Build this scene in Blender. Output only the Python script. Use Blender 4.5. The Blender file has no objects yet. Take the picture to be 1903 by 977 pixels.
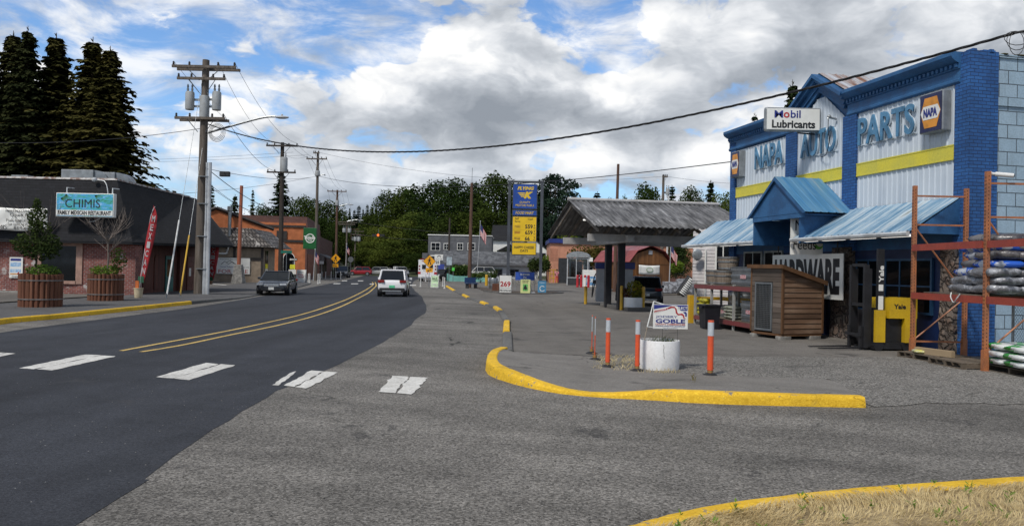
import bpy, bmesh, math, random
from mathutils import Vector, Matrix, noise as mnoise
random.seed(7)
S = bpy.context.scene
COL = S.collection
R = math.radians
# ------------------------------------------------------------------ camera
F, CX, CY = 1450.0, 951.5, 488.5          # focal length and centre in photo pixels
EYE = 1.85
PITCH = math.atan(11.5 / F)
ROLL = R(1.2)
cam = bpy.data.cameras.new('Camera')
cam.sensor_fit = 'HORIZONTAL'
cam.sensor_width = 36.0
cam.lens = 36.0 * F / 1903.0
cam.clip_start = 0.1
cam.clip_end = 6000
cam_o = bpy.data.objects.new('Camera', cam)
COL.objects.link(cam_o)
CAMROT = Matrix.Rotation(R(90) + PITCH, 4, 'X') @ Matrix.Rotation(ROLL, 4, 'Z')
cam_o.matrix_world = Matrix.Translation((0, 0, EYE)) @ CAMROT
S.camera = cam_o
# ------------------------------------------------------------------ light and exposure
SUN_EL, SUN_AZ = R(52), R(215)            # azimuth clockwise from +Y
S.view_settings.view_transform = 'Standard'
S.view_settings.look = 'None'
S.view_settings.exposure = 0.0
S.view_settings.gamma = 1.0
S.view_settings.use_curve_mapping = False
sl = bpy.data.lights.new('sun', 'SUN')
sl.energy = 3.1
sl.angle = R(9)
sl.color = (1.0, 0.95, 0.88)
so = bpy.data.objects.new('sun', sl)
COL.objects.link(so)
so.rotation_euler = (R(90) - SUN_EL, 0, R(180) - SUN_AZ)


def ray(px, py):
    return (CAMROT.to_3x3() @ Vector(((px - CX) / F, -(py - CY) / F, -1.0)))


def G(px, py, z=0.0):
    r = ray(px, py)
    t = (z - EYE) / r.z
    return Vector((r.x * t, r.y * t, z))


def PD(px, py, D):
    r = ray(px, py)
    t = D / r.y
    return Vector((r.x * t, D, EYE + r.z * t))


def dirv(px, py):
    return ray(px, py).normalized()


world = bpy.data.worlds.new('World')
S.world = world
world.use_nodes = True


class NT:
    """tiny helper around a node tree"""
    def __init__(s, nt):
        s.nt = nt

    def n(s, typ, ins=None, **kw):
        nd = s.nt.nodes.new(typ)
        for k, v in kw.items():
            setattr(nd, k, v)
        for k, v in (ins or {}).items():
            sk = nd.inputs[k]
            if isinstance(v, bpy.types.NodeSocket):
                s.nt.links.new(v, sk)
            else:
                sk.default_value = v
        return nd

    def math(s, op, a, b=0.0, c=0.0, clamp=False):
        return s.n('ShaderNodeMath', {0: a, 1: b, 2: c}, operation=op, use_clamp=clamp).outputs[0]

    def vmath(s, op, a, b=(0, 0, 0)):
        nd = s.n('ShaderNodeVectorMath', {0: a, 1: b}, operation=op)
        return nd.outputs['Value'] if op in ('DOT_PRODUCT', 'LENGTH') else nd.outputs[0]

    def ramp(s, fac, stops, interp='LINEAR'):
        nd = s.n('ShaderNodeValToRGB', {0: fac})
        cr = nd.color_ramp
        cr.interpolation = interp
        while len(cr.elements) > 1:
            cr.elements.remove(cr.elements[-1])
        for i, (p, c) in enumerate(stops):
            e = cr.elements[0] if i == 0 else cr.elements.new(p)
            e.position = p
            if isinstance(c, (int, float)):
                c = (c, c, c)
            e.color = (*c[:3], 1)
        return nd.outputs[0]

    def smooth(s, x, a, b, lo=0.0, hi=1.0):
        return s.n('ShaderNodeMapRange', {0: x, 1: a, 2: b, 3: lo, 4: hi}, interpolation_type='SMOOTHSTEP').outputs[0]

    def mix(s, f, a, b, blend='MIX'):
        nd = s.nt.nodes.new('ShaderNodeMix')
        nd.data_type = 'RGBA'
        nd.blend_type = blend
        for idx, v in ((0, f), (6, a), (7, b)):
            if isinstance(v, bpy.types.NodeSocket):
                s.nt.links.new(v, nd.inputs[idx])
            elif idx == 0:
                nd.inputs[0].default_value = v
            else:
                nd.inputs[idx].default_value = (*v[:3], 1)
        return nd.outputs[2]

    def noise(s, vec, scale, detail=4, rough=0.5, dist=0.0, lac=2.0):
        return s.n('ShaderNodeTexNoise', {'Vector': vec, 'Scale': scale, 'Detail': detail, 'Roughness': rough,
                                          'Distortion': dist, 'Lacunarity': lac}).outputs[0]


def build_sky():
    nt = world.node_tree
    nt.nodes.clear()
    q = NT(nt)
    out = q.n('ShaderNodeOutputWorld')
    sky = q.n('ShaderNodeTexSky', sky_type='NISHITA', sun_disc=False)
    sky.sun_elevation = SUN_EL
    sky.sun_rotation = SUN_AZ
    sky.air_density = 1.0
    sky.dust_density = 0.6
    sky.ozone_density = 1.6
    blue = q.n('ShaderNodeBackground', {0: q.mix(1.0, sky.outputs[0], (0.72, 0.93, 1.15), 'MULTIPLY'), 1: 0.15})
    d = q.vmath('NORMALIZE', q.n('ShaderNodeTexCoord').outputs['Generated'])
    dq = q.vmath('MULTIPLY', d, (1, 1, 1.7))

    def blobs(lst):
        tot = None
        for px, py, rad, amp in lst:
            c = dirv(px, py)
            ln = q.n('ShaderNodeVectorMath', {0: dq, 1: (c.x, c.y, c.z * 1.7)}, operation='DISTANCE').outputs['Value']
            v = q.smooth(ln, 0.0, rad / F, amp, 0.0)
            tot = v if tot is None else q.math('ADD', tot, v)
        return tot

    v0 = q.vmath('MULTIPLY', d, (1.0, 1.0, 1.75))
    wob = q.n('ShaderNodeTexNoise', {'Vector': v0, 'Scale': 9.0, 'Detail': 4}).outputs['Color']
    v0 = q.vmath('ADD', v0, q.vmath('MULTIPLY', q.vmath('SUBTRACT', wob, (.5, .5, .5)), (0.09, 0.09, 0.09)))
    v1 = q.vmath('ADD', v0, (-0.022, -0.012, 0.045))
    n0, n1 = q.noise(v0, 6.5, 8, 0.55, 0.1), q.noise(v1, 6.5, 5, 0.52, 0.1)
    cover = q.math('ADD', n0, blobs([
        (230, 70, 330, -0.10), (250, 140, 170, -0.08), (440, 40, 240, -0.08), (620, 70, 180, -0.10), (700, 70, 150, -0.20),
        (1055, 25, 120, -0.26), (960, 10, 260, -0.04), (1150, 60, 160, -0.05), (20, 30, 200, -0.06), (480, 250, 150, -0.08), (1000, 300, 50, -0.16), (450, 330, 140, -0.08),
        (850, 95, 150, 0.18), (720, 165, 130, 0.16), (1600, 70, 520, 0.12), (330, 240, 150, 0.08), (950, 190, 300, 0.10), (800, 290, 420, 0.10), (1200, 200, 240, 0.08)]))
    vn = q.noise(q.vmath('MULTIPLY', d, (1, 1, 2.6)), 8.0, 7, 0.62, 0.5)
    veil = q.smooth(vn, 0.38, 0.64, 0.0, 0.85)       # thin torn veil
    alpha = q.math('MAXIMUM', q.smooth(cover, 0.425, 0.50), veil)
    elev = q.n('ShaderNodeSeparateXYZ', {0: d}).outputs[2]
    alpha = q.math('MAXIMUM', alpha, q.smooth(elev, 0.0, 0.13, 1.0, 0.0))
    rel = q.math('MULTIPLY', q.math('SUBTRACT', n0, n1), 2.6)
    thick = q.smooth(cover, 0.45, 0.72, 0.16, -0.12)
    fine = q.math('MULTIPLY', q.math('SUBTRACT', vn, 0.5), 0.7)
    bright = blobs([(830, 85, 150, 0.45), (720, 165, 130, 0.5), (640, 175, 90, 0.2), (310, 215, 220, 0.2), (1110, 290, 120, 0.3), (1145, 190, 50, 0.35), (300, 90, 330, 0.14),
                    (1300, 320, 130, 0.25), (1010, 120, 220, 0.18), (1180, 110, 180, 0.15), (1350, 60, 200, 0.08),
                    (890, 190, 140, -0.22), (650, 215, 90, -0.18), (800, 275, 330, -0.08), (1660, 40, 420, -0.10), (1100, 120, 330, 0.06)])
    lit = q.math('ADD', q.math('ADD', rel, fine), q.math('ADD', q.math('ADD', thick, bright), 0.46), clamp=True)
    col = q.ramp(lit, [(0.0, (0.30, 0.335, 0.385)), (0.3, (0.43, 0.465, 0.515)), (0.55, (0.60, 0.635, 0.685)), (0.8, (0.85, 0.87, 0.90)), (1.0, (1.04, 1.04, 1.03))])
    col = q.mix(q.smooth(elev, 0.02, 0.16, 0.75, 0.0), col, (0.74, 0.86, 1.0), 'MULTIPLY')
    col = q.mix(q.smooth(elev, 0.34, 0.60, 0.0, 1.0), col, (0.46, 0.48, 0.51), 'MULTIPLY')      # unseen upper cloud made darker to weaken the ambient light
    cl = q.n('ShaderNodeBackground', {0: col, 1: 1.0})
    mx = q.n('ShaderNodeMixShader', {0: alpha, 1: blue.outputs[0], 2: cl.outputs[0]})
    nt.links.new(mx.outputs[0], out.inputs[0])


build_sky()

# ------------------------------------------------------------------ materials
MATS = {}


def mat(name, col, rough=0.7, var=0.12, scale=3.0, metal=0.0, bump=0.0, bscale=None, spec=0.5, col2=None, stretch=(1, 1, 1),
        lo=0.35, hi=0.65, emit=None, detail=6, fine=0.0, coat=0.0):
    """plain surface with its own wear: base colour broken up by noise (col -> col2) and a little bump"""
    if name in MATS:
        return MATS[name]
    m = bpy.data.materials.new(name)
    m.use_nodes = True
    nt = m.node_tree
    q = NT(nt)
    b = nt.nodes['Principled BSDF']
    tc = q.n('ShaderNodeTexCoord').outputs['Object']
    tc = q.vmath('MULTIPLY', tc, stretch)
    nz = q.noise(tc, scale, detail, 0.6, 0.2)
    if col2 is None:
        col2 = tuple(max(0, c * (1 - 2 * var)) for c in col)
        col1 = tuple(min(1, c * (1 + var)) for c in col)
    else:
        col1 = col
    f = q.smooth(nz, lo, hi)
    c = q.mix(f, col1, col2)
    if fine:
        n2 = q.noise(tc, scale * 14, 3, 0.7)
        c = q.mix(1.0, c, q.ramp(n2, [(0.3, 1 - fine), (0.7, 1 + fine * 0.4)]), 'MULTIPLY')
    nt.links.new(c, b.inputs['Base Color'])
    nt.links.new(q.smooth(nz, 0.3, 0.7, max(0.02, rough - 0.08), min(1, rough + 0.08)), b.inputs['Roughness'])
    b.inputs['Metallic'].default_value = metal
    b.inputs['Specular IOR Level'].default_value = spec
    if coat:
        b.inputs['Coat Weight'].default_value = coat
        b.inputs['Coat Roughness'].default_value = 0.05
    if emit:
        b.inputs['Emission Color'].default_value = (*emit[:3], 1)
        b.inputs['Emission Strength'].default_value = emit[3]
    if bump:
        bn = q.noise(tc, bscale or scale * 6, 5, 0.6)
        bp = q.n('ShaderNodeBump', {'Strength': bump, 'Distance': 0.02, 'Height': bn})
        nt.links.new(bp.outputs[0], b.inputs['Normal'])
    MATS[name] = m
    return m


def brick_mat(name, c1, c2, mortar, bw, bh, ms=0.012, bump=0.6, var=0.35, offset=0.5, rough=0.8, stain=None, peel=None):
    if name in MATS:
        return MATS[name]
    m = bpy.data.materials.new(name)
    m.use_nodes = True
    nt = m.node_tree
    q = NT(nt)
    b = nt.nodes['Principled BSDF']
    tc = q.n('ShaderNodeTexCoord').outputs['Object']
    sp = q.n('ShaderNodeSeparateXYZ', {0: tc})
    u = q.math('ADD', sp.outputs[0], sp.outputs[1])
    wob = q.noise(tc, 2.2, 2)
    v = q.math('ADD', sp.outputs[2], q.math('MULTIPLY', wob, 0.012))
    vec = q.n('ShaderNodeCombineXYZ', {0: u, 1: v}).outputs[0]
    br = q.n('ShaderNodeTexBrick', {'Vector': vec, 'Color1': (*c1, 1), 'Color2': (*c2, 1), 'Mortar': (*mortar, 1), 'Scale': 1.0,
                                    'Mortar Size': ms, 'Mortar Smooth': 0.3, 'Bias': 0.0, 'Brick Width': bw, 'Row Height': bh}, offset=offset)
    nz = q.noise(tc, 1.3, 6, 0.65, 0.3)
    c = q.mix(1.0, br.outputs[0], q.ramp(nz, [(0.3, 1 - var), (0.7, 1 + var * 0.3)]), 'MULTIPLY')
    fine = q.noise(tc, 22, 4, 0.7)
    c = q.mix(1.0, c, q.ramp(fine, [(0.3, 0.82), (0.7, 1.1)]), 'MULTIPLY')
    if peel:
        pn = q.noise(tc, peel[3], 8, 0.7, 0.4)
        c = q.mix(q.smooth(pn, peel[4], peel[4] + 0.04), c, peel[:3])
    if stain:
        st = q.noise(q.vmath('MULTIPLY', tc, (2.5, 2.5, 0.25)), 2.0, 5, 0.65)
        c = q.mix(q.smooth(st, 0.55, 0.75, 0.0, 0.6), c, stain)
    nt.links.new(c, b.inputs['Base Color'])
    b.inputs['Roughness'].default_value = rough
    h = q.math('ADD', q.math('MULTIPLY', br.outputs['Fac'], -1.0), q.math('MULTIPLY', fine, 0.5))
    bp = q.n('ShaderNodeBump', {'Strength': bump, 'Distance': 0.012, 'Height': h})
    nt.links.new(bp.outputs[0], b.inputs['Normal'])
    MATS[name] = m
    return m


def streak_mat(name, cols, along='Z', scale=4.0, rough=0.6, metal=0.0, bump=0.15, plank=None, spec=0.4):
    """boards, weathered sheet metal, bark: colours streaked along one axis; plank=(axis, width) adds boards"""
    if name in MATS:
        return MATS[name]
    m = bpy.data.materials.new(name)
    m.use_nodes = True
    nt = m.node_tree
    q = NT(nt)
    b = nt.nodes['Principled BSDF']
    tc = q.n('ShaderNodeTexCoord').outputs['Object']
    k = 0.09
    st = {'X': (k, 1, 1), 'Y': (1, k, 1), 'Z': (1, 1, k), 'YZ': (1, k, k), 'XZ': (k, 1, k)}[along]
    v = q.vmath('MULTIPLY', tc, st)
    nz = q.noise(v, scale, 7, 0.65, 0.25)
    big = q.noise(tc, 0.8, 4, 0.6)
    f = q.math('ADD', q.math('MULTIPLY', nz, 0.75), q.math('MULTIPLY', big, 0.25))
    n = len(cols)
    c = q.ramp(f, [(0.3 + 0.4 * i / max(1, n - 1), cc) for i, cc in enumerate(cols)])
    h = nz
    if plank:
        ax, w = plank
        co = q.n('ShaderNodeSeparateXYZ', {0: tc}).outputs['XYZ'.index(ax)]
        t = q.math('DIVIDE', co, w)
        idx = q.math('FLOOR', t)
        wn = q.n('ShaderNodeTexWhiteNoise', {'W': idx}, noise_dimensions='1D').outputs[0]
        c = q.mix(1.0, c, q.ramp(wn, [(0, 0.68), (1, 1.12)]), 'MULTIPLY')
        fr = q.math('FRACT', t)
        edge = q.math('MINIMUM', fr, q.math('SUBTRACT', 1.0, fr))
        gap = q.smooth(edge, 0.0, 0.08)
        h = q.math('ADD', q.math('MULTIPLY', nz, 0.3), gap)
    nt.links.new(c, b.inputs['Base Color'])
    b.inputs['Roughness'].default_value = rough
    b.inputs['Metallic'].default_value = metal
    b.inputs['Specular IOR Level'].default_value = spec
    bp = q.n('ShaderNodeBump', {'Strength': bump, 'Distance': 0.015, 'Height': h})
    nt.links.new(bp.outputs[0], b.inputs['Normal'])
    MATS[name] = m
    return m


def leaf_mat(name, a, b2, trans=0.25, scale=0.35):
    if name in MATS:
        return MATS[name]
    m = bpy.data.materials.new(name)
    m.use_nodes = True
    nt = m.node_tree
    q = NT(nt)
    nt.nodes.remove(nt.nodes['Principled BSDF'])
    tc = q.n('ShaderNodeTexCoord').outputs['Object']
    oi = q.n('ShaderNodeObjectInfo').outputs['Random']
    nz = q.noise(tc, scale, 5, 0.7)
    fn = q.noise(tc, scale * 12, 2, 0.6)
    f = q.smooth(q.math('ADD', q.math('MULTIPLY', nz, 0.6), q.math('MULTIPLY', fn, 0.4)), 0.36, 0.64)
    c = q.mix(f, a, b2)
    c = q.mix(1.0, c, q.ramp(oi, [(0, (0.65, 0.75, 0.8)), (1, (1.45, 1.3, 1.05))]), 'MULTIPLY')
    df = q.n('ShaderNodeBsdfDiffuse', {0: c})
    tr = q.n('ShaderNodeBsdfTranslucent', {0: c})
    mx = q.n('ShaderNodeMixShader', {0: trans, 1: df.outputs[0], 2: tr.outputs[0]})
    nt.links.new(mx.outputs[0], nt.nodes['Material Output'].inputs[0])
    MATS[name] = m
    return m


def glass_mat(name, col=(0.02, 0.025, 0.03), rough=0.05):
    if name in MATS:
        return MATS[name]
    m = mat(name, (0.006, 0.008, 0.010), rough, 0.2, 1.0, spec=0.28)
    return m


def clear_glass(name):
    if name in MATS:
        return MATS[name]
    m = bpy.data.materials.new(name)
    m.use_nodes = True
    nt = m.node_tree
    q = NT(nt)
    nt.nodes.remove(nt.nodes['Principled BSDF'])
    tr = q.n('ShaderNodeBsdfTransparent', {0: (0.75, 0.8, 0.8, 1)})
    gl = q.n('ShaderNodeBsdfGlossy', {0: (0.9, 0.9, 0.9, 1), 'Roughness': 0.05})
    fr = q.n('ShaderNodeFresnel', {0: 1.6})
    mx = q.n('ShaderNodeMixShader', {0: fr.outputs[0], 1: tr.outputs[0], 2: gl.outputs[0]})
    nt.links.new(mx.outputs[0], nt.nodes['Material Output'].inputs[0])
    MATS[name] = m
    return m


# ------------------------------------------------------------------ mesh building
class MB:
    def __init__(s):
        s.bm = bmesh.new()

    def box(s, c, size, rot=None, bevel=0.0, taper=None):
        m = Matrix.Translation(c)
        if rot is not None:
            m = m @ (rot if isinstance(rot, Matrix) else Matrix.Rotation(rot, 4, 'Z'))
        r = bmesh.ops.create_cube(s.bm, size=1.0, matrix=m @ Matrix.Diagonal((*size, 1)))
        if taper:
            for v in r['verts']:
                l = m.inverted() @ v.co
                if l.z > 0:
                    v.co = m @ Vector((l.x * taper, l.y * taper, l.z))
        if bevel:
            es = list({e for v in r['verts'] for e in v.link_edges})
            bmesh.ops.bevel(s.bm, geom=es, offset=bevel, segments=2, affect='EDGES', profile=0.6)
        return s

    def b2(s, a, b, **k):
        a, b = Vector(a), Vector(b)
        return s.box((a + b) / 2, [abs(x) for x in (b - a)], **k)

    def cyl(s, p0, p1, r0, r1=None, seg=12, caps=True):
        p0, p1 = Vector(p0), Vector(p1)
        r1 = r0 if r1 is None else r1
        d = p1 - p0
        if d.length < 1e-6:
            return s
        m = Matrix.Translation((p0 + p1) / 2) @ d.to_track_quat('Z', 'Y').to_matrix().to_4x4()
        bmesh.ops.create_cone(s.bm, cap_ends=caps, cap_tris=False, segments=seg, radius1=r0, radius2=max(r1, 1e-4), depth=d.length, matrix=m)
        return s

    def tube(s, pts, r, seg=6):
        pts = [Vector(p) for p in pts]
        rings = []
        n = len(pts)
        for i, p in enumerate(pts):
            t = (pts[min(i + 1, n - 1)] - pts[max(i - 1, 0)]).normalized()
            up = Vector((0, 0, 1)) if abs(t.z) < 0.95 else Vector((1, 0, 0))
            a = t.cross(up).normalized()
            b = a.cross(t).normalized()
            rr = r[i] if isinstance(r, (list, tuple)) else r
            rings.append([s.bm.verts.new(p + (a * math.cos(2 * math.pi * k / seg) + b * math.sin(2 * math.pi * k / seg)) * rr) for k in range(seg)])
        for i in range(n - 1):
            for k in range(seg):
                s.bm.faces.new((rings[i][k], rings[i][(k + 1) % seg], rings[i + 1][(k + 1) % seg], rings[i + 1][k]))
        s.bm.faces.new(rings[0][::-1])
        s.bm.faces.new(rings[-1])
        return s

    def poly(s, pts):
        s.bm.faces.new([s.bm.verts.new(Vector(p)) for p in pts])
        return s

    def quad(s, a, b, c, d):
        return s.poly((a, b, c, d))

    def prism(s, pts, ext):
        """closed polygon pts swept along vector ext"""
        ext = Vector(ext)
        a = [s.bm.verts.new(Vector(p)) for p in pts]
        b = [s.bm.verts.new(Vector(p) + ext) for p in pts]
        n = len(a)
        s.bm.faces.new(a[::-1])
        s.bm.faces.new(b)
        for i in range(n):
            s.bm.faces.new((a[i], a[(i + 1) % n], b[(i + 1) % n], b[i]))
        return s

    def lathe(s, prof, c=(0, 0, 0), seg=24, jitter=None):
        c = Vector(c)
        rings = []
        for (r, z) in prof:
            rings.append([s.bm.verts.new(c + Vector((r * math.cos(2 * math.pi * k / seg), r * math.sin(2 * math.pi * k / seg), z))) for k in range(seg)])
        for i in range(len(rings) - 1):
            for k in range(seg):
                s.bm.faces.new((rings[i][k], rings[i][(k + 1) % seg], rings[i + 1][(k + 1) % seg], rings[i + 1][k]))
        if prof[0][0] > 1e-3:
            s.bm.faces.new(rings[0][::-1])
        if prof[-1][0] > 1e-3:
            s.bm.faces.new(rings[-1])
        return s

    def sphere(s, c, r, sx=1, sy=1, sz=1, seg=12, rot=None):
        m = Matrix.Translation(c)
        if rot is not None:
            m = m @ rot
        bmesh.ops.create_uvsphere(s.bm, u_segments=seg, v_segments=max(6, seg // 2), radius=r, matrix=m @ Matrix.Diagonal((sx, sy, sz, 1)))
        return s

    def grid(s, rows):
        """rows of points -> quad sheet"""
        vs = [[s.bm.verts.new(Vector(p)) for p in r] for r in rows]
        for i in range(len(vs) - 1):
            for j in range(len(vs[0]) - 1):
                s.bm.faces.new((vs[i][j], vs[i][j + 1], vs[i + 1][j + 1], vs[i + 1][j]))
        return s

    def xf(s, m):
        bmesh.ops.transform(s.bm, matrix=m, verts=s.bm.verts)
        return s

    def build(s, name, m, parent=None, smooth=False, loc=None, rotz=None, fix=True, angle=None):
        if fix:
            bmesh.ops.recalc_face_normals(s.bm, faces=s.bm.faces)
        me = bpy.data.meshes.new(name)
        if smooth:
            for f in s.bm.faces:
                f.smooth = True
        s.bm.to_mesh(me)
        s.bm.free()
        me.materials.append(m)
        if angle is not None:
            me.polygons.foreach_set('use_smooth', [True] * len(me.polygons))
            me.set_sharp_from_angle(angle=R(angle))
        return link(name, me, parent, loc, rotz)


def link(name, me, parent=None, loc=None, rotz=None):
    o = bpy.data.objects.new(name, me)
    COL.objects.link(o)
    if parent is not None:
        o.parent = parent
    if loc is not None:
        o.location = loc
    if rotz is not None:
        o.rotation_euler.z = rotz
    return o


def tag(o, label=None, cat=None, group=None, kind=None):
    if label:
        o['label'] = label
    if cat:
        o['category'] = cat
    if group:
        o['group'] = group
    if kind:
        o['kind'] = kind
    return o


def thing(name, label, cat, loc=(0, 0, 0), rotz=0.0, group=None):
    o = bpy.data.objects.new(name, None)
    COL.objects.link(o)
    o.empty_display_size = 0.2
    o.location = loc
    o.rotation_euler.z = rotz
    return tag(o, label, cat, group)


def children(o):
    return [c for c in COL.objects if c.parent == o]


KIDS = {}


def dup(root, loc=None, rotz=None, label=None, group=None, scale=None):
    """a thing, its parts and their sub-parts"""
    if root.name not in KIDS:
        KIDS[root.name] = [(c, children(c)) for c in children(root)]
    r = root.copy()
    COL.objects.link(r)
    for c, gs in KIDS[root.name]:
        d = c.copy()
        COL.objects.link(d)
        d.parent = r
        for g in gs:
            e = g.copy()
            COL.objects.link(e)
            e.parent = d
    if loc is not None:
        r.location = loc
    if rotz is not None:
        r.rotation_euler.z = rotz
    if label:
        r['label'] = label
    if group:
        r['group'] = group
    if scale is not None:
        r.scale = scale if not isinstance(scale, (int, float)) else (scale,) * 3
    return r


def struct(name, mb, m, **k):
    return tag(mb.build(name, m, **k), kind='structure')


def text(body, parent, m, cx, cz, y, w=None, h=0.2, bold=0.0, shear=0.0, depth=0.006, name='lettering', rot=0.0, spacing=1.0, backface=False):
    """lettering facing local -Y, centred on (cx, cz), capital height about h, squeezed to width w"""
    cu = bpy.data.curves.new('lettering', 'FONT')
    cu.body = body
    cu.size = 1.0
    cu.extrude = 0.02
    cu.offset = bold
    cu.shear = shear
    cu.space_character = spacing
    cu.align_x = 'CENTER'
    cu.resolution_u = 3
    ob = bpy.data.objects.new('lettering', cu)
    me = bpy.data.meshes.new_from_object(ob)
    bpy.data.objects.remove(ob)
    xs = [v.co.x for v in me.vertices]
    ys = [v.co.y for v in me.vertices]
    x0, x1, y0, y1 = min(xs), max(xs), min(ys), max(ys)
    sy = h / (y1 - y0)
    sx = (w / (x1 - x0)) if w else sy
    for v in me.vertices:
        x = (v.co.x - (x0 + x1) / 2) * sx
        z = (v.co.y - (y0 + y1) / 2) * sy
        d = v.co.z / 0.02 * depth * 0.5
        if rot:
            x, z = x * math.cos(rot) - z * math.sin(rot), x * math.sin(rot) + z * math.cos(rot)
        v.co = (cx + x, y - depth * 0.5 - d, cz + z)
    me.materials.clear()
    me.materials.append(m)
    return link(name, me, parent)


def plate(parent, name, m, cx, cz, y, w, h, t=0.02, bevel=0.0):
    return MB().box((cx, y + t / 2, cz), (w, t, h), bevel=bevel).build(name, m, parent)


def flatpoly(pts, parent, name, m, y, t=0.004):
    """a flat shape in the XZ plane, t thick, its face at y - t"""
    return MB().prism([(p[0], y, p[1]) for p in pts], (0, -t, 0)).build(name, m, parent)


def sheet(name, pts, m, z, kind='structure', sub=None):
    """flat polygon on the ground"""
    bm = MB()
    bm.poly([(p[0], p[1], z) for p in pts])
    bmesh.ops.triangulate(bm.bm, faces=bm.bm.faces)
    o = bm.build(name, m)
    for p in o.data.polygons:
        pass
    return tag(o, kind=kind)


def smoothpath(pts, n=6):
    """Catmull-Rom through points (any dimension)"""
    P = [tuple(p) for p in pts]
    out = []
    for i in range(len(P) - 1):
        p0, p1, p2, p3 = P[max(i - 1, 0)], P[i], P[i + 1], P[min(i + 2, len(P) - 1)]
        for k in range(n):
            t = k / n
            out.append(tuple(0.5 * ((2 * b) + (c - a) * t + (2 * a - 5 * b + 4 * c - d) * t * t + (-a + 3 * b - 3 * c + d) * t ** 3)
                             for a, b, c, d in zip(p0, p1, p2, p3)))
    out.append(P[-1])
    return out
# ================================================================== GROUND AND ROAD
def asphalt(name, dark, light, grain, big=0.25, stain=(0.02, 0.02, 0.022), bump=0.5, speck=0.5, crack=0.0, bluish=1.0, tracks=None, pits=0.0, chips=False):
    m = bpy.data.materials.new(name)
    m.use_nodes = True
    nt = m.node_tree
    q = NT(nt)
    b = nt.nodes['Principled BSDF']
    tc = q.n('ShaderNodeTexCoord').outputs['Object']
    vo = q.n('ShaderNodeTexVoronoi', {'Vector': tc, 'Scale': grain, 'Randomness': 1.0})
    stone = q.n('ShaderNodeSeparateColor', {0: vo.outputs['Color']}).outputs[0]
    fn = q.noise(tc, grain * 0.33, 5, 0.75)
    f = q.math('ADD', q.math('MULTIPLY', stone, speck), q.math('MULTIPLY', fn, 1 - speck))
    c = q.ramp(f, [(0.12, tuple(x * 0.45 for x in dark)), (0.35, dark), (0.62, light), (0.82, tuple(min(1, x * 1.5) for x in light)), (0.97, tuple(min(1, x * 2.4) for x in light))])
    n1 = q.noise(tc, 0.16, 6, 0.6, 0.5)
    n2 = q.noise(tc, 1.1, 6, 0.68, 0.3)
    c = q.mix(1.0, c, q.ramp(n1, [(0.3, 1 - big), (0.7, 1 + big)]), 'MULTIPLY')
    c = q.mix(1.0, c, q.ramp(n2, [(0.28, 0.74), (0.5, 1.0), (0.75, 1.14)]), 'MULTIPLY')
    if tracks:
        # worn lanes where wheels pass, stretched along the direction of travel
        for ang, sc, amt in tracks:
            rv = q.n('ShaderNodeVectorRotate', {'Vector': tc, 'Angle': ang}, rotation_type='Z_AXIS').outputs[0]
            tn = q.noise(q.vmath('MULTIPLY', rv, (1, 0.06, 1)), sc, 4, 0.55, 0.3)
            c = q.mix(1.0, c, q.ramp(tn, [(0.35, 1 - amt), (0.65, 1 + amt)]), 'MULTIPLY')
    sn = q.noise(q.vmath('ADD', tc, (17, 5, 0)), 0.75, 7, 0.7, 0.6)
    c = q.mix(q.smooth(sn, 0.585, 0.70, 0.0, 0.65), c, stain)
    h = q.math('ADD', q.math('MULTIPLY', vo.outputs['Distance'], 0.7), q.math('MULTIPLY', fn, 0.6))
    if pits:
        pv_ = q.n('ShaderNodeTexVoronoi', {'Vector': q.vmath('ADD', tc, (3, 1, 0)), 'Scale': 26})
        pr_ = q.n('ShaderNodeSeparateColor', {0: pv_.outputs['Color']}).outputs[1]
        pm = q.math('MULTIPLY', q.smooth(pv_.outputs['Distance'], .16, .30, 1.0, 0.0), q.math('GREATER_THAN', pr_, 1 - pits))
        c = q.mix(pm, c, (0.02, 0.02, 0.02))
        pl_ = q.math('MULTIPLY', q.smooth(pv_.outputs['Distance'], .12, .22, 1.0, 0.0), q.math('LESS_THAN', pr_, pits * .7))
        c = q.mix(pl_, c, (0.34, 0.33, 0.31))
    if chips:
        cn_ = q.noise(q.vmath('ADD', tc, (7, 2, 9)), 5.5, 7, .72, .4)
        c = q.mix(q.smooth(cn_, .60, .625), c, (0.20, 0.185, 0.165))
    if crack:
        cv = q.n('ShaderNodeTexVoronoi', {'Vector': q.vmath('ADD', tc, q.vmath('MULTIPLY', q.n('ShaderNodeTexNoise', {'Vector': tc, 'Scale': 0.9, 'Detail': 5}).outputs['Color'], (1.6, 1.6, 0))), 'Scale': crack},
                 feature='DISTANCE_TO_EDGE')
        cm = q.smooth(cv.outputs[0], 0.001, 0.006, 1.0, 0.0)
        gate = q.smooth(q.noise(tc, 0.35, 3), 0.5, 0.6)
        cm = q.math('MULTIPLY', cm, gate)
        c = q.mix(q.math('MULTIPLY', cm, 0.8), c, (0.015, 0.015, 0.014))
        h = q.math('SUBTRACT', h, q.math('MULTIPLY', cm, 1.5))
    nt.links.new(c, b.inputs['Base Color'])
    b.inputs['Roughness'].default_value = 0.88
    b.inputs['Specular IOR Level'].default_value = 0.25
    bp = q.n('ShaderNodeBump', {'Strength': bump, 'Distance': 0.01, 'Height': h})
    nt.links.new(bp.outputs[0], b.inputs['Normal'])
    MATS[name] = m
    return m


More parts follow.
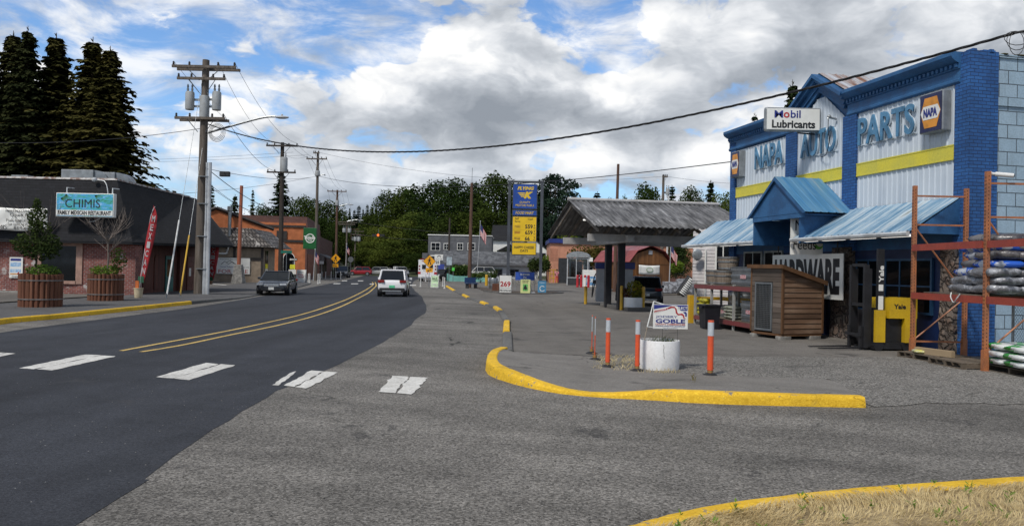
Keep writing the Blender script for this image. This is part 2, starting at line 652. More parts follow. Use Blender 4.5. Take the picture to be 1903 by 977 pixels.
M_old = asphalt('old_asphalt', (0.098, 0.092, 0.083), (0.168, 0.158, 0.144), 58, 0.26, crack=0.10, tracks=[(R(-62), 0.8, 0.17), (R(-80), 1.3, 0.13)], speck=0.62, pits=0.10)
M_lot = asphalt('lot_asphalt', (0.110, 0.101, 0.090), (0.155, 0.144, 0.130), 90, 0.16, crack=0.16, tracks=[(R(-5), 0.7, 0.10)], speck=0.4, bump=0.3)
M_new = asphalt('new_asphalt', (0.025, 0.027, 0.033), (0.037, 0.040, 0.048), 80, 0.16, stain=(0.05, 0.05, 0.053), bump=0.25, speck=0.45, tracks=[(0.0, 0.5, 0.20), (R(4), 1.6, 0.09)], pits=0.03)
M_walk = asphalt('walk_asphalt', (0.075, 0.073, 0.074), (0.112, 0.110, 0.110), 70, 0.15, bump=0.3, speck=0.4, crack=0.3)
M_gravel = asphalt('loose_gravel', (0.105, 0.100, 0.090), (0.195, 0.185, 0.170), 46, 0.2, bump=0.8, speck=0.7)
M_conc = asphalt('worn_concrete', (0.155, 0.145, 0.132), (0.195, 0.184, 0.168), 60, 0.14, bump=0.25, speck=0.35, crack=0.45)
M_pale = asphalt('pale_concrete', (0.30, 0.285, 0.26), (0.36, 0.345, 0.32), 60, 0.14, bump=0.2, speck=0.35)
M_earth = mat('dry_earth', (0.16, 0.13, 0.08), 0.95, scale=0.6, col2=(0.09, 0.10, 0.04), fine=0.4, bump=0.4)

big = MB()
big.grid([[(x, y, -0.03) for x in (-2500, -600, -150, 0, 150, 600, 2500)] for y in (-300, -50, 40, 160, 400, 1200, 4500)])
struct('ground', big, M_earth)

sheet('old_pavement', [(-60, -12), (60, -12), (60, 175), (-60, 175)], M_old, 0.0)

# the newer dark asphalt of the road, edges read off the photograph's ground plane
left_px = [(-700, 752), (-300, 672), (0, 618), (180, 594), (360, 571), (470, 553), (540, 541), (600, 529.5), (640, 521), (668, 514.5), (682, 510)]
right_px = [(40, 1060), (145, 977), (260, 893), (380, 808), (490, 740), (600, 690), (700, 641), (752, 610), (788, 582), (792, 566), (783, 551), (772, 541), (765, 530), (772, 521), (790, 513), (800, 509)]
lw = [G(*p) for p in left_px]
rw = [G(*p) for p in right_px]
lw[0] = Vector((-12.8, -10, 0))
rw[0] = Vector((-2.9, -10, 0))
lpts = smoothpath([(p.x, p.y) for p in lw], 5)
rpts = smoothpath([(p.x, p.y) for p in rw], 5)
random.seed(3)
rpts = [(x + random.uniform(-.04, .04) + .10 * mnoise.noise((y * .9, 3, 0)), y) for x, y in rpts]


def resample(pts, n):
    L = [0]
    for a, b in zip(pts, pts[1:]):
        L.append(L[-1] + math.dist(a, b))
    out = []
    j = 0
    for i in range(n):
        t = L[-1] * i / (n - 1)
        while j < len(L) - 2 and L[j + 1] < t:
            j += 1
        f = (t - L[j]) / max(1e-9, L[j + 1] - L[j])
        out.append(tuple(a + (b - a) * f for a, b in zip(pts[j], pts[j + 1])))
    return out


la, ra = resample(lpts, 420), resample(rpts, 420)
rb = MB()
rb.grid([[(a[0] + (b[0] - a[0]) * t, a[1] + (b[1] - a[1]) * t, 0.004) for t in (0, .25, .5, .75, 1)] for a, b in zip(la, ra)])
struct('road', rb, M_new)
# the road and lots beyond the bend
far = MB()
far.grid([[(-22 - t * 1.0 + d, 118 + t * 9, 0.003) for d in (-11, 0, 11)] for t in range(0, 7)])
struct('far_road', far, M_lot)

# kerb-bounded station lot and the strip of loose gravel
lot_px = [(925, 650), (938, 616), (921, 575), (895, 564), (866, 551), (828, 532), (900, 523), (1400, 523)]
lot = [G(*p) for p in lot_px] + [Vector((34, 90, 0)), Vector((34, 11.9, 0)), G(1903, 672), G(1640, 664), G(1250, 664), G(1100, 662)]
sheet('station_lot', [(p.x, p.y) for p in lot], M_lot, 0.004)
gr_px = [(1080, 668), (1140, 659), (1260, 663), (1640, 664), (1903, 671), (2100, 676), (2150, 775), (1903, 752), (1720, 748), (1625, 757), (1540, 705), (1330, 699), (1180, 690), (1110, 682)]
gl = [G(*p) for p in gr_px]
gl2 = []
for i in range(len(gl)):
    a, b = gl[i], gl[(i + 1) % len(gl)]
    n = max(1, int((b - a).length / .12))
    for k in range(n):
        c = a.lerp(b, k / n)
        w = .22 * mnoise.noise(c * 1.7) + .10 * mnoise.noise(c * 6)
        gl2.append((c.x + w * .6, c.y + w))
sheet('gravel_strip', gl2, M_gravel, 0.008)

# ---- painted markings
M_white = asphalt('worn_white_paint', (0.46, 0.45, 0.42), (0.60, 0.59, 0.56), 40, 0.10, stain=(0.16, 0.155, 0.145), bump=0.2, speck=0.25)
M_yel = asphalt('worn_yellow_line', (0.44, 0.30, 0.09), (0.56, 0.40, 0.14), 40, 0.2, stain=(0.12, 0.10, 0.06), bump=0.2, speck=0.3)


def mark(name, pts, m, z=0.009, rag=0.012):
    out = []
    for i in range(len(pts)):
        a, b = pts[i], pts[(i + 1) % len(pts)]
        n = max(1, int(math.dist(a, b) / 0.16))
        for k in range(n):
            t = k / n
            out.append((a[0] + (b[0] - a[0]) * t + random.uniform(-rag, rag), a[1] + (b[1] - a[1]) * t + random.uniform(-rag, rag)))
    return sheet(name, out, m, z)


def bar_pair(quadpx, split=0.5, z=0.009, rag=0.02):
    """one zebra bar laid as two strips with a dark joint between them; quad = near-left, far-left, far-right, near-right"""
    a, b, c, d = [G(*p).xy for p in quadpx]
    for s0, s1 in ((0, split - 0.025), (split + 0.015, 1)):
        mark('crosswalk_bar', [tuple(a.lerp(d, s0)), tuple(b.lerp(c, s0)), tuple(b.lerp(c, s1)), tuple(a.lerp(d, s1))], M_white, z, rag)


bar_pair([(-95, 669), (-5, 655), (29, 657), (-60, 676)])
bar_pair([(35, 684.5), (158, 659), (217, 662), (97, 688.5)])
bar_pair([(290, 701), (382, 674.5), (438, 679), (352, 706.5)])
bar_pair([(528, 717), (577, 689), (628, 692), (570, 722)], rag=0.03)
mark('crosswalk_bar', [tuple(G(*p).xy) for p in ((507, 716), (516, 717), (533, 705), (553, 690), (545, 691), (525, 702))], M_white, 0.009, 0.02)
bar_pair([(700, 729), (731, 698.5), (795, 702), (768, 733)], rag=0.03)

yl = [(225, 652), (300, 638), (400, 619.5), (480, 603), (560, 584.5), (610, 569), (645, 556), (672, 543), (684, 536), (693, 529), (692, 524)]
yr = [(262, 654), (340, 641), (430, 622), (510, 606), (580, 588.5), (628, 572), (657, 558.5), (683, 545), (692, 538), (699, 530.5), (697, 524)]
for ln in (yl, yr):
    pts = smoothpath([tuple(G(*p).xy) for p in ln], 6)
    w = 0.055
    L, Rr = [], []
    for i, p in enumerate(pts):
        t = (Vector(pts[min(i + 1, len(pts) - 1)]) - Vector(pts[max(i - 1, 0)])).normalized()
        nrm = Vector((-t.y, t.x))
        L.append((p[0] + nrm.x * w, p[1] + nrm.y * w, 0.009))
        Rr.append((p[0] - nrm.x * w, p[1] - nrm.y * w, 0.009))
    mb = MB()
    mb.grid([[a, b] for a, b in zip(L, Rr)])
    struct('centre_line', mb, M_yel)
for px, py, wpx, hpx in ((626, 527, 13, 1.6), (640, 521.6, 10, 1.4), (659, 527.4, 13, 1.6), (670, 521.8, 10, 1.4), (691, 527.8, 8, 1.6), (767, 530, 12, 1.8), (759, 524.4, 10, 1.4)):
    mark('far_crosswalk_bar', [tuple(G(px + a * wpx / 2, py + b * hpx / 2).xy) for a, b in ((-1.1, 1), (-.9, -1), (1.1, -1), (.9, 1))], M_white, 0.010, 0.0)

# ---- kerbs
M_kerb = asphalt('kerb_yellow_paint', (0.62, 0.37, 0.022), (0.72, 0.45, 0.035), 45, 0.10, stain=(0.22, 0.15, 0.06), bump=0.5, speck=0.3, crack=1.6, chips=True)
M_kgrey = asphalt('kerb_grey_concrete', (0.09, 0.088, 0.085), (0.14, 0.138, 0.13), 45, 0.2, bump=0.3, speck=0.4)


def kerb(name, path, side, m, width=0.16, label=None):
    """path of (x, y, height) along the foot of the road face; side=+1 puts the kerb on the left of travel"""
    mb = MB()
    pts = smoothpath(path, 6) if len(path) > 2 else path
    rows = []
    n = len(pts)
    for i, p in enumerate(pts):
        t = (Vector(pts[min(i + 1, n - 1)][:2]) - Vector(pts[max(i - 1, 0)][:2])).normalized()
        nrm = Vector((-t.y, t.x)) * side
        j = random.uniform(-.006, .006)
        prof = [(j, -0.02), (0.012 + j, p[2] * .6), (0.022 + j, p[2] - 0.03), (0.045 + j, p[2] - .006), (0.075, p[2] + j * .4), (width - .02, p[2] + j * .4), (width, p[2] - .015), (width, -0.02)]
        rows.append([(p[0] + nrm.x * o, p[1] + nrm.y * o, max(h, -0.02)) for o, h in prof])
    vs = [[mb.bm.verts.new(q) for q in r] for r in rows]
    for a, b in zip(vs, vs[1:]):
        for k in range(len(a) - 1):
            mb.bm.faces.new((a[k], a[k + 1], b[k + 1], b[k]))
    mb.bm.faces.new(vs[0])
    mb.bm.faces.new(vs[-1][::-1])
    return struct(name, mb, m, angle=35)


def gpath(lst):
    return [(G(x, y).x, G(x, y).y, h) for x, y, h in lst]


# left kerb (yellow, then grey) and sidewalk
yk = gpath([(-500, 702, .15), (-200, 640, .15), (0, 603, .15), (120, 591, .15), (240, 578, .15), (357, 565.3, .15)])
gk = gpath([(357, 565.3, .15), (400, 560.5, .14), (440, 556, .10), (470, 551, .08), (520, 541, .08), (560, 533, .1), (578, 527.5, .12)])
kerb('kerb', yk, 1, M_kerb)
kerb('kerb', gk, 1, M_kgrey)
walk = MB()
kp = smoothpath(yk, 6) + smoothpath(gk, 6)[1:]
walk.grid([[(p[0] - 0.15, p[1], p[2] - .006), (p[0] - 2.2, p[1], .135), (p[0] - 5.5, p[1] + .5, .13)] for p in kp])
struct('sidewalk', walk, M_walk)
# paved corner behind the sidewalk, and the verge under the restaurant wall
sheet('side_lot', [(-60, 20), (-20.4, 20), (-20.2, 38), (-19.4, 52), (-22, 66), (-24, 90), (-60, 90)], M_lot, 0.12)
mark('parking_line', [tuple(G(x, y, .124).xy) for x, y in ((395, 527), (440, 531), (440, 531.8), (395, 527.8))], M_white, 0.126, 0)
mark('parking_line', [tuple(G(x, y, .124).xy) for x, y in ((-30, 566), (45, 567.5), (45, 568.5), (-30, 567))], M_white, 0.126, 0)

# right island: pad rises to the kerb and falls back to the lot
ik = gpath([(1609, 757.5, .15), (1500, 755, .155), (1393, 752.5, .16), (1290, 748.5, .16), (1229, 744.5, .145), (1175, 741.5, .09), (1122, 738.8, .055), (1075, 735, .05), (1032, 730, .07), (985, 721, .115), (948, 711.5, .16), (915, 700, .19), (903, 690, .2), (903.5, 676, .19), (911, 664, .17), (925, 656.5, .15)])
kerb('kerb', ik, -1, M_kerb, 0.22)
isl = smoothpath(ik, 6)
inner = []
for i, p in enumerate(isl):
    t = (Vector(isl[min(i + 1, len(isl) - 1)][:2]) - Vector(isl[max(i - 1, 0)][:2])).normalized()
    nrm = Vector((t.y, -t.x))
    inner.append(Vector((p[0] + nrm.x * .20, p[1] + nrm.y * .20, p[2] - .012)))
back = resample([tuple(G(*p)) for p in ((1560, 712), (1532, 704.5), (1327, 698.5), (1188, 689), (1122, 683), (1106, 664), (940, 655))], len(inner))
pad = MB()
pad.grid([[a, a.lerp(Vector(b), .35), a.lerp(Vector(b), .7), Vector((b[0], b[1], .013))] for a, b in zip(inner, back)])
struct('kerb_pad', pad, M_conc, smooth=True)
# the dark low kerb with yellow blocks that runs on along the station
segs = [(931, 655, 934, 620, M_kgrey), (934, 620, 936, 600, M_kerb), (936, 600, 925, 579, M_kgrey), (925, 579, 916, 572.5, M_kerb), (916, 572.5, 901, 566.8, M_kgrey), (901, 566.8, 891, 562.8, M_kerb),
        (891, 562.8, 867, 554, M_kgrey), (867, 554, 858, 549, M_kerb), (858, 549, 842, 541, M_kgrey), (842, 541, 828, 532.5, M_kerb)]
for a, b, c, d, m in segs:
    p, q_ = G(a, b), G(c, d)
    kerb('kerb', [(p.x, p.y, .11 if m is M_kerb else .07), (q_.x, q_.y, .11 if m is M_kerb else .07)], -1, m, .2 if m is M_kerb else .26)

# bottom-right verge: kerb, dry bank
vk = gpath([(1150, 1010, .13), (1232, 985, .13), (1330, 963, .13), (1450, 946, .13), (1600, 929.5, .13), (1750, 918, .13), (1903, 907.5, .13), (2150, 893, .13), (2500, 880, .13)])
kerb('kerb', vk, -1, M_kerb, .24)
bank = MB()
vs_ = smoothpath(vk, 6)
M_straw = mat('dry_thatch', (0.42, 0.32, 0.17), 0.95, scale=5, col2=(0.22, 0.16, 0.08), fine=0.5, bump=0.6)
bank.grid([[(p[0] + .08, p[1] - .21, .110), (p[0] + .3, p[1] - .7, .13), (p[0] + .5, p[1] - 1.4, .16), (p[0] + 1.4, p[1] - 4.0, .2)] for p in vs_])
struct('verge', bank, M_straw, smooth=True)
# ================================================================== THE BLUE STORE ON THE RIGHT
M_bbrick = brick_mat('blue_painted_brick', (0.018, 0.092, 0.29), (0.027, 0.125, 0.36), (0.012, 0.045, 0.14), 0.23, 0.085, 0.009, 0.9, 0.35, peel=(0.05, 0.035, 0.03, 2.6, 0.66))
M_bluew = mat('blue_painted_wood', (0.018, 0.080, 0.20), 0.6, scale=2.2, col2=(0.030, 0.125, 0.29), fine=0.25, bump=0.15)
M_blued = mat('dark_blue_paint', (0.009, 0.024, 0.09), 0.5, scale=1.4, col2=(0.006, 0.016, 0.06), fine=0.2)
M_cmu = brick_mat('pale_blue_block', (0.30, 0.42, 0.52), (0.34, 0.46, 0.56), (0.07, 0.09, 0.11), 0.52, 0.33, 0.012, 0.9, 0.16, stain=(0.16, 0.2, 0.23))
M_siding = streak_mat('pale_ribbed_siding', [(0.40, 0.46, 0.53), (0.52, 0.58, 0.64), (0.58, 0.63, 0.68)], 'Z', 2.2, 0.45, 0.0, 0.05)
M_band = mat('lemon_band', (0.70, 0.60, 0.045), 0.45, scale=1.5, col2=(0.60, 0.54, 0.07), fine=0.2)
M_awn = streak_mat('faded_blue_metal', [(0.035, 0.11, 0.22), (0.07, 0.18, 0.31), (0.15, 0.28, 0.41), (0.36, 0.47, 0.55), (0.50, 0.57, 0.61), (0.20, 0.22, 0.20)], 'YZ', 5.0, 0.45, 0.15, 0.05)
M_gutter = mat('pale_gutter_metal', (0.55, 0.57, 0.58), 0.4, 0.15, 2.0, metal=0.2)
M_letter = mat('letter_blue', (0.075, 0.21, 0.355), 0.4, 0.15, 3.0)
M_letter_edge = mat('letter_side_white', (0.55, 0.62, 0.68), 0.5)
M_rust = streak_mat('rusted_tin', [(0.55, 0.60, 0.66), (0.50, 0.54, 0.60), (0.40, 0.38, 0.38), (0.20, 0.09, 0.05), (0.14, 0.06, 0.03)], 'XZ', 3.5, 0.5, 0.2, 0.1)
M_cabgrey = mat('sign_cabinet_grey', (0.30, 0.32, 0.33), 0.4, 0.12, 3, metal=0.4)
M_navy = mat('sign_navy', (0.012, 0.016, 0.07), 0.3, 0.15, 2)
M_orange = mat('sign_orange', (0.62, 0.25, 0.025), 0.35, 0.12, 3)
M_signwhite = mat('sign_white', (0.74, 0.74, 0.70), 0.35, 0.04, 2)
M_black = mat('black_paint', (0.012, 0.012, 0.013), 0.5, 0.2, 3)
M_lblack = mat('lettering_black', (0.014, 0.014, 0.016), 0.5, 0.1, 3)
M_lblue = mat('lettering_navy', (0.02, 0.03, 0.20), 0.4, 0.1, 3)
M_lred = mat('lettering_red', (0.42, 0.02, 0.025), 0.4, 0.1, 3)
M_tube = mat('lit_tube', (0.8, 0.8, 0.8), 0.3, emit=(1.0, 0.97, 0.92, 1.1))
M_dkglass = glass_mat('dark_window_glass')
M_wframe = mat('pale_window_frame', (0.33, 0.36, 0.36), 0.5, 0.15, 4)
M_cable = mat('black_cable', (0.012, 0.012, 0.013), 0.55, 0.2, 8)
M_moss = mat('roof_moss', (0.09, 0.07, 0.02), 0.95, scale=6, col2=(0.05, 0.05, 0.02), bump=0.8)


def stone_mat():
    m = bpy.data.materials.new('rubble_stone')
    m.use_nodes = True
    q = NT(m.node_tree)
    b = m.node_tree.nodes['Principled BSDF']
    tc = q.n('ShaderNodeTexCoord').outputs['Object']
    tc = q.vmath('ADD', tc, q.vmath('MULTIPLY', q.n('ShaderNodeTexNoise', {'Vector': tc, 'Scale': 3.0, 'Detail': 3}).outputs['Color'], (.35, .35, .35)))
    vo = q.n('ShaderNodeTexVoronoi', {'Vector': tc, 'Scale': 5.2, 'Randomness': 1.0})
    ed = q.n('ShaderNodeTexVoronoi', {'Vector': tc, 'Scale': 4.2}, feature='DISTANCE_TO_EDGE').outputs[0]
    k = q.n('ShaderNodeSeparateColor', {0: vo.outputs['Color']}).outputs[0]
    c = q.ramp(k, [(0, (0.07, 0.05, 0.045)), (.3, (0.16, 0.11, 0.085)), (.6, (0.20, 0.16, 0.13)), (.8, (0.11, 0.09, 0.085)), (1, (0.26, 0.21, 0.17))])
    c = q.mix(1.0, c, q.ramp(q.noise(tc, 20, 4, .7), [(.3, .7), (.7, 1.15)]), 'MULTIPLY')
    e = q.smooth(ed, 0.0, 0.16)
    c = q.mix(q.math('POWER', e, .4), (0.06, 0.05, 0.045), c)
    m.node_tree.links.new(c, b.inputs['Base Color'])
    b.inputs['Roughness'].default_value = 0.9
    m.node_tree.links.new(q.n('ShaderNodeBump', {'Strength': 1.0, 'Distance': 0.06, 'Height': e}).outputs[0], b.inputs['Normal'])
    return m


M_stone = stone_mat()
PHI = math.atan2(-.979, .2045)
STORE = Vector((10.854, 18.9, 0))
SM = Matrix.Translation(STORE) @ Matrix.Rotation(PHI, 4, 'Z')
SI = SM.inverted()


def fac(px, py, o=0.0):
    """photo pixel -> store coordinates on the plane o metres in front of the facade"""
    e = SI @ Vector((0, 0, EYE))
    d = SI.to_3x3() @ ray(px, py)
    return e + d * ((-o - e.y) / d.y)


def ribs(mb, x0, x1, zf0, zf1, y=0.0, pitch=0.2, dep=0.022, tf=None):
    """ribbed sheet between x0 and x1; zf0/zf1 give bottom and top height at x"""
    xs = []
    x = x0
    prof = [(0, 0), (.28, 0), (.36, 1), (.5, 1), (.58, 0)]
    k = 0
    while x < x1 - 1e-6:
        for t, d in prof:
            xx = x + t * pitch
            if xx < x1:
                xs.append((xx, d * dep))
        x += pitch
    xs.append((x1, 0))
    P = tf or (lambda a, b, c: (a, b, c))
    mb.grid([[P(xx, y - d, zf0(xx)), P(xx, y - d, zf1(xx))] for xx, d in xs])
    return mb


st = thing('store_building', 'long blue and pale grey store with a raised gable, blue brick piers and faded awnings', 'building', STORE, PHI)
XL = -11.65
MB().b2((XL + .05, .25, 0), (0.12, 16, 6.95)).build('rear_body', M_cmu, st)
# side wall of painted block, seen at the right edge
mb = MB()
mb.b2((-.3, .77, 0), (0.19, 16.0, 7.22))
mb.b2((-.3, .77, 6.05), (0.235, 16.0, 6.27)).b2((-.3, .77, 7.22), (0.23, 16.0, 7.30))
mb.build('side_wall', M_cmu, st)
mb = MB()
for i in range(26):
    mb.sphere((.1 + random.uniform(-.08, .1), .8 + i * .12 + random.uniform(0, .1), 7.31), random.uniform(.03, .07), 1.6, 1.6, .5, 6)
mb.build('moss', M_moss, st)
# facade backing, piers and pilasters
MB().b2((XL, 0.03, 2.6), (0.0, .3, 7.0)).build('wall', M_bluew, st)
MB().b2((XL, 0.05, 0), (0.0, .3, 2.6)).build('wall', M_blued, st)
mb = MB()
mb.b2((-0.2, -.05, 0), (0.26, .765, 7.33))
for i in range(14):          # stepped, weathered top courses
    mb.box((random.uniform(-.15, .2), random.uniform(.0, .7), 7.345), (.22, .11, .07))
mb.build('corner_pier', M_bbrick, st)
for a, b in ((-4.62, -3.98), (-7.75, -7.12)):
    MB().b2((a, -.06, 2.6), (b, .04, 6.62)).build('pilaster', M_bbrick, st)
MB().b2((XL - .02, -.06, 0), (-11.25, .3, 6.9)).build('pilaster', M_bbrick, st)
# siding in the three bays
mb = MB()
ribs(mb, -3.97, -.21, lambda x: 3.6, lambda x: 6.62, 0.0)
mb.build('siding_panel', M_siding, st)
GP, GX, GF = 8.19, -5.83, 7.33          # pediment peak height, its x, its feet height
mb = MB()
ribs(mb, -7.11, -4.63, lambda x: 3.6, lambda x: min(7.45, 7.62 - abs(x - GX) * .80), 0.0)
mb.build('siding_panel', M_siding, st)
mb = MB()
ribs(mb, -11.24, -7.76, lambda x: 3.6, lambda x: 6.56, 0.0)
mb.build('siding_panel', M_siding, st)
for a, b in ((-3.96, -.22), (-7.10, -4.64), (-11.23, -7.77)):
    mb = MB().b2((a, -.045, 4.77), (b, -.024, 5.12))
    mb.b2((a, -.055, 5.10), (b, -.02, 5.135)).b2((a, -.055, 4.755), (b, -.02, 4.79))
    n = int((b - a) / 1.0)
    for i in range(1, n + 1):
        mb.b2((a + (b - a) * i / (n + 1) - .012, -.05, 4.79), (a + (b - a) * i / (n + 1) + .012, -.03, 5.1))
    mb.build('yellow_band', M_band, st)
# cornice in two runs, with dentils
for a, b in ((-4.40, -.02), (XL - .12, -7.22)):
    mb = MB()
    prof = [(.02, 6.6), (-.06, 6.6), (-.09, 6.64), (-.09, 6.70), (-.06, 6.72), (-.06, 6.94), (-.10, 6.95), (-.10, 7.08), (-.20, 7.12), (-.29, 7.18), (-.33, 7.24), (-.33, 7.33), (-.30, 7.35), (.25, 7.36), (.25, 6.6)]
    mb.prism([(a, y, z) for y, z in prof], (b - a, 0, 0))
    n = int((b - a) / .15)
    for i in range(n):
        x = a + (i + .5) * (b - a) / n
        mb.box((x, -.125, 7.03), (.075, .05, .085))
    mb.build('cornice', M_bluew, st)
# pediment: rake mouldings, inner moulding, tin roof behind
for sgn in (1, -1):
    foot = GX + sgn * 1.42
    mb = MB()
    d = Vector((sgn * 1.42, 0, GF - GP))
    nrm = Vector((sgn * (GP - GF), 0, 1.42)).normalized()
    for off, thick, y0, y1 in ((0, .10, -.36, .3), (-.10, .10, -.27, .25), (-.20, .16, -.14, .2), (-.36, .12, -.085, .02)):
        a, b = Vector((GX, y0, GP)) + nrm * off, Vector((GX, y0, GP)) + d * 1.06 + nrm * off
        up = nrm * thick
        mid = Vector((GX, y0, a.z))
        # meet on the centre line
        za = GP + off / nrm.z
        zb = GP + (off - thick) / nrm.z
        mb.prism([(GX, y0, za), tuple(b), tuple(b - up), (GX, y0, zb)], (0, y1 - y0, 0))
    mb.build('pediment_moulding', M_bluew, st)
mb = MB()
mb.prism([(GX, 0.05, 8.0), (GX + 1.3, 0.05, 7.15), (GX + 1.3, .05, 6.5), (GX - 1.3, .05, 6.5), (GX - 1.3, .05, 7.15)], (0, .2, 0))
mb.build('gable_wall', M_bluew, st)
for sgn in (1, -1):
    mb = MB()
    z1 = GP - 1.5 * (GP - GF) / 1.42
    ribs(mb, 0, 5.0, lambda x: 0, lambda x: 1, 0, .25, .02,
         tf=lambda a, b, c: (GX + sgn * 1.5 * (1 - c), a - .1, (z1 + (GP - z1) * c) + .045 - b))
    mb.build('gable_roof', M_rust, st)
# awnings: two sloping metal roofs with gutter, fascia, lit tubes
for x0, x1, zt, nm in ((-5.0, 0.03, 3.83, 1), (-12.8, -7.2, 3.93, 2)):
    zl = 2.96
    o = 1.42
    mb = MB()

    def tf(a, b, c, zt=zt, zl=zl, o=o):
        return (a, -.03 - (o - .03) * (1 - c) - b * .5, zl + (zt - zl) * c - b * .8)
    ribs(mb, x0, x1, lambda x: 0, lambda x: 1, 0, .3, .02, tf)
    mb.build('awning_roof', M_awn, st)
    mb = MB()
    mb.prism([(x0 + .01, -.03, zt - .03), (x0 + .01, -o + .03, zl - .05), (x0 + .01, -.03, zl - .05)], (x1 - x0 - .02, 0, 0))
    mb.build('awning_body', M_bluew, st)
    mb = MB()
    mb.prism([(x0, -o - .02, zl + .0), (x0, -o - .10, zl - .01), (x0, -o - .12, zl - .05), (x0, -o - .10, zl - .11), (x0, -o - .02, zl - .13)], (x1 - x0, 0, 0))
    mb.build('gutter', M_gutter, st)
    for i in range(4):
        xa = x0 + (x1 - x0) * (i + .12) / 4
        mb = MB().b2((xa, -o + .05, zl - .13), (xa + (x1 - x0) / 4 * .78, -o + .12, zl - .07))
        mb.build('light_tube', M_tube, st)
# entry porch
PX0, PX1, PXM, PZ, PE, PO = -7.38, -4.03, -5.72, 4.86, 3.66, 1.62
for sgn, xe in ((1, PX1), (-1, PX0)):
    mb = MB()
    ribs(mb, 0, PO, lambda x: 0, lambda x: 1, 0, .25, .014,
         tf=lambda a, b, c: (xe + (PXM - xe) * c, -a - .02, PE + (PZ - PE) * c + .03 - b))
    mb.build('porch_roof', streak_mat('porch_metal_%s' % ('a' if sgn > 0 else 'b'), [(0.03, 0.13, 0.27), (0.05, 0.18, 0.34), (0.10, 0.24, 0.38), (0.22, 0.27, 0.28)], 'XZ', 4.0, 0.5, 0.1, 0.05), st)
mb = MB()
mb.prism([(PX0, -PO, PE), (PXM, -PO, PZ), (PX1, -PO, PE), (PX1 - .12, -PO, PE), (PXM, -PO, PZ - .10), (PX0 + .12, -PO, PE)], (0, -.04, 0))
mb.build('porch_fascia', M_bluew, st)
mb = MB()
mb.prism([(PX0 + .14, -PO + .04, PE + .02), (PXM, -PO + .04, PZ - .10), (PX1 - .14, -PO + .04, PE + .02)], (0, .05, 0))
mb.b2((PX0 + .25, -PO + .05, PE - .12), (PX1 - .25, -PO + .14, PE + .02))
mb.b2((PX0 + .25, -PO + .14, PE - .04), (PX1 - .25, -.03, PE))
mb.build('porch_gable', M_bluew, st)
for x in (-7.18, -4.53):
    MB().b2((x, -PO + .10, 2.80), (x + .07, -.03, PE - .045)).build('porch_cheek', M_bluew, st)
# ground floor: stone-faced pilasters, windows, door
for a, b in ((-4.92, -4.08), (-.47, .0)):
    mb = MB().b2((a, -.17, 0), (b, .06, 2.7))
    bmesh.ops.subdivide_edges(mb.bm, edges=mb.bm.edges, cuts=9, use_grid_fill=True)
    for v in mb.bm.verts:
        n = mnoise.noise(v.co * 3.1)
        v.co.y -= .06 * n
        v.co.x += .03 * mnoise.noise(v.co * 4 + Vector((5, 0, 0)))
    mb.build('stone_facing', M_stone, st)


def store_window(x0, x1, z0, z1, nx=2, nz=2, fm=None, parent=None):
    fm = fm or M_wframe
    w = MB()
    t = .06
    w.b2((x0, -.03, z0), (x0 + t, .04, z1)).b2((x1 - t, -.03, z0), (x1, .04, z1))
    w.b2((x0 + t, -.03, z0), (x1 - t, .04, z0 + t)).b2((x0 + t, -.03, z1 - t), (x1 - t, .04, z1))
    for i in range(1, nx):
        x = x0 + (x1 - x0) * i / nx
        w.b2((x - .02, -.02, z0 + t), (x + .02, .035, z1 - t))
    for i in range(1, nz):
        z = z0 + (z1 - z0) * i / nz
        w.b2((x0 + t, -.018, z - .02), (x1 - t, .033, z + .02))
    f = w.build('window', fm, parent)
    MB().b2((x0 + t, .0, z0 + t), (x1 - t, .02, z1 - t)).build('pane', M_dkglass, f)
    return f


store_window(-10.55, -9.25, 1.2, 2.68, 2, 2, None, st)
store_window(-9.1, -7.9, 1.2, 2.68, 2, 2, None, st)
M_teal = mat('teal_frame', (0.02, 0.07, 0.15), 0.5)
store_window(-2.7, -.9, .9, 2.35, 3, 2, M_teal, st)
store_window(-3.95, -2.85, .9, 2.35, 2, 2, M_teal, st)
dr = MB().b2((-6.4, -.01, 0.02), (-5.4, .045, 2.2)).build('door', M_blued, st)
MB().b2((-6.25, -.02, .5), (-5.55, -.012, 2.05)).build('pane', M_dkglass, dr)
MB().b2((-5.52, -.07, .95), (-5.46, -.02, 1.2)).build('handle', M_gutter, dr)
# letters of the fascia: face plus pale returns
for word, pxa, pxb, zc in (('PARTS', 1600, 1704, 6.03), ('AUTO', 1493, 1558, 6.06), ('NAPA', 1408, 1460, 6.06)):
    xa, xb = fac(pxa, 240).x, fac(pxb, 240).x
    text(word, st, M_letter_edge, (xa + xb) / 2 + .02, zc - .02, -.028, xb - xa, .80, 0.02, depth=.04)
    text(word, st, M_letter, (xa + xb) / 2, zc, -.069, xb - xa, .80, 0.02, depth=.04)
    MB().b2((xa - .05, -.04, zc - .40), (xb + .05, -.022, zc - .375)).build('letter_rail', M_letter_edge, st)
mb = MB()
mb.tube([(.24, 3.2, 0), (.24, 3.2, 7.2)], .045, 8).tube([(.25, 4.6, 0), (.25, 4.6, 4.5)], .03, 8)
for z in (2.2, 3.9, 5.2):
    mb.box((.24, 3.2, z), (.10, .18, .05))
mb.build('conduit', mat('pale_blue_pipe', (0.26, 0.38, 0.48), 0.5), st)
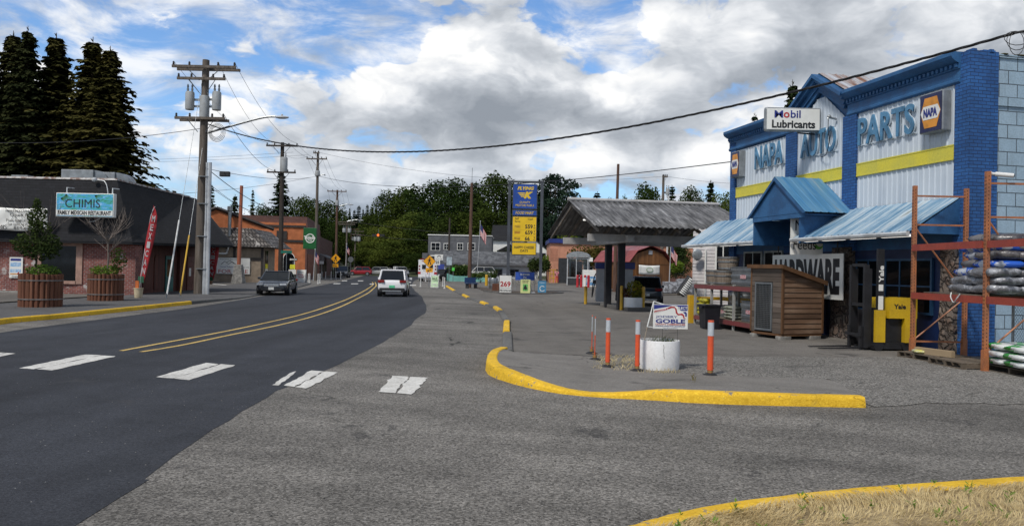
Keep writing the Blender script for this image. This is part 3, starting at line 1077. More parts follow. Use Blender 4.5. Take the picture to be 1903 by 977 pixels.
# small service mast and loop of cable on the gable
mb = MB()
mb.tube([(-4.95, -.05, 6.62), (-4.95, -.3, 6.66), (-4.97, -.34, 6.62)], .035, 8).sphere((-4.95, -.3, 6.68), .06)
mb.build('service_head', M_cabgrey, st)
mb = MB()
mb.tube(smoothpath([(-4.96, -.32, 6.60), (-4.90, -.36, 6.3), (-4.93, -.30, 5.95), (-5.2, -.2, 5.62), (-5.5, -.12, 5.55), (-5.75, -.06, 5.6)], 5), .012, 6)
mb.build('service_cable', M_cable, st)


# ---- signs on the store
def hex_sign(x0, x1, z0, z1, label):
    s = thing('wall_sign', label, 'sign', SM @ Vector(((x0 + x1) / 2, -.03, (z0 + z1) / 2)), PHI, 'box signs on the store front')
    w, h = x1 - x0, z1 - z0
    MB().b2((-w / 2, -.24, -h / 2), (w / 2, .0, h / 2), bevel=.025).build('cabinet', M_cabgrey, s)
    MB().b2((-w / 2 + .03, -.252, -h / 2 + .03), (w / 2 - .03, -.243, h / 2 - .03)).build('face', M_navy, s)
    hw, hh = w * .42, h * .38
    flatpoly([(-hw, 0), (-hw * .62, hh), (hw * .62, hh), (hw, 0), (hw * .62, -hh), (-hw * .62, -hh)], s, 'emblem', M_orange, -.252, .006)
    flatpoly([(-hw, 0), (-hw * .72, h * .17), (hw * .72, h * .17), (hw, 0), (hw * .72, -h * .17), (-hw * .72, -h * .17)], s, 'emblem_bar', M_signwhite, -.2585, .005)
    text('NAPA', s, M_lblue, 0, 0, -.264, w * .58, h * .22, 0.05)
    return s


a, b = fac(1722, 220, .25), fac(1765, 210, .25)
hex_sign(-1.13, -.33, 5.50, 6.50, 'dark blue box sign with an orange hexagon right of the letters PARTS')
hex_sign(-11.2, -10.55, 5.50, 6.48, 'dark blue box sign with an orange hexagon left of the letters NAPA')
p0, p1 = fac(1421, 224, 2.0), None
e = PD(1472, 223, 24.6)
lub = thing('projecting_sign', 'white rounded lubricants sign projecting from the store gable', 'sign', e, 0)
MB().box((0, 0, 0), (1.76, .2, .76), bevel=.07).build('cabinet', M_cabgrey, lub)
MB().box((0, -.105, 0), (1.66, .012, .66), bevel=.005).build('face', M_signwhite, lub)
text('M', lub, M_lblue, -.46, .155, -.112, .27, .23, .015)
text('o', lub, M_lred, -.215, .128, -.112, .185, .178, .02)
text('bil', lub, M_lblue, .07, .16, -.112, .31, .24, .015)
text('Lubricants', lub, M_lblack, .01, -.155, -.112, 1.36, .25, .03)
mb = MB()
mb.tube([(.86, .05, .25), (1.35, .25, .3)], .03).tube([(.86, .05, -.33), (1.35, .25, -.36)], .03).tube([(.2, .06, -.40), (1.3, .25, -.42)], .025)
mb.build('bracket', M_black, lub)
# feed sign beside the porch, seen edge to edge with the cheek
e = PD(1499, 436, 23.6)
fd = thing('feed_sign', 'white feeds sign with a green swirl hanging inside the entry porch', 'sign', e, 0)
MB().box((0, 0, 0), (.98, .03, 1.22)).build('board', M_signwhite, fd)
text('Nutrena', fd, M_lblack, .28, .27, -.016, 1.26, .32, .0)
text('Feeds', fd, M_lblack, -.06, -.30, -.016, .68, .30, .0)
mb = MB()
pts = [(.36 + .14 * math.cos(t), -.30 + .14 * math.sin(t)) for t in [R(a) for a in range(-170, 60, 15)]]
pts += [(.40 + .10 * math.cos(t), -.27 + .09 * math.sin(t)) for t in [R(a) for a in range(60, -170, -15)]]
flatpoly(pts, fd, 'swirl', mat('feed_green', (0.10, 0.36, 0.05), .4), -.016, .005)
# HARDWARE board, hung parallel to the store front behind the coop
xa, xb = fac(1436, 518, .6).x, fac(1567, 518, .6).x
hz = 1.83
hw_ = thing('hardware_sign', 'large white board lettered HARDWARE hanging behind the wooden coop', 'sign', SM @ Vector(((xa + xb) / 2, -.6, 0)), PHI)
HWW = xb - xa
MB().box((0, 0, hz), (HWW, .03, 1.34)).build('board', M_signwhite, hw_)
text('HARDWARE', hw_, M_lblack, .0, hz, -.016, HWW * .92, 1.06, .05)
for x in (-HWW * .42, HWW * .42):
    MB().b2((x - .02, .0, hz + .67), (x + .02, .02, 2.84)).build('hanger', M_black, hw_)
# ================================================================== YARD GOODS IN FRONT OF THE STORE
M_rorange = mat('rack_orange', (0.44, 0.155, 0.058), 0.55, scale=3.2, col2=(0.29, 0.12, 0.06), fine=0.35)
M_rred = mat('rack_beam_red', (0.34, 0.055, 0.03), 0.5, scale=2.0, col2=(0.26, 0.045, 0.03), fine=0.25)
M_hole = mat('punched_hole_dark', (0.03, 0.012, 0.008), 0.8)
M_wood = streak_mat('grey_pallet_wood', [(0.05, 0.04, 0.03), (0.12, 0.095, 0.07), (0.20, 0.16, 0.12)], 'X', 5, 0.85)
M_film = mat('clear_film_over_bags', (0.38, 0.39, 0.42), 0.22, scale=4.5, col2=(0.14, 0.14, 0.15), lo=.42, hi=.56, fine=0.35, bump=0.8, bscale=9, spec=0.6)
M_filmblue = mat('blue_bag_film', (0.02, 0.10, 0.50), 0.25, scale=3.6, col2=(0.42, 0.45, 0.50), bump=0.7, bscale=9, spec=0.6, lo=.50, hi=.55)
M_filmdark = mat('dark_bag_film', (0.045, 0.04, 0.045), 0.25, scale=3.0, col2=(0.16, 0.15, 0.15), bump=0.7, bscale=9, spec=0.6)
M_filmgreen = mat('white_green_bag_film', (0.62, 0.64, 0.62), 0.28, scale=2.6, col2=(0.02, 0.30, 0.05), bump=0.6, bscale=9, spec=0.6, lo=.455, hi=.475)
M_filmwhite = mat('white_bag_film', (0.62, 0.64, 0.62), 0.28, scale=3.6, col2=(0.40, 0.42, 0.42), bump=0.7, bscale=9, spec=0.6)


def bag(l, w, h, seed, mb=None, m=Matrix.Identity(4)):
    """a filled sack lying flat, pinched at its ends"""
    r = random.Random(seed)
    mb = mb or MB()
    n, k = 9, 12
    rows = []
    ph = r.uniform(0, 9)
    for i in range(n + 1):
        t = i / n
        e = math.sin(math.pi * min(1, max(0, t * .96 + .02))) ** .28
        row = []
        for j in range(k):
            a = 2 * math.pi * j / k
            ca, sa = math.cos(a), math.sin(a)
            y = w / 2 * math.copysign(abs(ca) ** .6, ca) * (.90 + .10 * e)
            z = h / 2 * math.copysign(abs(sa) ** .75, sa) * (.12 + .88 * e)
            nz = 1 + .16 * mnoise.noise((t * 4 + ph, a * 1.3, ph))
            row.append(m @ Vector(((t - .5) * l, y * nz, h / 2 + z * nz)))
        rows.append([mb.bm.verts.new(p) for p in row])
    for a, b in zip(rows, rows[1:]):
        for j in range(k):
            mb.bm.faces.new((a[j], a[(j + 1) % k], b[(j + 1) % k], b[j]))
    mb.bm.faces.new(rows[0][::-1])
    mb.bm.faces.new(rows[-1])
    return mb


def pallet(label, loc, rotz, group='wooden pallets by the racks', l=1.15, w=1.0):
    t = thing('pallet', label, 'pallet', loc, rotz, group)
    mb = MB()
    for i in range(7):
        mb.box((0, -w / 2 + .055 + i * (w - .11) / 6, .128), (l, .10, .018))
    mb.build('deck', M_wood, t)
    for x in (-l / 2 + .03, 0, l / 2 - .03):
        mb = MB().box((x, 0, .072), (.05, w, .092))
        mb.build('stringer', M_wood, t)
    mb = MB()
    for y in (-w / 2 + .05, 0, w / 2 - .05):
        mb.box((0, y, .015), (l, .10, .018))
    mb.build('bottom_board', M_wood, t)
    return t


# ---- orange pallet rack: two upright frames, beams
LX, LY = 9.50, 18.45
RX, RY = 9.56, 15.72
rk = thing('pallet_rack', 'tall orange pallet rack with red beams at the store corner', 'rack', (LX, LY, 0), 0)
DEP, RH = 1.22, 4.02


def post(x, y, h, holes_dir):
    mb = MB()
    # open C section
    mb.b2((x - .045, y - .04, 0), (x - .04, y + .04, h)).b2((x - .04, y - .04, 0), (x + .045, y - .034, h)).b2((x - .04, y + .034, 0), (x + .045, y + .04, h))
    nface = len(mb.bm.faces)
    keep = mb
    hb = keep
    z = .15
    while z < h - .05:
        for dy in (-.018, .018):
            hb.box((x - .0462, y + dy, z), (.002, .014, .03))
        hb.box((x + .0, y - .0412, z + .02), (.014, .002, .026))
        z += .075
    o = keep.build('post', M_rorange, rk)
    o.data.materials.append(M_hole)
    for p in o.data.polygons[nface:]:
        p.material_index = 1
    fb = MB().box((x, y, .006), (.14, .12, .012)).b2((x - .055, y - .052, .012), (x + .05, y - .041, .42)).b2((x - .058, y - .05, .012), (x - .047, y + .05, .42))
    fb.build('foot', M_rorange, o)
    return o


for yy, hh in ((0, RH), (RY - LY, RH + .0)):
    post(0 if yy == 0 else RX - LX, yy, hh, 1)
    post(DEP, yy, hh - .04, 1)
    x0 = 0.045 if yy == 0 else RX - LX + .045
    for z in (.35, 1.45, 3.1, 3.78):
        MB().b2((x0, yy - .017, z - .02), (DEP - .045, yy + .017, z + .02)).build('brace', M_rorange, rk)
    for z0, z1 in ((.4, 1.35), (3.0, 1.55)):
        MB().tube([(x0, yy, z0), (DEP - .045, yy, z1)], .02, 5).build('brace', M_rorange, rk)
for z in (1.43, 2.55):
    for x, xo in ((-.045, 0), (DEP, DEP)):
        mb = MB()
        a = Vector((x - .03 if x < 1 else x + .02, -.045, z))
        b = Vector(((RX - LX if x < 1 else DEP) + (-.075 if x < 1 else .02), RY - LY + .045, z))
        d = (b - a)
        mb.prism([(a.x, a.y, z - .075), (a.x + .045, a.y, z - .075), (a.x + .045, a.y, z + .055), (a.x, a.y, z + .075)], d)
        mb.build('beam', M_rred, rk)
        # next bay, runs out of the picture
    mb = MB()
    mb.b2((RX - LX - .03, RY - LY - .05, z - .075), (RX - LX + .02, RY - LY - 2.75, z + .07))
    mb.build('beam', M_rred, rk)
mb = MB()
mb.b2((-.02, -.5, 1.508), (DEP, -2.6, 1.53))
mb.build('shelf_board', M_wood, rk)
post(RX - LX, RY - LY - 2.8, RH, 1)

# shrink-wrapped sacks on the lower beam, each sack a thing
seed = 0
sp = [(9.62, 16.3), (10.05, 16.3)]
lvl = 1.532
names = ['blue and white sack, {} layer of the wrapped pile on the rack, {}', 'dark sack, {} layer of the wrapped pile on the rack, {}']
ords = ['bottom', 'second', 'third', 'fourth', 'fifth', 'sixth', 'top']
for k in range(7):
    for j in range(2):
        for i in range(2):
            seed += 1
            r = random.Random(seed * 7)
            if k < 3:
                m = r.choice((M_film, M_film, M_film, M_filmblue))
            else:
                m = r.choice((M_filmdark, M_filmblue, M_filmblue, M_filmdark))
            inset = .0 if k < 3 else .05 + .025 * k
            y = (16.62 if j == 0 else 15.92) + r.uniform(-.04, .04) - (inset if j == 0 else 0)
            x = (9.86 + inset if i == 0 else 10.42) + r.uniform(-.05, .05)
            o = bag(.84, .64, r.uniform(.21, .25), seed, m=Matrix.Rotation(r.uniform(-.06, .06), 4, 'X') @ Matrix.Rotation(r.uniform(-.05, .05), 4, 'Y')).build('sack', m, None, smooth=True, loc=(x, y, lvl + k * .172), rotz=R(90) + r.uniform(-.14, .14))
            c = 'blue printed' if m is M_filmblue else 'dark' if m is M_filmdark else 'grey film-wrapped'
            tag(o, f'{c} sack, {ords[k]} layer of the rack pile, {"aisle" if i == 0 else "wall"} side {"at the near end" if j else "at the far end"}', 'sack', 'sacks piled on the rack')
# torn film hanging over the beam
mb = MB()
mb.tube(smoothpath([(9.44, 16.75, 1.55), (9.40, 16.7, 1.45), (9.42, 16.62, 1.34), (9.41, 16.5, 1.42), (9.46, 16.45, 1.53)], 5), .012, 5)
tag(mb.build('film_strip', M_filmwhite), 'torn strip of clear wrap hanging over the red rack beam', 'plastic wrap')

# pallets and ground-level goods under the rack
p1 = pallet('grey pallet under the rack with a yellow bag on top', (9.62, 17.75, 0), R(98))
tag(bag(.42, .3, .09, 71).build('bag', mat('yellow_bag', (0.55, 0.52, 0.04), .35, scale=6, col2=(0.5, 0.48, 0.35), bump=.4), None, smooth=True, loc=(9.32, 17.75, .14), rotz=R(75)), 'small yellow bag lying on the pallet under the rack', 'bag')
tag(MB().box((0, 0, .07), (1.0, .11, .14), bevel=.006).build('timber', streak_mat('raw_timber', [(0.26, 0.19, 0.11), (0.36, 0.27, 0.17)], 'X', 4, .8), loc=(9.42, 17.35, .138), rotz=R(-72)), 'pale timber beam lying on the pallet under the rack', 'timber')
p2 = pallet('empty grey pallet on the gravel at the foot of the rack', (9.62, 16.45, 0), R(96), l=1.1)
p3 = pallet('grey pallet carrying white and green bags beside the rack post', (10.22, 15.25, 0), R(94), l=1.3)
for k in range(3):
    for j in range(2):
        seed += 1
        r = random.Random(seed)
        m = M_filmwhite if k == 1 and j == 0 else M_filmgreen
        o = bag(1.15, .62, .17, seed).build('sack', m, None, smooth=True, loc=(10.2 + r.uniform(-.03, .03), 15.56 - j * .62, .138 + k * .145), rotz=r.uniform(-.05, .05))
        tag(o, f'{"white and green" if m is M_filmgreen else "plain white"} sack, {["bottom", "middle", "top"][k]} layer {"nearest the rack post" if j == 0 else "at the right edge"} on the low pallet', 'sack', 'white and green sacks on the low pallet')

# chain link panel behind the rack
cl = thing('chain_link_panel', 'grey chain link panel behind the rack against the block wall', 'fence', (10.95, 17.0, 0), R(0))
M_galv = mat('galvanised_steel', (0.33, 0.35, 0.36), 0.38, scale=2.5, col2=(0.22, 0.235, 0.245), metal=0.75, fine=.15)
mb = MB()
H0, W0, pt = 1.25, 3.2, .085
n = int((W0 + H0) / pt)
for i in range(n):
    for s in (1, -1):
        a = i * pt - (H0 if s > 0 else 0)
        x0, z0, x1, z1 = a, 0, a + H0 * s, H0
        if s < 0:
            x0, x1 = i * pt, i * pt - H0
        # clip to panel
        t0, t1 = 0.0, 1.0
        dx = x1 - x0
        for lo, hi in ((0, W0),):
            ta, tb = (lo - x0) / dx, (hi - x0) / dx
            t0, t1 = max(t0, min(ta, tb)), min(t1, max(ta, tb))
        if t1 > t0:
            mb.cyl((0.004 * s, -(x0 + dx * t0), .2 + H0 * t0), (0.004 * s, -(x0 + dx * t1), .2 + H0 * t1), .0035, seg=3, caps=False)
mb.build('mesh', M_galv, cl)
mb = MB().cyl((0, .02, 0), (0, .02, 1.5), .03).cyl((0, -W0, 0), (0, -W0, 1.5), .03).cyl((0, .02, 1.46), (0, -W0, 1.46), .02).cyl((0, .02, .2), (0, -W0, .2), .02)
mb.build('frame', M_galv, cl)

# security camera on the near post
sc_ = thing('security_camera', 'white bullet camera on top of the near orange rack post', 'camera', (9.66, 15.72, 4.0), 0)
M_wplastic = mat('white_plastic', (0.72, 0.72, 0.70), .35, .05, 4)
mb = MB().cyl((.05, 0, -.03), (.34, -.12, -.07), .045, seg=12)
mb.build('housing', M_wplastic, sc_)
MB().cyl((-.06, .02, -.02), (.05, 0, -.03), .03).sphere((-.05, .02, -.02), .05).build('bracket', M_wplastic, sc_)
MB().cyl((.34, -.12, -.07), (.355, -.126, -.073), .035).build('lens', M_black, sc_)

# ---- stand-up forklift
fk = thing('forklift', 'yellow and black stand-up forklift parked under the awning', 'forklift', (9.44, 20.0, 0), R(6))
M_fyel = mat('forklift_yellow', (0.62, 0.40, 0.012), .38, scale=2, col2=(0.52, 0.33, 0.015), fine=.15)
M_fblk = mat('forklift_black', (0.014, 0.014, 0.016), .5, .2, 3)
MB().b2((-.40, -.5, .22), (-.14, -.42, 1.02)).build('front_cover', M_fyel, fk)
mb = MB()
mb.prism([(-.06, -.52, .82), (-.02, -.52, 1.32), (.62, -.52, 1.34), (.62, -.52, .82)], (0, .9, 0))
mb.build('dash_cover', M_fyel, fk)
MB().b2((.36, -.53, .22), (.66, .4, .818)).b2((.622, -.5, .82), (.70, .4, 1.33)).build('rear_cover', M_fyel, fk)
MB().b2((-.38, -.415, .22), (-.14, .4, 1.0)).b2((-.42, -.46, .05), (.68, .42, .215)).b2((-.13, -.40, .22), (.35, .38, .8)).build('chassis', M_fblk, fk)
for x in (-.3, .45):
    mb = MB().cyl((x, -.49, .13), (x, -.36, .13), .13, seg=18)
    mb.build('wheel', M_fblk, fk)
mb = MB()
for y in (-.36, .28):
    mb.b2((-.62, y, .06), (-.50, y + .09, 2.15)).b2((-.53, y + .01, .1), (-.42, y + .07, 2.05))
for z in (.3, 1.1, 2.1):
    mb.b2((-.60, -.27, z), (-.52, .28, z + .08))
mb.build('mast', M_fblk, fk)
MB().b2((-.33, -.45, 1.0), (-.16, -.37, 2.55)).b2((-.17, -.40, 1.0), (-.13, .30, 1.06)).build('mast_post', M_fblk, fk)
text('Yale', fk, M_signwhite, -.24, 1.92, -.452, .42, .13, .03, rot=R(90), depth=.004)
for z, w in ((1.58, .12), (1.20, .13)):
    MB().box((-.245, -.452, z), (w, .004, .16 if z > 1.5 else .34)).build('decal', M_signwhite, fk)
text('Yale', fk, M_lblack, .22, 1.12, -.522, .32, .12, .03, depth=.004)
mb = MB()
for y in (-.30, .22):
    mb.prism([(-.62, y, .03), (-1.75, y, .03), (-1.75, y, .045), (-.62, y, .075)], (0, .10, 0)).b2((-.68, y, .03), (-.625, y + .10, .6))
mb.b2((-.72, -.34, .35), (-.685, .36, .42))
mb.build('fork', M_fblk, fk)

# ---- wooden coop (kennel)
M_coop = streak_mat('weathered_cedar', [(0.03, 0.017, 0.011), (0.085, 0.045, 0.026), (0.15, 0.085, 0.05), (0.25, 0.165, 0.11), (0.36, 0.27, 0.20)], 'X', 2.6, .7, plank=('Z', .148))
M_coopf = streak_mat('grey_cedar', [(0.05, 0.036, 0.028), (0.11, 0.085, 0.068), (0.19, 0.155, 0.13)], 'Y', 3.5, .8, plank=('Z', .148))
M_coopt = streak_mat('cedar_trim', [(0.06, 0.03, 0.014), (0.16, 0.075, 0.03)], 'Z', 4, .7)
M_mesh = mat('dark_mesh', (0.02, 0.018, 0.016), .6, .2, 8)
cA, cB, cC = G(1407, 624), G(1453, 631.5), G(1527, 630)
axd = (cA - cB).normalized()          # along the door face, away from us
ayd = (cC - cB)
CL, CW = (cA - cB).length, ayd.length
rz = math.atan2(ayd.y, ayd.x)
co = thing('wooden_coop', 'brown slatted wooden coop with a mesh door and sloping roof', 'coop', (cB.x, cB.y, 0), rz)
HF, HB = 2.08, 1.66
cw, clh = CW, CL


def slat_rows(mb, wfun, z0, z1, face):
    z = z0
    while z < z1 - .02:
        zt = min(z + .14, z1)
        wfun(mb, z, zt)
        z += .148


mb = MB()          # side (long, lit) wall in lapped boards, following the roof slope
z = .17
while z < HF - .03:
    zt = z + .140
    xa = 0.0
    xb = cw if zt <= HB - .03 else cw * (HF - .03 - z) / (HF - HB)
    xb = min(cw, xb)
    xt = cw if zt <= HB else min(cw, max(0.05, cw * (HF - zt) / (HF - HB)))
    if xb > .06:
        mb.prism([(xa, -.015, z), (xb, -.015, z), (max(.05, xt), .004, min(zt, HF)), (xa, .004, min(zt, HF))], (0, .025, 0))
    z += .148
mb.prism([(0, .03, .17), (cw, .03, .17), (cw, .03, HB), (0, .03, HF)], (0, .02, 0))
mb.build('side_wall', M_coop, co)
mb = MB()
mb.prism([(0.002, clh, .17), (cw, clh, .17), (cw, clh, HB), (0.002, clh, HF)], (0, -.03, 0))
mb.b2((cw - .03, .05, .17), (cw, clh - .03, HB))
mb.build('back_wall', M_coop, co)
mb = MB()
dw0, dw1, dz0, dz1 = clh * .30, clh * .86, .22, 1.62
z = .17
while z < HF - .02:
    zt = min(z + .140, HF)
    if z < dz1 - .02:
        mb.b2((-.02, .0, z), (.0, dw0 - .01, zt)).b2((-.02, dw1 + .01, z), (.0, clh, zt))
    else:
        mb.b2((-.02, .0, z), (.0, clh, zt))
    z += .148
mb.b2((0.003, .05, dz1), (.03, clh, HF - .03))
mb.build('front_wall', M_coopf, co)
dr = MB().b2((-.045, dw0, dz0), (-.01, dw0 + .05, dz1)).b2((-.045, dw1 - .05, dz0), (-.01, dw1, dz1)).b2((-.045, dw0 + .05, dz1 - .05), (-.01, dw1 - .05, dz1)).b2((-.045, dw0 + .05, dz0), (-.01, dw1 - .05, dz0 + .05))
dr = dr.build('door', M_galv, co)
mb = MB()
for i in range(24):
    z = dz0 + .05 + i * (dz1 - dz0 - .1) / 24
    mb.b2((-.030, dw0 + .05, z), (-.026, dw1 - .05, z + .008))
for i in range(10):
    y = dw0 + .05 + i * (dw1 - dw0 - .1) / 10
    mb.b2((-.025, y, dz0 + .05), (-.021, y + .008, dz1 - .05))
mb.build('wire', M_galv, dr)
MB().b2((.02, dw0, .2), (.03, dw1, dz1)).build('interior', M_mesh, co)
for x, y, h in ((-.03, -.03, HF), (-.03, clh - .03, HF), (cw - .03, -.03, HB)):
    MB().b2((x, y, .17), (x + .06, y + .06, h - .03)).build('corner_post', M_coopt, co)
mb = MB()
mb.prism([(-.10, -.10, HF + .03), (cw + .08, -.10, HB - .0), (cw + .08, -.10, HB + .03), (-.10, -.10, HF + .06)], (0, clh + .2, 0))
mb.build('roof', M_coopt, co)
mb = MB()
mb.prism([(-.11, -.12, HF - .06), (cw + .09, -.12, HB - .10), (cw + .09, -.12, HB + .03), (-.11, -.12, HF + .06)], (0, .02, 0)).b2((-.12, -.10, HF - .05), (-.10, clh + .1, HF + .06))
mb.build('roof_trim', M_coopt, co)
mb = MB().b2((0, .0, .1), (cw, .1, .17)).b2((0, clh - .1, .1), (cw, clh, .17)).b2((-.01, .1, .1), (.09, clh - .1, .165))
mb.build('base_frame', M_coopt, co)
M_cblock = mat('concrete_block', (0.24, 0.23, 0.21), .9, .2, 5, bump=.4)
for i, (x, y, lb) in enumerate(((.12, .08, 'front right corner'), (.1, clh - .15, 'far left corner'), (cw - .25, .08, 'rear right corner'))):
    w = Matrix.Rotation(rz, 4, 'Z') @ Vector((x, y, 0))
    o = MB().box((0, 0, .05), (.4, .2, .10), bevel=.008).build('concrete_block', M_cblock, loc=(cB.x + w.x, cB.y + w.y, 0), rotz=rz)
    tag(o, f'grey concrete block under the {lb} of the wooden coop', 'block', 'blocks under the coop')

# ---- goods shelf under the left awning
M_shred = mat('shelf_maroon', (0.21, 0.05, 0.05), .5, scale=2, col2=(0.17, 0.045, 0.045), fine=.3)
M_shgrey = mat('shelf_post_grey', (0.36, 0.36, 0.34), .5, scale=3, col2=(0.26, 0.25, 0.23), fine=.3)
sA, sB = Vector((6.72, 28.5, 0)), Vector((7.50, 23.75, 0))
sd = (sB - sA)
SL = sd.length
srz = math.atan2(sd.y, sd.x)
sh = thing('goods_shelf', 'long maroon and grey goods shelf under the left awning', 'shelf', sA, srz)
for i, x in enumerate((0, SL * .30, SL * .66, SL)):
    for y in (0, 1.0):
        o = MB().b2((x - .04, y - .035, 0), (x + .04, y + .035, 1.5)).build('post', M_shgrey, sh)
        if y == 0 and False:
            hb = MB()
            for k in range(18):
                hb.box((x, y - .0355, .12 + k * .075), (.016, .003, .03))
            hb.build('punched_holes', M_black, o)
for z in (.25, 1.37):
    for y in (-.045, 1.0):
        MB().b2((.04, y - .03, z - .07), (SL - .04, y + .01, z + .07)).build('beam', M_shred, sh)
    MB().b2((.05, -.03, z + .072), (SL - .05, .99, z + .09)).build('deck', M_wood, sh)
mb = MB().tube([(SL * .66, .5, .35), (SL * .98, .95, 1.3)], .022, 5)
mb.build('brace', M_shgrey, sh)


def onshelf(x, y, z=0):
    p = Matrix.Rotation(srz, 4, 'Z') @ Vector((x, y, 0))
    return Vector((sA.x + p.x, sA.y + p.y, z))


def stock_tank(label, loc, rotz, l, w, h, rib, group='galvanised stock tanks'):
    t = thing('stock_tank', label, 'tank', loc, rotz, group)
    mb = MB()
    pr = [(0, .97), (.02, 1)]
    for k in range(rib):
        z = (k + .5) / rib
        pr += [(z - .09, 1.0), (z - .06, 1.035), (z + .06, 1.035), (z + .09, 1.0)]
    pr += [(.97, 1.0), (.975, 1.05), (1.0, 1.05)]
    r = w / 2
    ring = []
    for a in range(0, 181, 15):
        ring.append((l / 2 - r + r * math.cos(R(a - 90)), r * math.sin(R(a - 90))))
    ring += [(-x, -y) for x, y in ring]
    vs = [[mb.bm.verts.new((x * s, y * s, z * h)) for x, y in ring] for z, s in pr]
    vs += [[mb.bm.verts.new((x * .99, y * .99, z)) for x, y in ring] for z in (h, .03)]
    for a, b in zip(vs, vs[1:]):
        for k in range(len(a)):
            mb.bm.faces.new((a[k], a[(k + 1) % len(a)], b[(k + 1) % len(a)], b[k]))
    mb.bm.faces.new(vs[0][::-1])
    mb.bm.faces.new(vs[-1])
    mb.build('tub', M_galv, t, angle=30)
    MB().box((l * .08, -r * 1.04 - .002, h * .48), (.40, .004, .12)).build('sticker', mat('tank_sticker', (0.45, 0.06, 0.08), .4, scale=30, col2=(0.55, .5, .5)), t)
    return t


stock_tank('large ribbed galvanised tank on the top deck beside the coop', onshelf(SL * .72, .55, 1.46), srz, 2.1, .9, .62, 3)
stock_tank('square-sided galvanised tank on the lower deck behind the coop', onshelf(SL * .83, .5, .34), srz, 1.5, .85, .66, 2)
stock_tank('small galvanised tank in the middle of the lower deck', onshelf(SL * .34, .62, .34), srz, 1.0, .6, .42, 2)
stock_tank('low galvanised tank on the ground behind the shelf', onshelf(SL * .15, 1.45, 0.0), srz, 1.2, .7, 1.2, 4)


def half_barrel(label, loc, h=.52, r=.36):
    t = thing('half_barrel', label, 'barrel', loc, 0, 'wooden half barrels on the shelf')
    mb = MB().lathe([(r * .82, 0), (r * .92, h * .4), (r, h), (r * .94, h), (r * .84, .05), (0.001, .05)], seg=26)
    mb.build('staves', streak_mat('barrel_oak', [(0.08, 0.06, 0.045), (0.20, 0.16, 0.125), (0.30, 0.26, 0.21)], 'Z', 9, .8), t)
    for z, s in ((.12, .875), (.62, .965), (.93, 1.0)):
        MB().lathe([(r * s + .002, h * z - .022), (r * s + .009, h * z - .022), (r * s + .012, h * z + .022), (r * s + .004, h * z + .022)], seg=26).build('hoop', M_galv, t, fix=True)
    return t


half_barrel('wooden half barrel at the left end of the top deck', onshelf(SL * .13, .5, 1.46))
half_barrel('wooden half barrel next to the big ribbed tank', onshelf(SL * .30, .45, 1.46), .5, .36)
half_barrel('weathered half barrel stacked highest, behind the other two', onshelf(SL * .24, .72, 1.98), .46, .38)
M_ybag = mat('yellow_net_bag', (0.50, 0.44, 0.02), .4, scale=14, col2=(0.30, 0.27, 0.02), bump=.6)
for k in range(4):
    for j in range(2):
        seed += 1
        o = bag(.42, .30, .16, seed).build('bag', M_ybag, None, smooth=True, loc=onshelf(.25 + j * .33 + random.uniform(-.03, .03), .18 + random.uniform(-.03, .05), .34 + k * .15), rotz=srz + random.uniform(-.2, .2))
        tag(o, f'yellow bag, {["bottom", "second", "third", "top"][k]} in the {"left" if j == 0 else "right"} column at the shelf end', 'bag', 'yellow bags on the shelf')
M_gbag = mat('grey_green_bag', (0.17, 0.18, 0.12), .5, scale=8, col2=(0.30, 0.31, 0.26), bump=.5)
for k in range(4):
    seed += 1
    o = bag(.75, .45, .13, seed).build('bag', M_gbag, None, smooth=True, loc=onshelf(SL * .53, .3, .34 + k * .105), rotz=srz + random.uniform(-.1, .1))
    tag(o, f'grey-green bag, {["bottom", "second", "third", "top"][k]} of the pile on the lower deck', 'bag', 'grey-green bags on the shelf')
# dark bin in front of the shelf
bn = thing('waste_bin', 'black plastic bin with a lid in front of the shelf', 'bin', G(1318, 611), srz)
M_bin = mat('black_plastic', (0.013, 0.013, 0.018), .4, .2, 3)
MB().box((0, 0, .40), (.46, .46, .74), taper=1.18).build('body', M_bin, bn)
MB().box((0, 0, .79), (.62, .62, .06), bevel=.02).b2((-.12, -.34, .68), (.12, -.28, .76)).build('lid', M_bin, bn)
MB().cyl((-.2, .25, .08), (.2, .25, .08), .08).build('wheel', M_bin, bn)
# yellow steel post with rail, end of the shelf
yp = thing('yellow_guard', 'yellow steel guard post and rail at the shelf end', 'guard rail', G(1283, 600), srz)
M_gy = mat('guard_yellow', (0.62, 0.36, 0.015), .45, scale=2, col2=(.5, .3, .03), fine=.2)
MB().b2((-.1, -.1, 0), (.1, .1, 1.03), bevel=.01).build('post', M_gy, yp)
MB().b2((.1, 1.15, .85), (2.6, 1.22, 1.0)).build('rail', M_gy, yp)
MB().b2((-.05, .1, .86), (.05, 1.22, .98)).build('bracket', M_gy, yp)
# ================================================================== FOREGROUND: TUB, DELINEATORS, ELECTION SIGN
M_tub = mat('white_painted_tub', (0.80, 0.80, 0.79), .55, scale=1.6, col2=(0.70, 0.70, 0.69), bump=.08, fine=.12)
M_crack = mat('tub_crack', (0.09, 0.085, 0.075), .9)
M_soil = mat('dark_soil', (0.035, 0.027, 0.02), .95, bump=.8, scale=9)


def planter(label, loc, r, h, group='white round planters'):
    t = thing('round_planter', label, 'planter', loc, 0, group)
    MB().lathe([(r * .97, 0), (r * .985, .03), (r, h * .35), (r * 1.0, h * .96), (r * .985, h), (r * .93, h), (r * .92, h - .10), (0.001, h - .10)], seg=48).build('tub', M_tub, t, angle=40)
    MB().lathe([(r * .915, h - .095), (r * .5, h - .07), (0.001, h - .06)], seg=24).build('soil', M_soil, t)
    return t


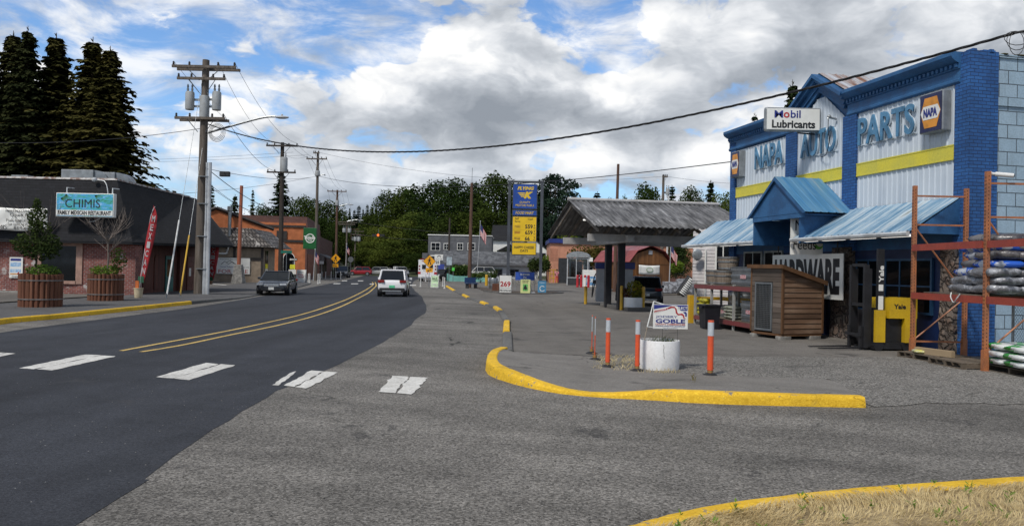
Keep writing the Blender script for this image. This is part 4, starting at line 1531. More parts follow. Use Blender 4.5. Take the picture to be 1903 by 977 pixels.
tubp = G(1226, 686)
tubp.y += .10
tp = planter('cracked white round tub with dry weeds among the orange posts', tubp, .39, .555)
cm = MB()
cp = [(.02, .50), (.045, .44), (.02, .40), (.05, .33), (.045, .28), (.07, .24)]
for a, b in zip(cp, cp[1:]):
    for s in (0,):
        A = Vector((math.sin(a[0]) * .3915, -math.cos(a[0]) * .3915, a[1]))
        B = Vector((math.sin(b[0]) * .3915, -math.cos(b[0]) * .3915, b[1]))
        cm.tube([A, B], .004, 4)
cm.build('crack', M_crack, tp)


def blades(mb, cx, cy, z, n, hh, spread, rng, lean=.5, w=.007):
    for _ in range(n):
        a = rng.uniform(0, 6.28)
        rr = spread * math.sqrt(rng.random())
        x, y = cx + rr * math.cos(a), cy + rr * math.sin(a)
        h = hh * rng.uniform(.45, 1.15)
        d = Vector((rng.uniform(-1, 1), rng.uniform(-1, 1), 0)) * lean * h
        t = Vector((rng.uniform(-1, 1), rng.uniform(-1, 1), 0)).normalized() * w
        p0, p1, p2 = Vector((x, y, z)), Vector((x, y, z + h * .55)) + d * .35, Vector((x, y, z + h)) + d
        v = [mb.bm.verts.new(q) for q in (p0 - t, p0 + t, p1 + t * .8, p1 - t * .8, p2)]
        mb.bm.faces.new((v[0], v[1], v[2], v[3]))
        mb.bm.faces.new((v[3], v[2], v[4]))
    return mb


M_weed = leaf_mat('weed_green', (0.10, 0.15, 0.035), (0.16, 0.17, 0.06), .2, 6)
M_weedd = leaf_mat('weed_dark', (0.05, 0.065, 0.03), (0.09, 0.10, 0.05), .2, 6)
M_dry = leaf_mat('dry_grass', (0.82, 0.66, 0.40), (0.56, 0.42, 0.22), .3, 5)
rng = random.Random(5)
tr = tubp
o = blades(MB(), .02, 0, .47, 55, .19, .30, rng, .8, .006)
o = o.build('weeds', M_weedd, tp, fix=False)
o = blades(MB(), .20, .0, .47, 26, .12, .12, rng, .8, .007).build('weeds', M_weed, tp, fix=False)
o = blades(MB(), -.27, -.05, .47, 14, .10, .07, rng, .8, .008).build('weeds', M_weed, tp, fix=False)

# delineators
M_delor = mat('delineator_orange', (0.72, 0.095, 0.025), .45, scale=3, col2=(0.60, 0.085, 0.03), fine=.15)
M_refl = mat('reflective_sleeve', (0.50, 0.53, 0.56), .35, scale=9, col2=(.40, .43, .46))
M_rubber = mat('rubber_base', (0.018, 0.018, 0.02), .7, .3, 5)
M_rust2 = mat('rusty_collar', (0.30, 0.17, 0.05), .8, scale=9, col2=(.12, .06, .03))


def delineator(label, px, py, h, r, slim=False):
    t = thing('delineator_post', label, 'delineator', G(px, py), 0, 'orange delineator posts round the tub')
    MB().lathe([(.14 if not slim else .13, 0), (.135, .012), (.09, .04), (.045, .055), (0.001, .055)], seg=20).build('base', M_rubber, t, angle=35)
    mb = MB()
    sx = .22 if slim else 1.0
    for z0, z1, rr in ((.10, h, r),):
        mb.cyl((0, 0, z0), (0, 0, z1), rr, rr * .97, seg=20)
    mb.xf(Matrix.Diagonal((sx, 1, 1, 1)))
    mb.build('tube', M_delor, t, angle=40)
    mb = MB().cyl((0, 0, h * (.72 if not slim else .58)), (0, 0, h * .965), r * 1.03, seg=20)
    mb.xf(Matrix.Diagonal((sx, 1, 1, 1)))
    mb.build('reflective_sleeve', M_refl, t, angle=40)
    MB().cyl((0, 0, .04), (0, 0, .11), r * .92, seg=12).cyl((-r * 1.2, 0, .14), (r * 1.2, 0, .14), .010, seg=6).build('collar', M_rust2, t)
    return t


delineator('orange delineator post standing alone right of the white tub', 1319.5, 697.5, 1.0, .055)
delineator('orange delineator post right against the front of the white tub', 1184, 689.5, .955, .045)
delineator('orange delineator post midway between the slim pair and the tub', 1129, 682, .945, .045)
delineator('slim orange post of the edge-on pair, nearer one', 1105, 669, .90, .045, True)
delineator('slim orange post of the edge-on pair, farther one', 1099.5, 657, .86, .045, True)

# election sign on wire legs in the tub, with the white pipe frame behind
eb = PD(1246, 588, tubp.y + .02)
es = thing('election_sign', 'white election board with red and navy wave standing in the white tub', 'sign', (eb.x, eb.y, 0), R(1))
sz = eb.z
W2, H2 = .335, .235
MB().box((0, 0, sz), (W2 * 2, .008, H2 * 2)).build('board', M_signwhite, es)
mb = MB()
for x in (-.15, .14):
    mb.cyl((x, .0, .46), (x, .0, sz - H2 + .03), .003, seg=5)
mb.build('wire_legs', M_black, es)
yF = -.0042
# navy upper corners swept by the wave
top = [(-W2 + .01, sz + H2 - .012), (W2 - .01, sz + H2 - .012), (W2 - .01, sz + .115), (.20, sz + .115), (.17, sz + .14), (.13, sz + .205), (.04, sz + .215), (-.10, sz + .18), (-W2 + .01, sz + .135)]
flatpoly(top, es, 'navy_field', M_lblue, yF, .0015)
wave = [(-W2 + .02, sz + .07), (-.1, sz + .12), (.02, sz + .168), (.075, sz + .165), (.09, sz + .13), (.10, sz + .07), (.14, sz + .028), (.20, sz + .035), (.235, sz + .02), (.25, sz - .03), (.31, sz - .04), (.27, sz - .02), (.262, sz + .035), (.22, sz + .065), (.15, sz + .055), (.128, sz + .085), (.115, sz + .15), (.07, sz + .195), (.0, sz + .195), (-.1, sz + .15), (-W2 + .02, sz + .105)]
flatpoly(wave, es, 'red_wave', M_lred, yF - .002, .0015)
flatpoly([(.235, sz + .09), (.29, sz + .10), (.315, sz + .07), (.315, sz + .0), (.28, sz + .01), (.285, sz + .05)], es, 'navy_curl', M_lblue, yF, .0015)
text('ELECT', es, M_signwhite, .225, sz + .165, yF - .002, .19, .055, .02, depth=.002)
text('DISTRICT 3', es, M_signwhite, -.175, sz + .112, yF - .0036, .26, .026, .015, depth=.001, rot=R(17))
text('JODERY', es, M_lblue, -.075, sz - .01, yF - .001, .42, .055, .01, depth=.002)
text('GOBLE', es, M_lblue, .0, sz - .088, yF - .001, .57, .082, .035, depth=.002)
text('COUNTY COMMISSIONER', es, M_lred, .0, sz - .15, yF - .001, .58, .030, .02, depth=.002)
text('STRONG EFFECTIVE LEADERSHIP', es, M_lblue, .0, sz - .185, yF - .001, .57, .022, .01, depth=.002)
text('PAID FOR BY CANDIDATE', es, M_lblue, .0, sz - .217, yF - .001, .27, .010, .0, depth=.002)
pf = thing('pipe_frame', 'white plastic pipe leaning up out of the tub behind the election board', 'pipe', (tubp.x, tubp.y + .12, 0), 0)
a, b = PD(1197, 634, tubp.y + .12), PD(1215, 560, tubp.y + .12)
mm = PD(1203, 607, tubp.y + .12)
loc = Vector((tubp.x, tubp.y + .12, 0))
MB().tube([a - loc, mm - loc], .010, 8).build('lower_pipe', mat('bleached_wood', (0.36, 0.30, 0.23), .8), pf)
e1 = PD(1278, 570, tubp.y + .5)
MB().tube([mm - loc, b - loc], .013, 8).tube([b - loc, PD(1250, 571, tubp.y + .3) - loc], .013, 8).tube([mm - loc, PD(1240, 612, tubp.y + .3) - loc], .013, 8).build('pipe', M_wplastic, pf)

# dry weeds round the tub and along the pad joint: loose growth nobody would count
rng = random.Random(11)
mb = MB()
for k in range(160):
    c = G(rng.uniform(1105, 1190), rng.uniform(661, 689), .008)
    blades(mb, c.x, c.y, .006, 3, .09, .07, rng, 1.6, .004)
for k in range(30):
    c = G(rng.uniform(1186, 1262), rng.uniform(690, 694), .008)
    blades(mb, c.x, c.y, .006, 3, .10, .04, rng, .9, .004)
tag(mb.build('dry_weeds', M_dry, fix=False), 'dry straw weeds around the foot of the white tub', 'weeds', kind='stuff')
mb = MB()
for k in range(26):
    t = k / 25
    c = G(1289 + rng.uniform(-3, 3), 697 + 40 * t, .03)
    blades(mb, c.x, c.y, .03, 3, .055, .03, rng, .9, .005)
tag(mb.build('joint_weeds', leaf_mat('joint_weed', (0.13, 0.12, 0.04), (0.2, 0.15, 0.06), .2, 6), fix=False), 'weeds growing in the joint of the kerb pad', 'weeds', kind='stuff')

# dry grass bank in the right foreground corner
rng = random.Random(21)
mb = MB()
vp = smoothpath(vk, 10)
cand = []
for _ in range(21000):
    i = rng.randrange(len(vp) - 1)
    p = Vector(vp[i][:2]).lerp(Vector(vp[i + 1][:2]), rng.random())
    d = rng.random() ** 1.5 * 2.3 + .25
    x, y = p.x + d * .25, p.y - d
    if y < 2.2:
        continue
    cand.append((x, y))
    cl_ = mnoise.noise((x * 1.7, y * 1.7, 0))
    h = .055 + .05 * max(0, cl_ + .3)
    a = mnoise.noise((x * .9, y * .9, 4)) * 5
    d3 = Vector((math.cos(a), math.sin(a), 0)) * h * rng.uniform(.4, 1.5) + Vector((rng.uniform(-1, 1), rng.uniform(-1, 1), 0)) * h * .6
    t = Vector((rng.uniform(-1, 1), rng.uniform(-1, 1), 0)).normalized() * rng.uniform(.0016, .0035)
    z0 = .115
    p0 = Vector((x, y, z0))
    p1, p2 = p0 + Vector((0, 0, h * .6)) + d3 * .35, p0 + Vector((0, 0, h * rng.uniform(.5, 1.0))) + d3
    v = [mb.bm.verts.new(q) for q in (p0 - t, p0 + t, p1 + t, p1 - t, p2)]
    mb.bm.faces.new((v[0], v[1], v[2], v[3]))
    mb.bm.faces.new((v[3], v[2], v[4]))
tag(mb.build('dry_grass', M_dry, fix=False), 'dry straw-coloured grass on the verge', 'grass', kind='stuff')
mb = MB()
for k in range(120):
    x, y = cand[rng.randrange(len(cand))]
    n = rng.randint(3, 8)
    hh = rng.uniform(.04, .11)
    for _ in range(n):
        a = rng.uniform(0, 6.28)
        ln = rng.uniform(.03, .07)
        z = .12 + rng.random() * hh
        c = Vector((x + rng.uniform(-.015, .015), y + rng.uniform(-.015, .015), z))
        d = Vector((math.cos(a), math.sin(a), rng.uniform(.1, .9))).normalized() * ln
        s = d.cross(Vector((0, 0, 1))).normalized() * ln * .16
        vv = [mb.bm.verts.new(q) for q in (c, c + d * .5 + s, c + d, c + d * .5 - s)]
        mb.bm.faces.new(vv)
    if rng.random() < .5:
        blades(mb, x, y, .11, 5, hh * 1.3, .02, rng, .5, .004)
tag(mb.build('green_weeds', leaf_mat('verge_weed', (0.10, 0.19, 0.03), (0.17, 0.25, 0.06), .3, 8), fix=False), 'green weeds scattered through the dry verge grass', 'weeds', kind='stuff')
# scrap of paper by the kerb
mb = MB()
c = G(1674, 907)
mb.sphere((0, 0, .018), .035, 1.1, .7, .5, 10)
for v in mb.bm.verts:
    v.co += Vector((1, 1, .6)) * .012 * mnoise.noise(v.co * 70)
tag(mb.build('paper_scrap', M_signwhite, loc=c), 'crumpled white paper scrap on the asphalt by the near kerb', 'litter')
# loose stones on the asphalt
rng = random.Random(31)
mb = MB()
for k in range(260):
    if rng.random() < .6:
        c = G(rng.uniform(1000, 1903), rng.uniform(760, 930))
    else:
        c = G(rng.uniform(300, 1500), rng.uniform(740, 977))
    s = rng.uniform(.004, .012)
    mb.sphere((c.x, c.y, s * .4), s, 1, rng.uniform(.6, 1), .6, 5)
tag(mb.build('loose_pebbles', mat('pebble', (0.22, 0.21, 0.19), .9, scale=40, col2=(.05, .05, .05))), 'small loose pebbles strewn over the asphalt', 'pebbles', kind='stuff')
# ================================================================== LEFT SIDE: RESTAURANT, OFFICE, MAIN STREET
M_rbrick = brick_mat('worn_red_brick', (0.17, 0.036, 0.028), (0.29, 0.085, 0.062), (0.34, 0.30, 0.28), 0.26, 0.10, 0.010, .8, .45, peel=(0.42, 0.38, 0.36, 1.1, 0.60))
M_shing = brick_mat('black_shingle', (0.009, 0.0095, 0.012), (0.015, 0.0155, 0.019), (0.004, 0.004, 0.005), 0.33, 0.15, 0.008, .7, .25, rough=.95)
M_flash = mat('roof_flashing', (0.34, 0.33, 0.32), .5, scale=3, col2=(0.14, 0.07, 0.05), lo=.45, hi=.6)
M_pinkframe = mat('dusty_pink_trim', (0.36, 0.22, 0.17), .7, .1, 3, fine=.15)
M_redwood = streak_mat('red_brown_boards', [(0.05, 0.016, 0.011), (0.10, 0.03, 0.02), (0.14, 0.05, 0.03)], 'Z', 4, .7, plank=('Y', .2))
M_green = mat('teal_door_paint', (0.02, 0.12, 0.11), .5, .15, 3)
M_log = streak_mat('red_log_planter', [(0.06, 0.022, 0.012), (0.12, 0.044, 0.022), (0.18, 0.078, 0.043)], 'Z', 5, .75)
M_hoop = mat('dull_steel_band', (0.22, 0.20, 0.19), .5, .2, 4, metal=.5)
M_bark = streak_mat('bark_brown', [(0.035, 0.026, 0.018), (0.08, 0.06, 0.043), (0.13, 0.10, 0.075)], 'Z', 6, .9, bump=.5)

rs = thing('restaurant', 'single storey brick restaurant under a black shingle mansard on the left corner', 'building', (-19.3, 40.0, 0), 0)
# local: x to the left is negative, y away; front wall on y = 0 faces us, street wall on x = 0
MB().b2((-20, 0, 0), (0, .3, 3.0)).build('front_wall', M_rbrick, rs)
MB().b2((-.3, .31, 0), (0, .75, 3.0)).build('corner_pier', M_rbrick, rs)
MB().b2((-.9, .76, .10), (-.7, 10.2, 3.0)).build('street_wall', M_redwood, rs)
MB().b2((-20, 10.0, 0), (-.9, 10.2, 3.0)).build('rear_wall', M_rbrick, rs)
MB().b2((-20, 0.32, 2.9), (-.31, 9.9, 3.0)).build('ceiling', M_shing, rs)
# arched openings, doors along the street wall
for k, y in enumerate((1.5, 2.7, 4.0)):
    mb = MB()
    pts = [(-.69, y - .4, .3)] + [(-.69, y + .4 * math.cos(R(a)), 1.9 + .4 * math.sin(R(a))) for a in range(180, -1, -20)] + [(-.69, y + .4, .3)]
    mb.prism(pts, (.03, 0, 0))
    mb.build('arch_panel', M_redwood, rs)
d_ = MB().b2((-.70, 5.0, .1), (-.64, 6.0, 2.2)).build('door', M_green, rs)
MB().b2((-.64, 5.15, 1.0), (-.635, 5.85, 2.0)).build('pane', M_dkglass, d_)
d_ = MB().b2((-.70, 8.0, .1), (-.64, 9.0, 2.2)).build('door', mat('maroon_door', (.12, .03, .02), .5), rs)
MB().b2((-.639, 8.2, 1.0), (-.63, 8.5, 1.5)).build('notice', M_signwhite, d_)
for y in (2.0, 6.6):
    MB().b2((-.68, y, .1), (-.52, y + .16, 2.9)).build('porch_post', M_redwood, rs)
# mansard: front face, hip, street face
ev, tp_ = 2.86, 6.08
E0, E1, E2 = Vector((-20, -.55, 2.74)), Vector((.10, -.55, ev - .05)), Vector((1.55, 9.6, 3.0))
T0, T1, T2 = Vector((-20, .75, tp_)), Vector((-1.45, .75, tp_)), Vector((-1.2, 9.4, tp_ - .1))
mb = MB()
mb.quad(E0, E1, T1, T0)
mb.quad(E1, E2, T2, T1)
mb.poly([E2, T2, (T2.x, 10.4, T2.z), (E2.x - .2, 10.4, E2.z)])
mb.quad(T0, T1, T2, (-20, 9.4, tp_ - .1))
mb.build('mansard_roof', M_shing, rs)
mb = MB()
mb.prism([E0 + Vector((0, .02, -.002)), E1 + Vector((-.02, .02, -.002)), Vector((-.02, .3, ev - .03)), Vector((-20, .3, ev - .05))], (0, 0, -.10))
mb.prism([E1 + Vector((-.02, .05, -.004)), E2 + Vector((-.02, 0, -.004)), Vector((-.7, 9.6, 2.95)), Vector((-.7, .3, ev - .05))], (0, 0, -.12))
mb.build('soffit', M_shing, rs)
mb = MB()
mb.prism([T0 + Vector((0, -.06, -.03)), T1 + Vector((.05, -.06, -.03)), T1 + Vector((.05, -.02, .07)), T0 + Vector((0, -.02, .07))], (0, .12, 0))
mb.prism([T1 + Vector((.06, -.05, -.03)), T2 + Vector((.06, 0, -.03)), T2 + Vector((.03, 0, .06)), T1 + Vector((.03, -.05, .06))], (-.1, 0, 0))
mb.build('flashing', M_flash, rs)
# window with a dusty pink surround
wf = MB()
wx0, wx1, wz0, wz1 = -5.05, -2.70, .62, 2.86
wf.b2((wx0, -.06, wz0), (wx0 + .25, .02, wz1)).b2((wx1 - .32, -.06, wz0), (wx1, .02, wz1)).b2((wx0 + .25, -.06, wz1 - .30), (wx1 - .32, .02, wz1)).b2((wx0 + .25, -.09, wz0), (wx1 - .32, .02, wz0 + .16))
wf = wf.build('window', M_pinkframe, rs)
MB().b2((wx0 + .25, -.03, wz0 + .16), (wx1 - .32, -.01, wz1 - .3)).build('pane', M_dkglass, wf)
for k in range(2):
    MB().b2((-.6 - k * .02, -.02, .05), (-.3, .0, .1)).build('wall_base', M_cblock, rs) if k == 0 else None
mb = MB()
mb.b2((-20, -.25, 0), (-5, .0, .22))
mb.build('wall_plinth', M_cblock, rs)
# pipes and cable on the roof edge
mb = MB()
mb.tube(smoothpath([(-2.4, .5, 6.02), (-1.9, .4, 5.95), (-1.65, .25, 5.5), (-1.5, .0, 4.9), (-1.55, -.1, 4.3), (-1.9, -.25, 3.9), (-2.25, -.3, 3.8)], 5), .025, 6).sphere((-2.45, .45, 6.03), .13)
mb.build('sign_cable', M_gutter, rs)


def roof_unit(label, loc, size, dome=False):
    u = thing('roof_unit', label, 'roof vent', loc, 0, 'vents on the restaurant roof')
    MB().b2((-size[0] / 2, -size[1] / 2, 0), (size[0] / 2, size[1] / 2, size[2]), bevel=.02).build('housing', M_cabgrey, u)
    if dome:
        mb = MB()
        pts = [(.0, -size[1] * .45, 0)]
        for a in range(0, 91, 15):
            pts.append((math.sin(R(a)) * .75 - .0, 0, math.cos(R(a)) * size[2] * 1.0))
        mb.prism([(p[0] + size[0] / 2, -size[1] * .4, p[2]) for p in [(0, 0, 0)] + pts[1:]], (0, size[1] * .8, 0))
        mb.build('hood', M_galv, u)
    return u


roof_unit('grey boxed roof vent with a curved hood above the restaurant sign', (-23.3, 42.2, 6.05), (1.7, 1.2, .62), True)
roof_unit('second hooded roof vent right of the boxed one', (-21.8, 42.4, 6.05), (.7, 1.0, .55), True)
roof_unit('small reddish vent stub near the left edge of the restaurant roof', (-26.6, 42.4, 6.05), (.9, .9, .30))

# cabinet sign
cs = thing('cabinet_sign', 'lit cabinet sign of the mexican restaurant with blue and green picture face', 'sign', PD(160.5, 381.5, 39.2), 0)
sw, shh = 2.90, 1.20
MB().box((0, 0, 0), (sw, .28, shh), bevel=.03).build('cabinet', M_signwhite, cs)


def sign_face():
    m = bpy.data.materials.new('palm_sky_print')
    m.use_nodes = True
    q = NT(m.node_tree)
    tc = q.n('ShaderNodeTexCoord').outputs['Object']
    n = q.noise(q.vmath('MULTIPLY', tc, (1.2, 1, 4)), 1.6, 4, .6, 1.5)
    c = q.ramp(n, [(.33, (0.03, 0.24, 0.12)), (.45, (0.08, 0.42, 0.40)), (.55, (0.06, 0.36, 0.72)), (.68, (0.34, 0.60, 0.80))])
    m.node_tree.links.new(c, m.node_tree.nodes['Principled BSDF'].inputs['Base Color'])
    m.node_tree.nodes['Principled BSDF'].inputs['Roughness'].default_value = .3
    return m


MB().box((0, -.148, .0), (sw - .09, .012, shh - .09)).build('face', sign_face(), cs)
MB().box((0, -.156, -shh / 2 + .21), (sw - .09, .004, .27)).build('name_band', M_signwhite, cs)
text('CHIMIS', cs, M_lblack, -.1, .08, -.156, 1.75, .42, .0)
text('FAMILY MEXICAN RESTAURANT', cs, M_lblack, 0, -shh / 2 + .21, -.160, 2.66, .21, .025)
mb = MB()
for x, z, a0 in ((-1.2, .3, -40), (.5, .48, -60), (-.95, .52, -120)):
    for k in range(7):
        a = R(a0 + k * 14)
        d = Vector((math.cos(a), 0, math.sin(a)))
        p = Vector((x, -.158, z))
        s_ = Vector((-d.z, 0, d.x)) * .02
        e_ = p + d * .42
        e_.x = max(-1.36, min(1.36, e_.x))
        e_.z = max(-.25, min(.52, e_.z))
        mb.poly([p + s_, p - s_, e_])
mb.build('palm_print', mat('palm_green', (.06, .25, .10), .4), cs, fix=False)
mb = MB()
for x in (-1.05, 1.25):
    mb.tube([(x, .1, shh / 2), (x, .1, shh / 2 + .28), (x + .02, .7, shh / 2 + .3)], .03, 6)
mb.build('hanger', M_gutter, cs)
# white banner
bn_ = thing('banner', 'creased white restaurant banner on the shingles at the left edge', 'banner', PD(32, 407.5, 39.2), 0)
mb = MB()
bw, bh = 3.02, 1.12
rows = []
for i in range(9):
    rows.append([((-.5 + j / 28) * bw, .03 * math.sin(j * 1.3 + i * .8) + .02 * math.sin(j * .6 - i), (-.5 + i / 8) * bh + .025 * math.sin(j / 28 * 9)) for j in range(29)])
mb.grid(rows)
ob = mb.build('sheet', M_signwhite, bn_, smooth=True)
sm_ = ob.modifiers.new('thick', 'SOLIDIFY')
sm_.thickness = .006
for tx, x, z, w, h in (('FAMILY MEXICAN RESTAURANT', .42, .42, 1.95, .13), ('Open Now', .35, .20, 1.35, .22), ('Full bar and to go', .42, -.07, 1.85, .20), ('Get your large margarita', .42, -.26, 1.8, .13), ('864-6662', .42, -.43, 1.1, .15), ('CHIMIS', -.95, -.40, .95, .22)):
    text(tx, bn_, M_lblack, x, z, -.055, w, h, .0, depth=.003)
# poster on the wall
po = thing('poster', 'blue and white poster on the brick wall left of the first planter', 'poster', PD(30, 497, 39.93), 0)
MB().box((0, 0, 0), (.68, .02, 1.06)).build('sheet', M_signwhite, po)
for z, h, m in ((.40, .12, M_lblue), (.16, .22, mat('poster_blue', (0.16, 0.36, 0.62), .4, scale=5, col2=(.5, .6, .7))), (-.16, .16, MATS['poster_blue']), (-.33, .05, M_orange)):
    MB().box((-.02, -.012, z), (.54, .004, h)).build('print', m, po)
text('4', po, M_lred, .12, -.30, -.016, .12, .18, .02)
text('CHIMIS', po, M_lblack, 0, -.47, -.012, .40, .08)


# ---- log planters with shrubs
def log_planter(label, loc, r, h):
    t = thing('log_planter', label, 'planter', loc, 0, 'red log planters on the sidewalk')
    mb = MB()
    n = 26
    for k in range(n):
        a = 2 * math.pi * k / n
        hh = h * random.uniform(.975, 1.015)
        mb.cyl((r * math.cos(a), r * math.sin(a), 0), (r * 1.02 * math.cos(a), r * 1.02 * math.sin(a), hh), r * .128, seg=9)
    mb.build('log_ring', M_log, t, angle=40)
    for z in (.24, .80):
        MB().lathe([(r * 1.135, h * z - .02), (r * 1.15, h * z - .02), (r * 1.15, h * z + .02), (r * 1.135, h * z + .02)], seg=36).build('band', M_hoop, t)
    MB().lathe([(r * .9, h * .92), (.001, h * .95)], seg=20).build('soil', M_soil, t)
    return t


def leafball(mb, c, rx, rz, n, ls, rng, hollow=.35):
    for _ in range(n):
        while True:
            p = Vector((rng.uniform(-1, 1), rng.uniform(-1, 1), rng.uniform(-1, 1)))
            l = p.length
            if hollow < l < 1:
                break
        q_ = Vector(c) + Vector((p.x * rx, p.y * rx, p.z * rz))
        a = Vector((rng.uniform(-1, 1), rng.uniform(-1, 1), rng.uniform(-.6, .6))).normalized()
        b = a.cross(Vector((rng.uniform(-1, 1), rng.uniform(-1, 1), rng.uniform(-1, 1)))).normalized()
        s1, s2 = ls * rng.uniform(.6, 1.3), ls * rng.uniform(.35, .8)
        v = [mb.bm.verts.new(x) for x in (q_ - a * s1, q_ - b * s2, q_ + a * s1, q_ + b * s2)]
        mb.bm.faces.new(v)
    return mb


M_shrubA = leaf_mat('shrub_mid_green', (0.055, 0.085, 0.022), (0.10, 0.14, 0.035), .3, 1.5)
M_shrubD = leaf_mat('shrub_dark_green', (0.022, 0.038, 0.015), (0.05, 0.075, 0.028), .25, 1.5)
M_shrubB = leaf_mat('shrub_bright_green', (0.09, 0.15, 0.025), (0.15, 0.22, 0.045), .3, 1.5)
M_twig = mat('bare_twig', (0.16, 0.13, 0.11), .8, .2, 6)


def twigs(mb, base, n, ln, rng, r=.012, up=.8, splits=3):
    for k in range(n):
        a = rng.uniform(0, 6.28)
        d = Vector((math.cos(a) * (1 - up * .6), math.sin(a) * (1 - up * .6), up)).normalized()
        pts = [Vector(base)]
        for i in range(4):
            d = (d + Vector((rng.uniform(-.3, .3), rng.uniform(-.3, .3), rng.uniform(-.1, .2)))).normalized()
            pts.append(pts[-1] + d * ln / 4)
        mb.tube(pts, [r, r * .8, r * .6, r * .45, r * .25], 4)
        for s in range(splits):
            p = pts[rng.randint(1, 3)]
            dd = (d + Vector((rng.uniform(-1, 1), rng.uniform(-1, 1), rng.uniform(-.2, .6)))).normalized()
            mb.tube([p, p + dd * ln * .22, p + dd * ln * .4 + Vector((0, 0, ln * .06))], [r * .45, r * .3, r * .15], 3)
    return mb


rng = random.Random(41)
P1, P2 = G(75, 569.5, .13), G(196, 558, .13)
log_planter('left red log planter holding a leafy young tree by the restaurant', P1, .63, 1.2)
log_planter('right red log planter holding a bare-twigged shrub by the restaurant', P2, .63, 1.15)
t = thing('young_tree', 'young leafy tree growing in the left log planter', 'tree', P1 + Vector((-.2, 0, 1.12)), 0)
MB().tube([(0, 0, 0), (.02, 0, .8), (-.02, .05, 1.5), (.0, 0, 2.4)], [.04, .035, .025, .01], 6).build('trunk', M_bark, t)
mb = MB()
for c, rx, rz_, n in (((0, 0, 2.15), .33, .45, 330), ((.1, 0, 1.75), .42, .3, 300), ((-.25, 0, 1.15), .62, .42, 620), ((.45, 0, 1.15), .45, .40, 420), ((.2, 0, .85), .6, .3, 420), ((0, 0, 2.6), .14, .22, 70)):
    leafball(mb, c, rx, rz_, n, .065, rng, .0)
mb.build('crown', M_shrubD, t, fix=False)
twigs(MB(), (0, 0, .9), 7, 2.4, rng, .010, .75, 4).build('bare_twigs', M_twig, t)
for lb, p, dx, m, n in (('low green shrub filling the left log planter', P1, .05, M_shrubB, 620), ('low bright shrub filling the right log planter', P2, -.1, M_shrubB, 640)):
    t = thing('planter_shrub', lb, 'shrub', p + Vector((dx, 0, 1.10)), 0, 'shrubs in the log planters')
    leafball(MB(), (0, 0, .16), .60, .28, n, .055, rng, .0).build('foliage', m, t, fix=False)
    twigs(MB(), (0, 0, .0), 8, .4, rng, .008, .6, 1).build('stems', M_bark, t)
t = thing('bare_shrub', 'leafless branching shrub in the right log planter', 'shrub', P2 + Vector((.05, 0, 1.1)), 0)
mb = MB().tube([(0, 0, 0), (.03, 0, .7), (.0, 0, 1.5)], [.045, .04, .03], 6)
mb.build('trunk', M_twig, t)
twigs(twigs(MB(), (0, 0, 1.45), 16, 1.5, rng, .016, .55, 6), (0.02, 0, 1.0), 6, 1.1, rng, .012, .5, 4).build('bare_twigs', M_twig, t)
leafball(MB(), (.35, .2, .65), .35, .6, 330, .06, rng, .0).build('side_foliage', M_shrubA, t, fix=False)


M_signgrey = mat('faded_flag_letter', (.42, .40, .40), .6)
# ---- feather flags
def feather_flag(label, base, H, lean, letters, wdt):
    t = thing('feather_flag', label, 'flag', base, 0, 'red feather flags')
    MB().tube(smoothpath([(0, 0, 0), (lean * .25, 0, H * .35), (lean * .6, 0, H * .7), (lean * .85, 0, H * .92), (lean * 1.1, 0, H * 1.0)], 4), .018, 6).build('pole', M_gutter, t)
    mb = MB()
    rows = []
    for i in range(15):
        u = i / 14
        z = H * (.16 + .84 * u)
        x0 = lean * (u ** 1.1) * .95
        w = wdt * (math.sin(math.pi * min(1, .12 + u * .80)) ** .35)
        if u > .9:
            w *= (1.02 - u) / .12
        rows.append([(x0 + w * k / 4, .05 * math.sin(u * 7 + k * .8), z + .05 * k / 4) for k in range(5)])
    mb.grid(rows)
    o = mb.build('cloth', mat('flag_red', (0.42, 0.018, 0.025), .6, scale=4, col2=(.30, .015, .02)), t, smooth=True)
    s_ = o.modifiers.new('thick', 'SOLIDIFY')
    s_.thickness = .008
    n = len(letters)
    for k, ch in enumerate(letters):
        u = .84 - k * .68 / max(1, n - 1)
        text(ch, t, M_signgrey, lean * (u ** 1.1) * .95 + wdt * .48, H * (.16 + .84 * u), -.07, wdt * .42, H * .50 / n, .02, depth=.004, rot=-.12)
    MB().box((wdt * .3, .0, H * .2), (wdt * .75, .03, H * .07)).build('green_foot', mat('flag_green', (.02, .10, .05), .6), t)
    return t


fb = G(257, 553, .14)
feather_flag('red feather flag in a bucket at the restaurant corner', fb, 4.3, .62, 'MEXICAN', .36)
feather_flag('red feather flag half hidden beyond the utility pole', Vector((-19.35, 49.5, .12)), 3.6, .25, 'MEXICAN', .60)
bk = thing('bucket', 'cream plastic bucket holding the feather flag at the restaurant corner', 'bucket', fb, 0)
MB().lathe([(.17, 0), (.205, .42), (.22, .42), (.22, .46), (.19, .46), (.16, .04), (.001, .04)], seg=20).build('tub', mat('cream_plastic', (0.50, 0.42, 0.28), .5), bk, angle=40)
MB().box((-.05, 0, .62), (.16, .12, .35)).build('orange_weight', mat('orange_weight', (.55, .14, .03), .5), bk)

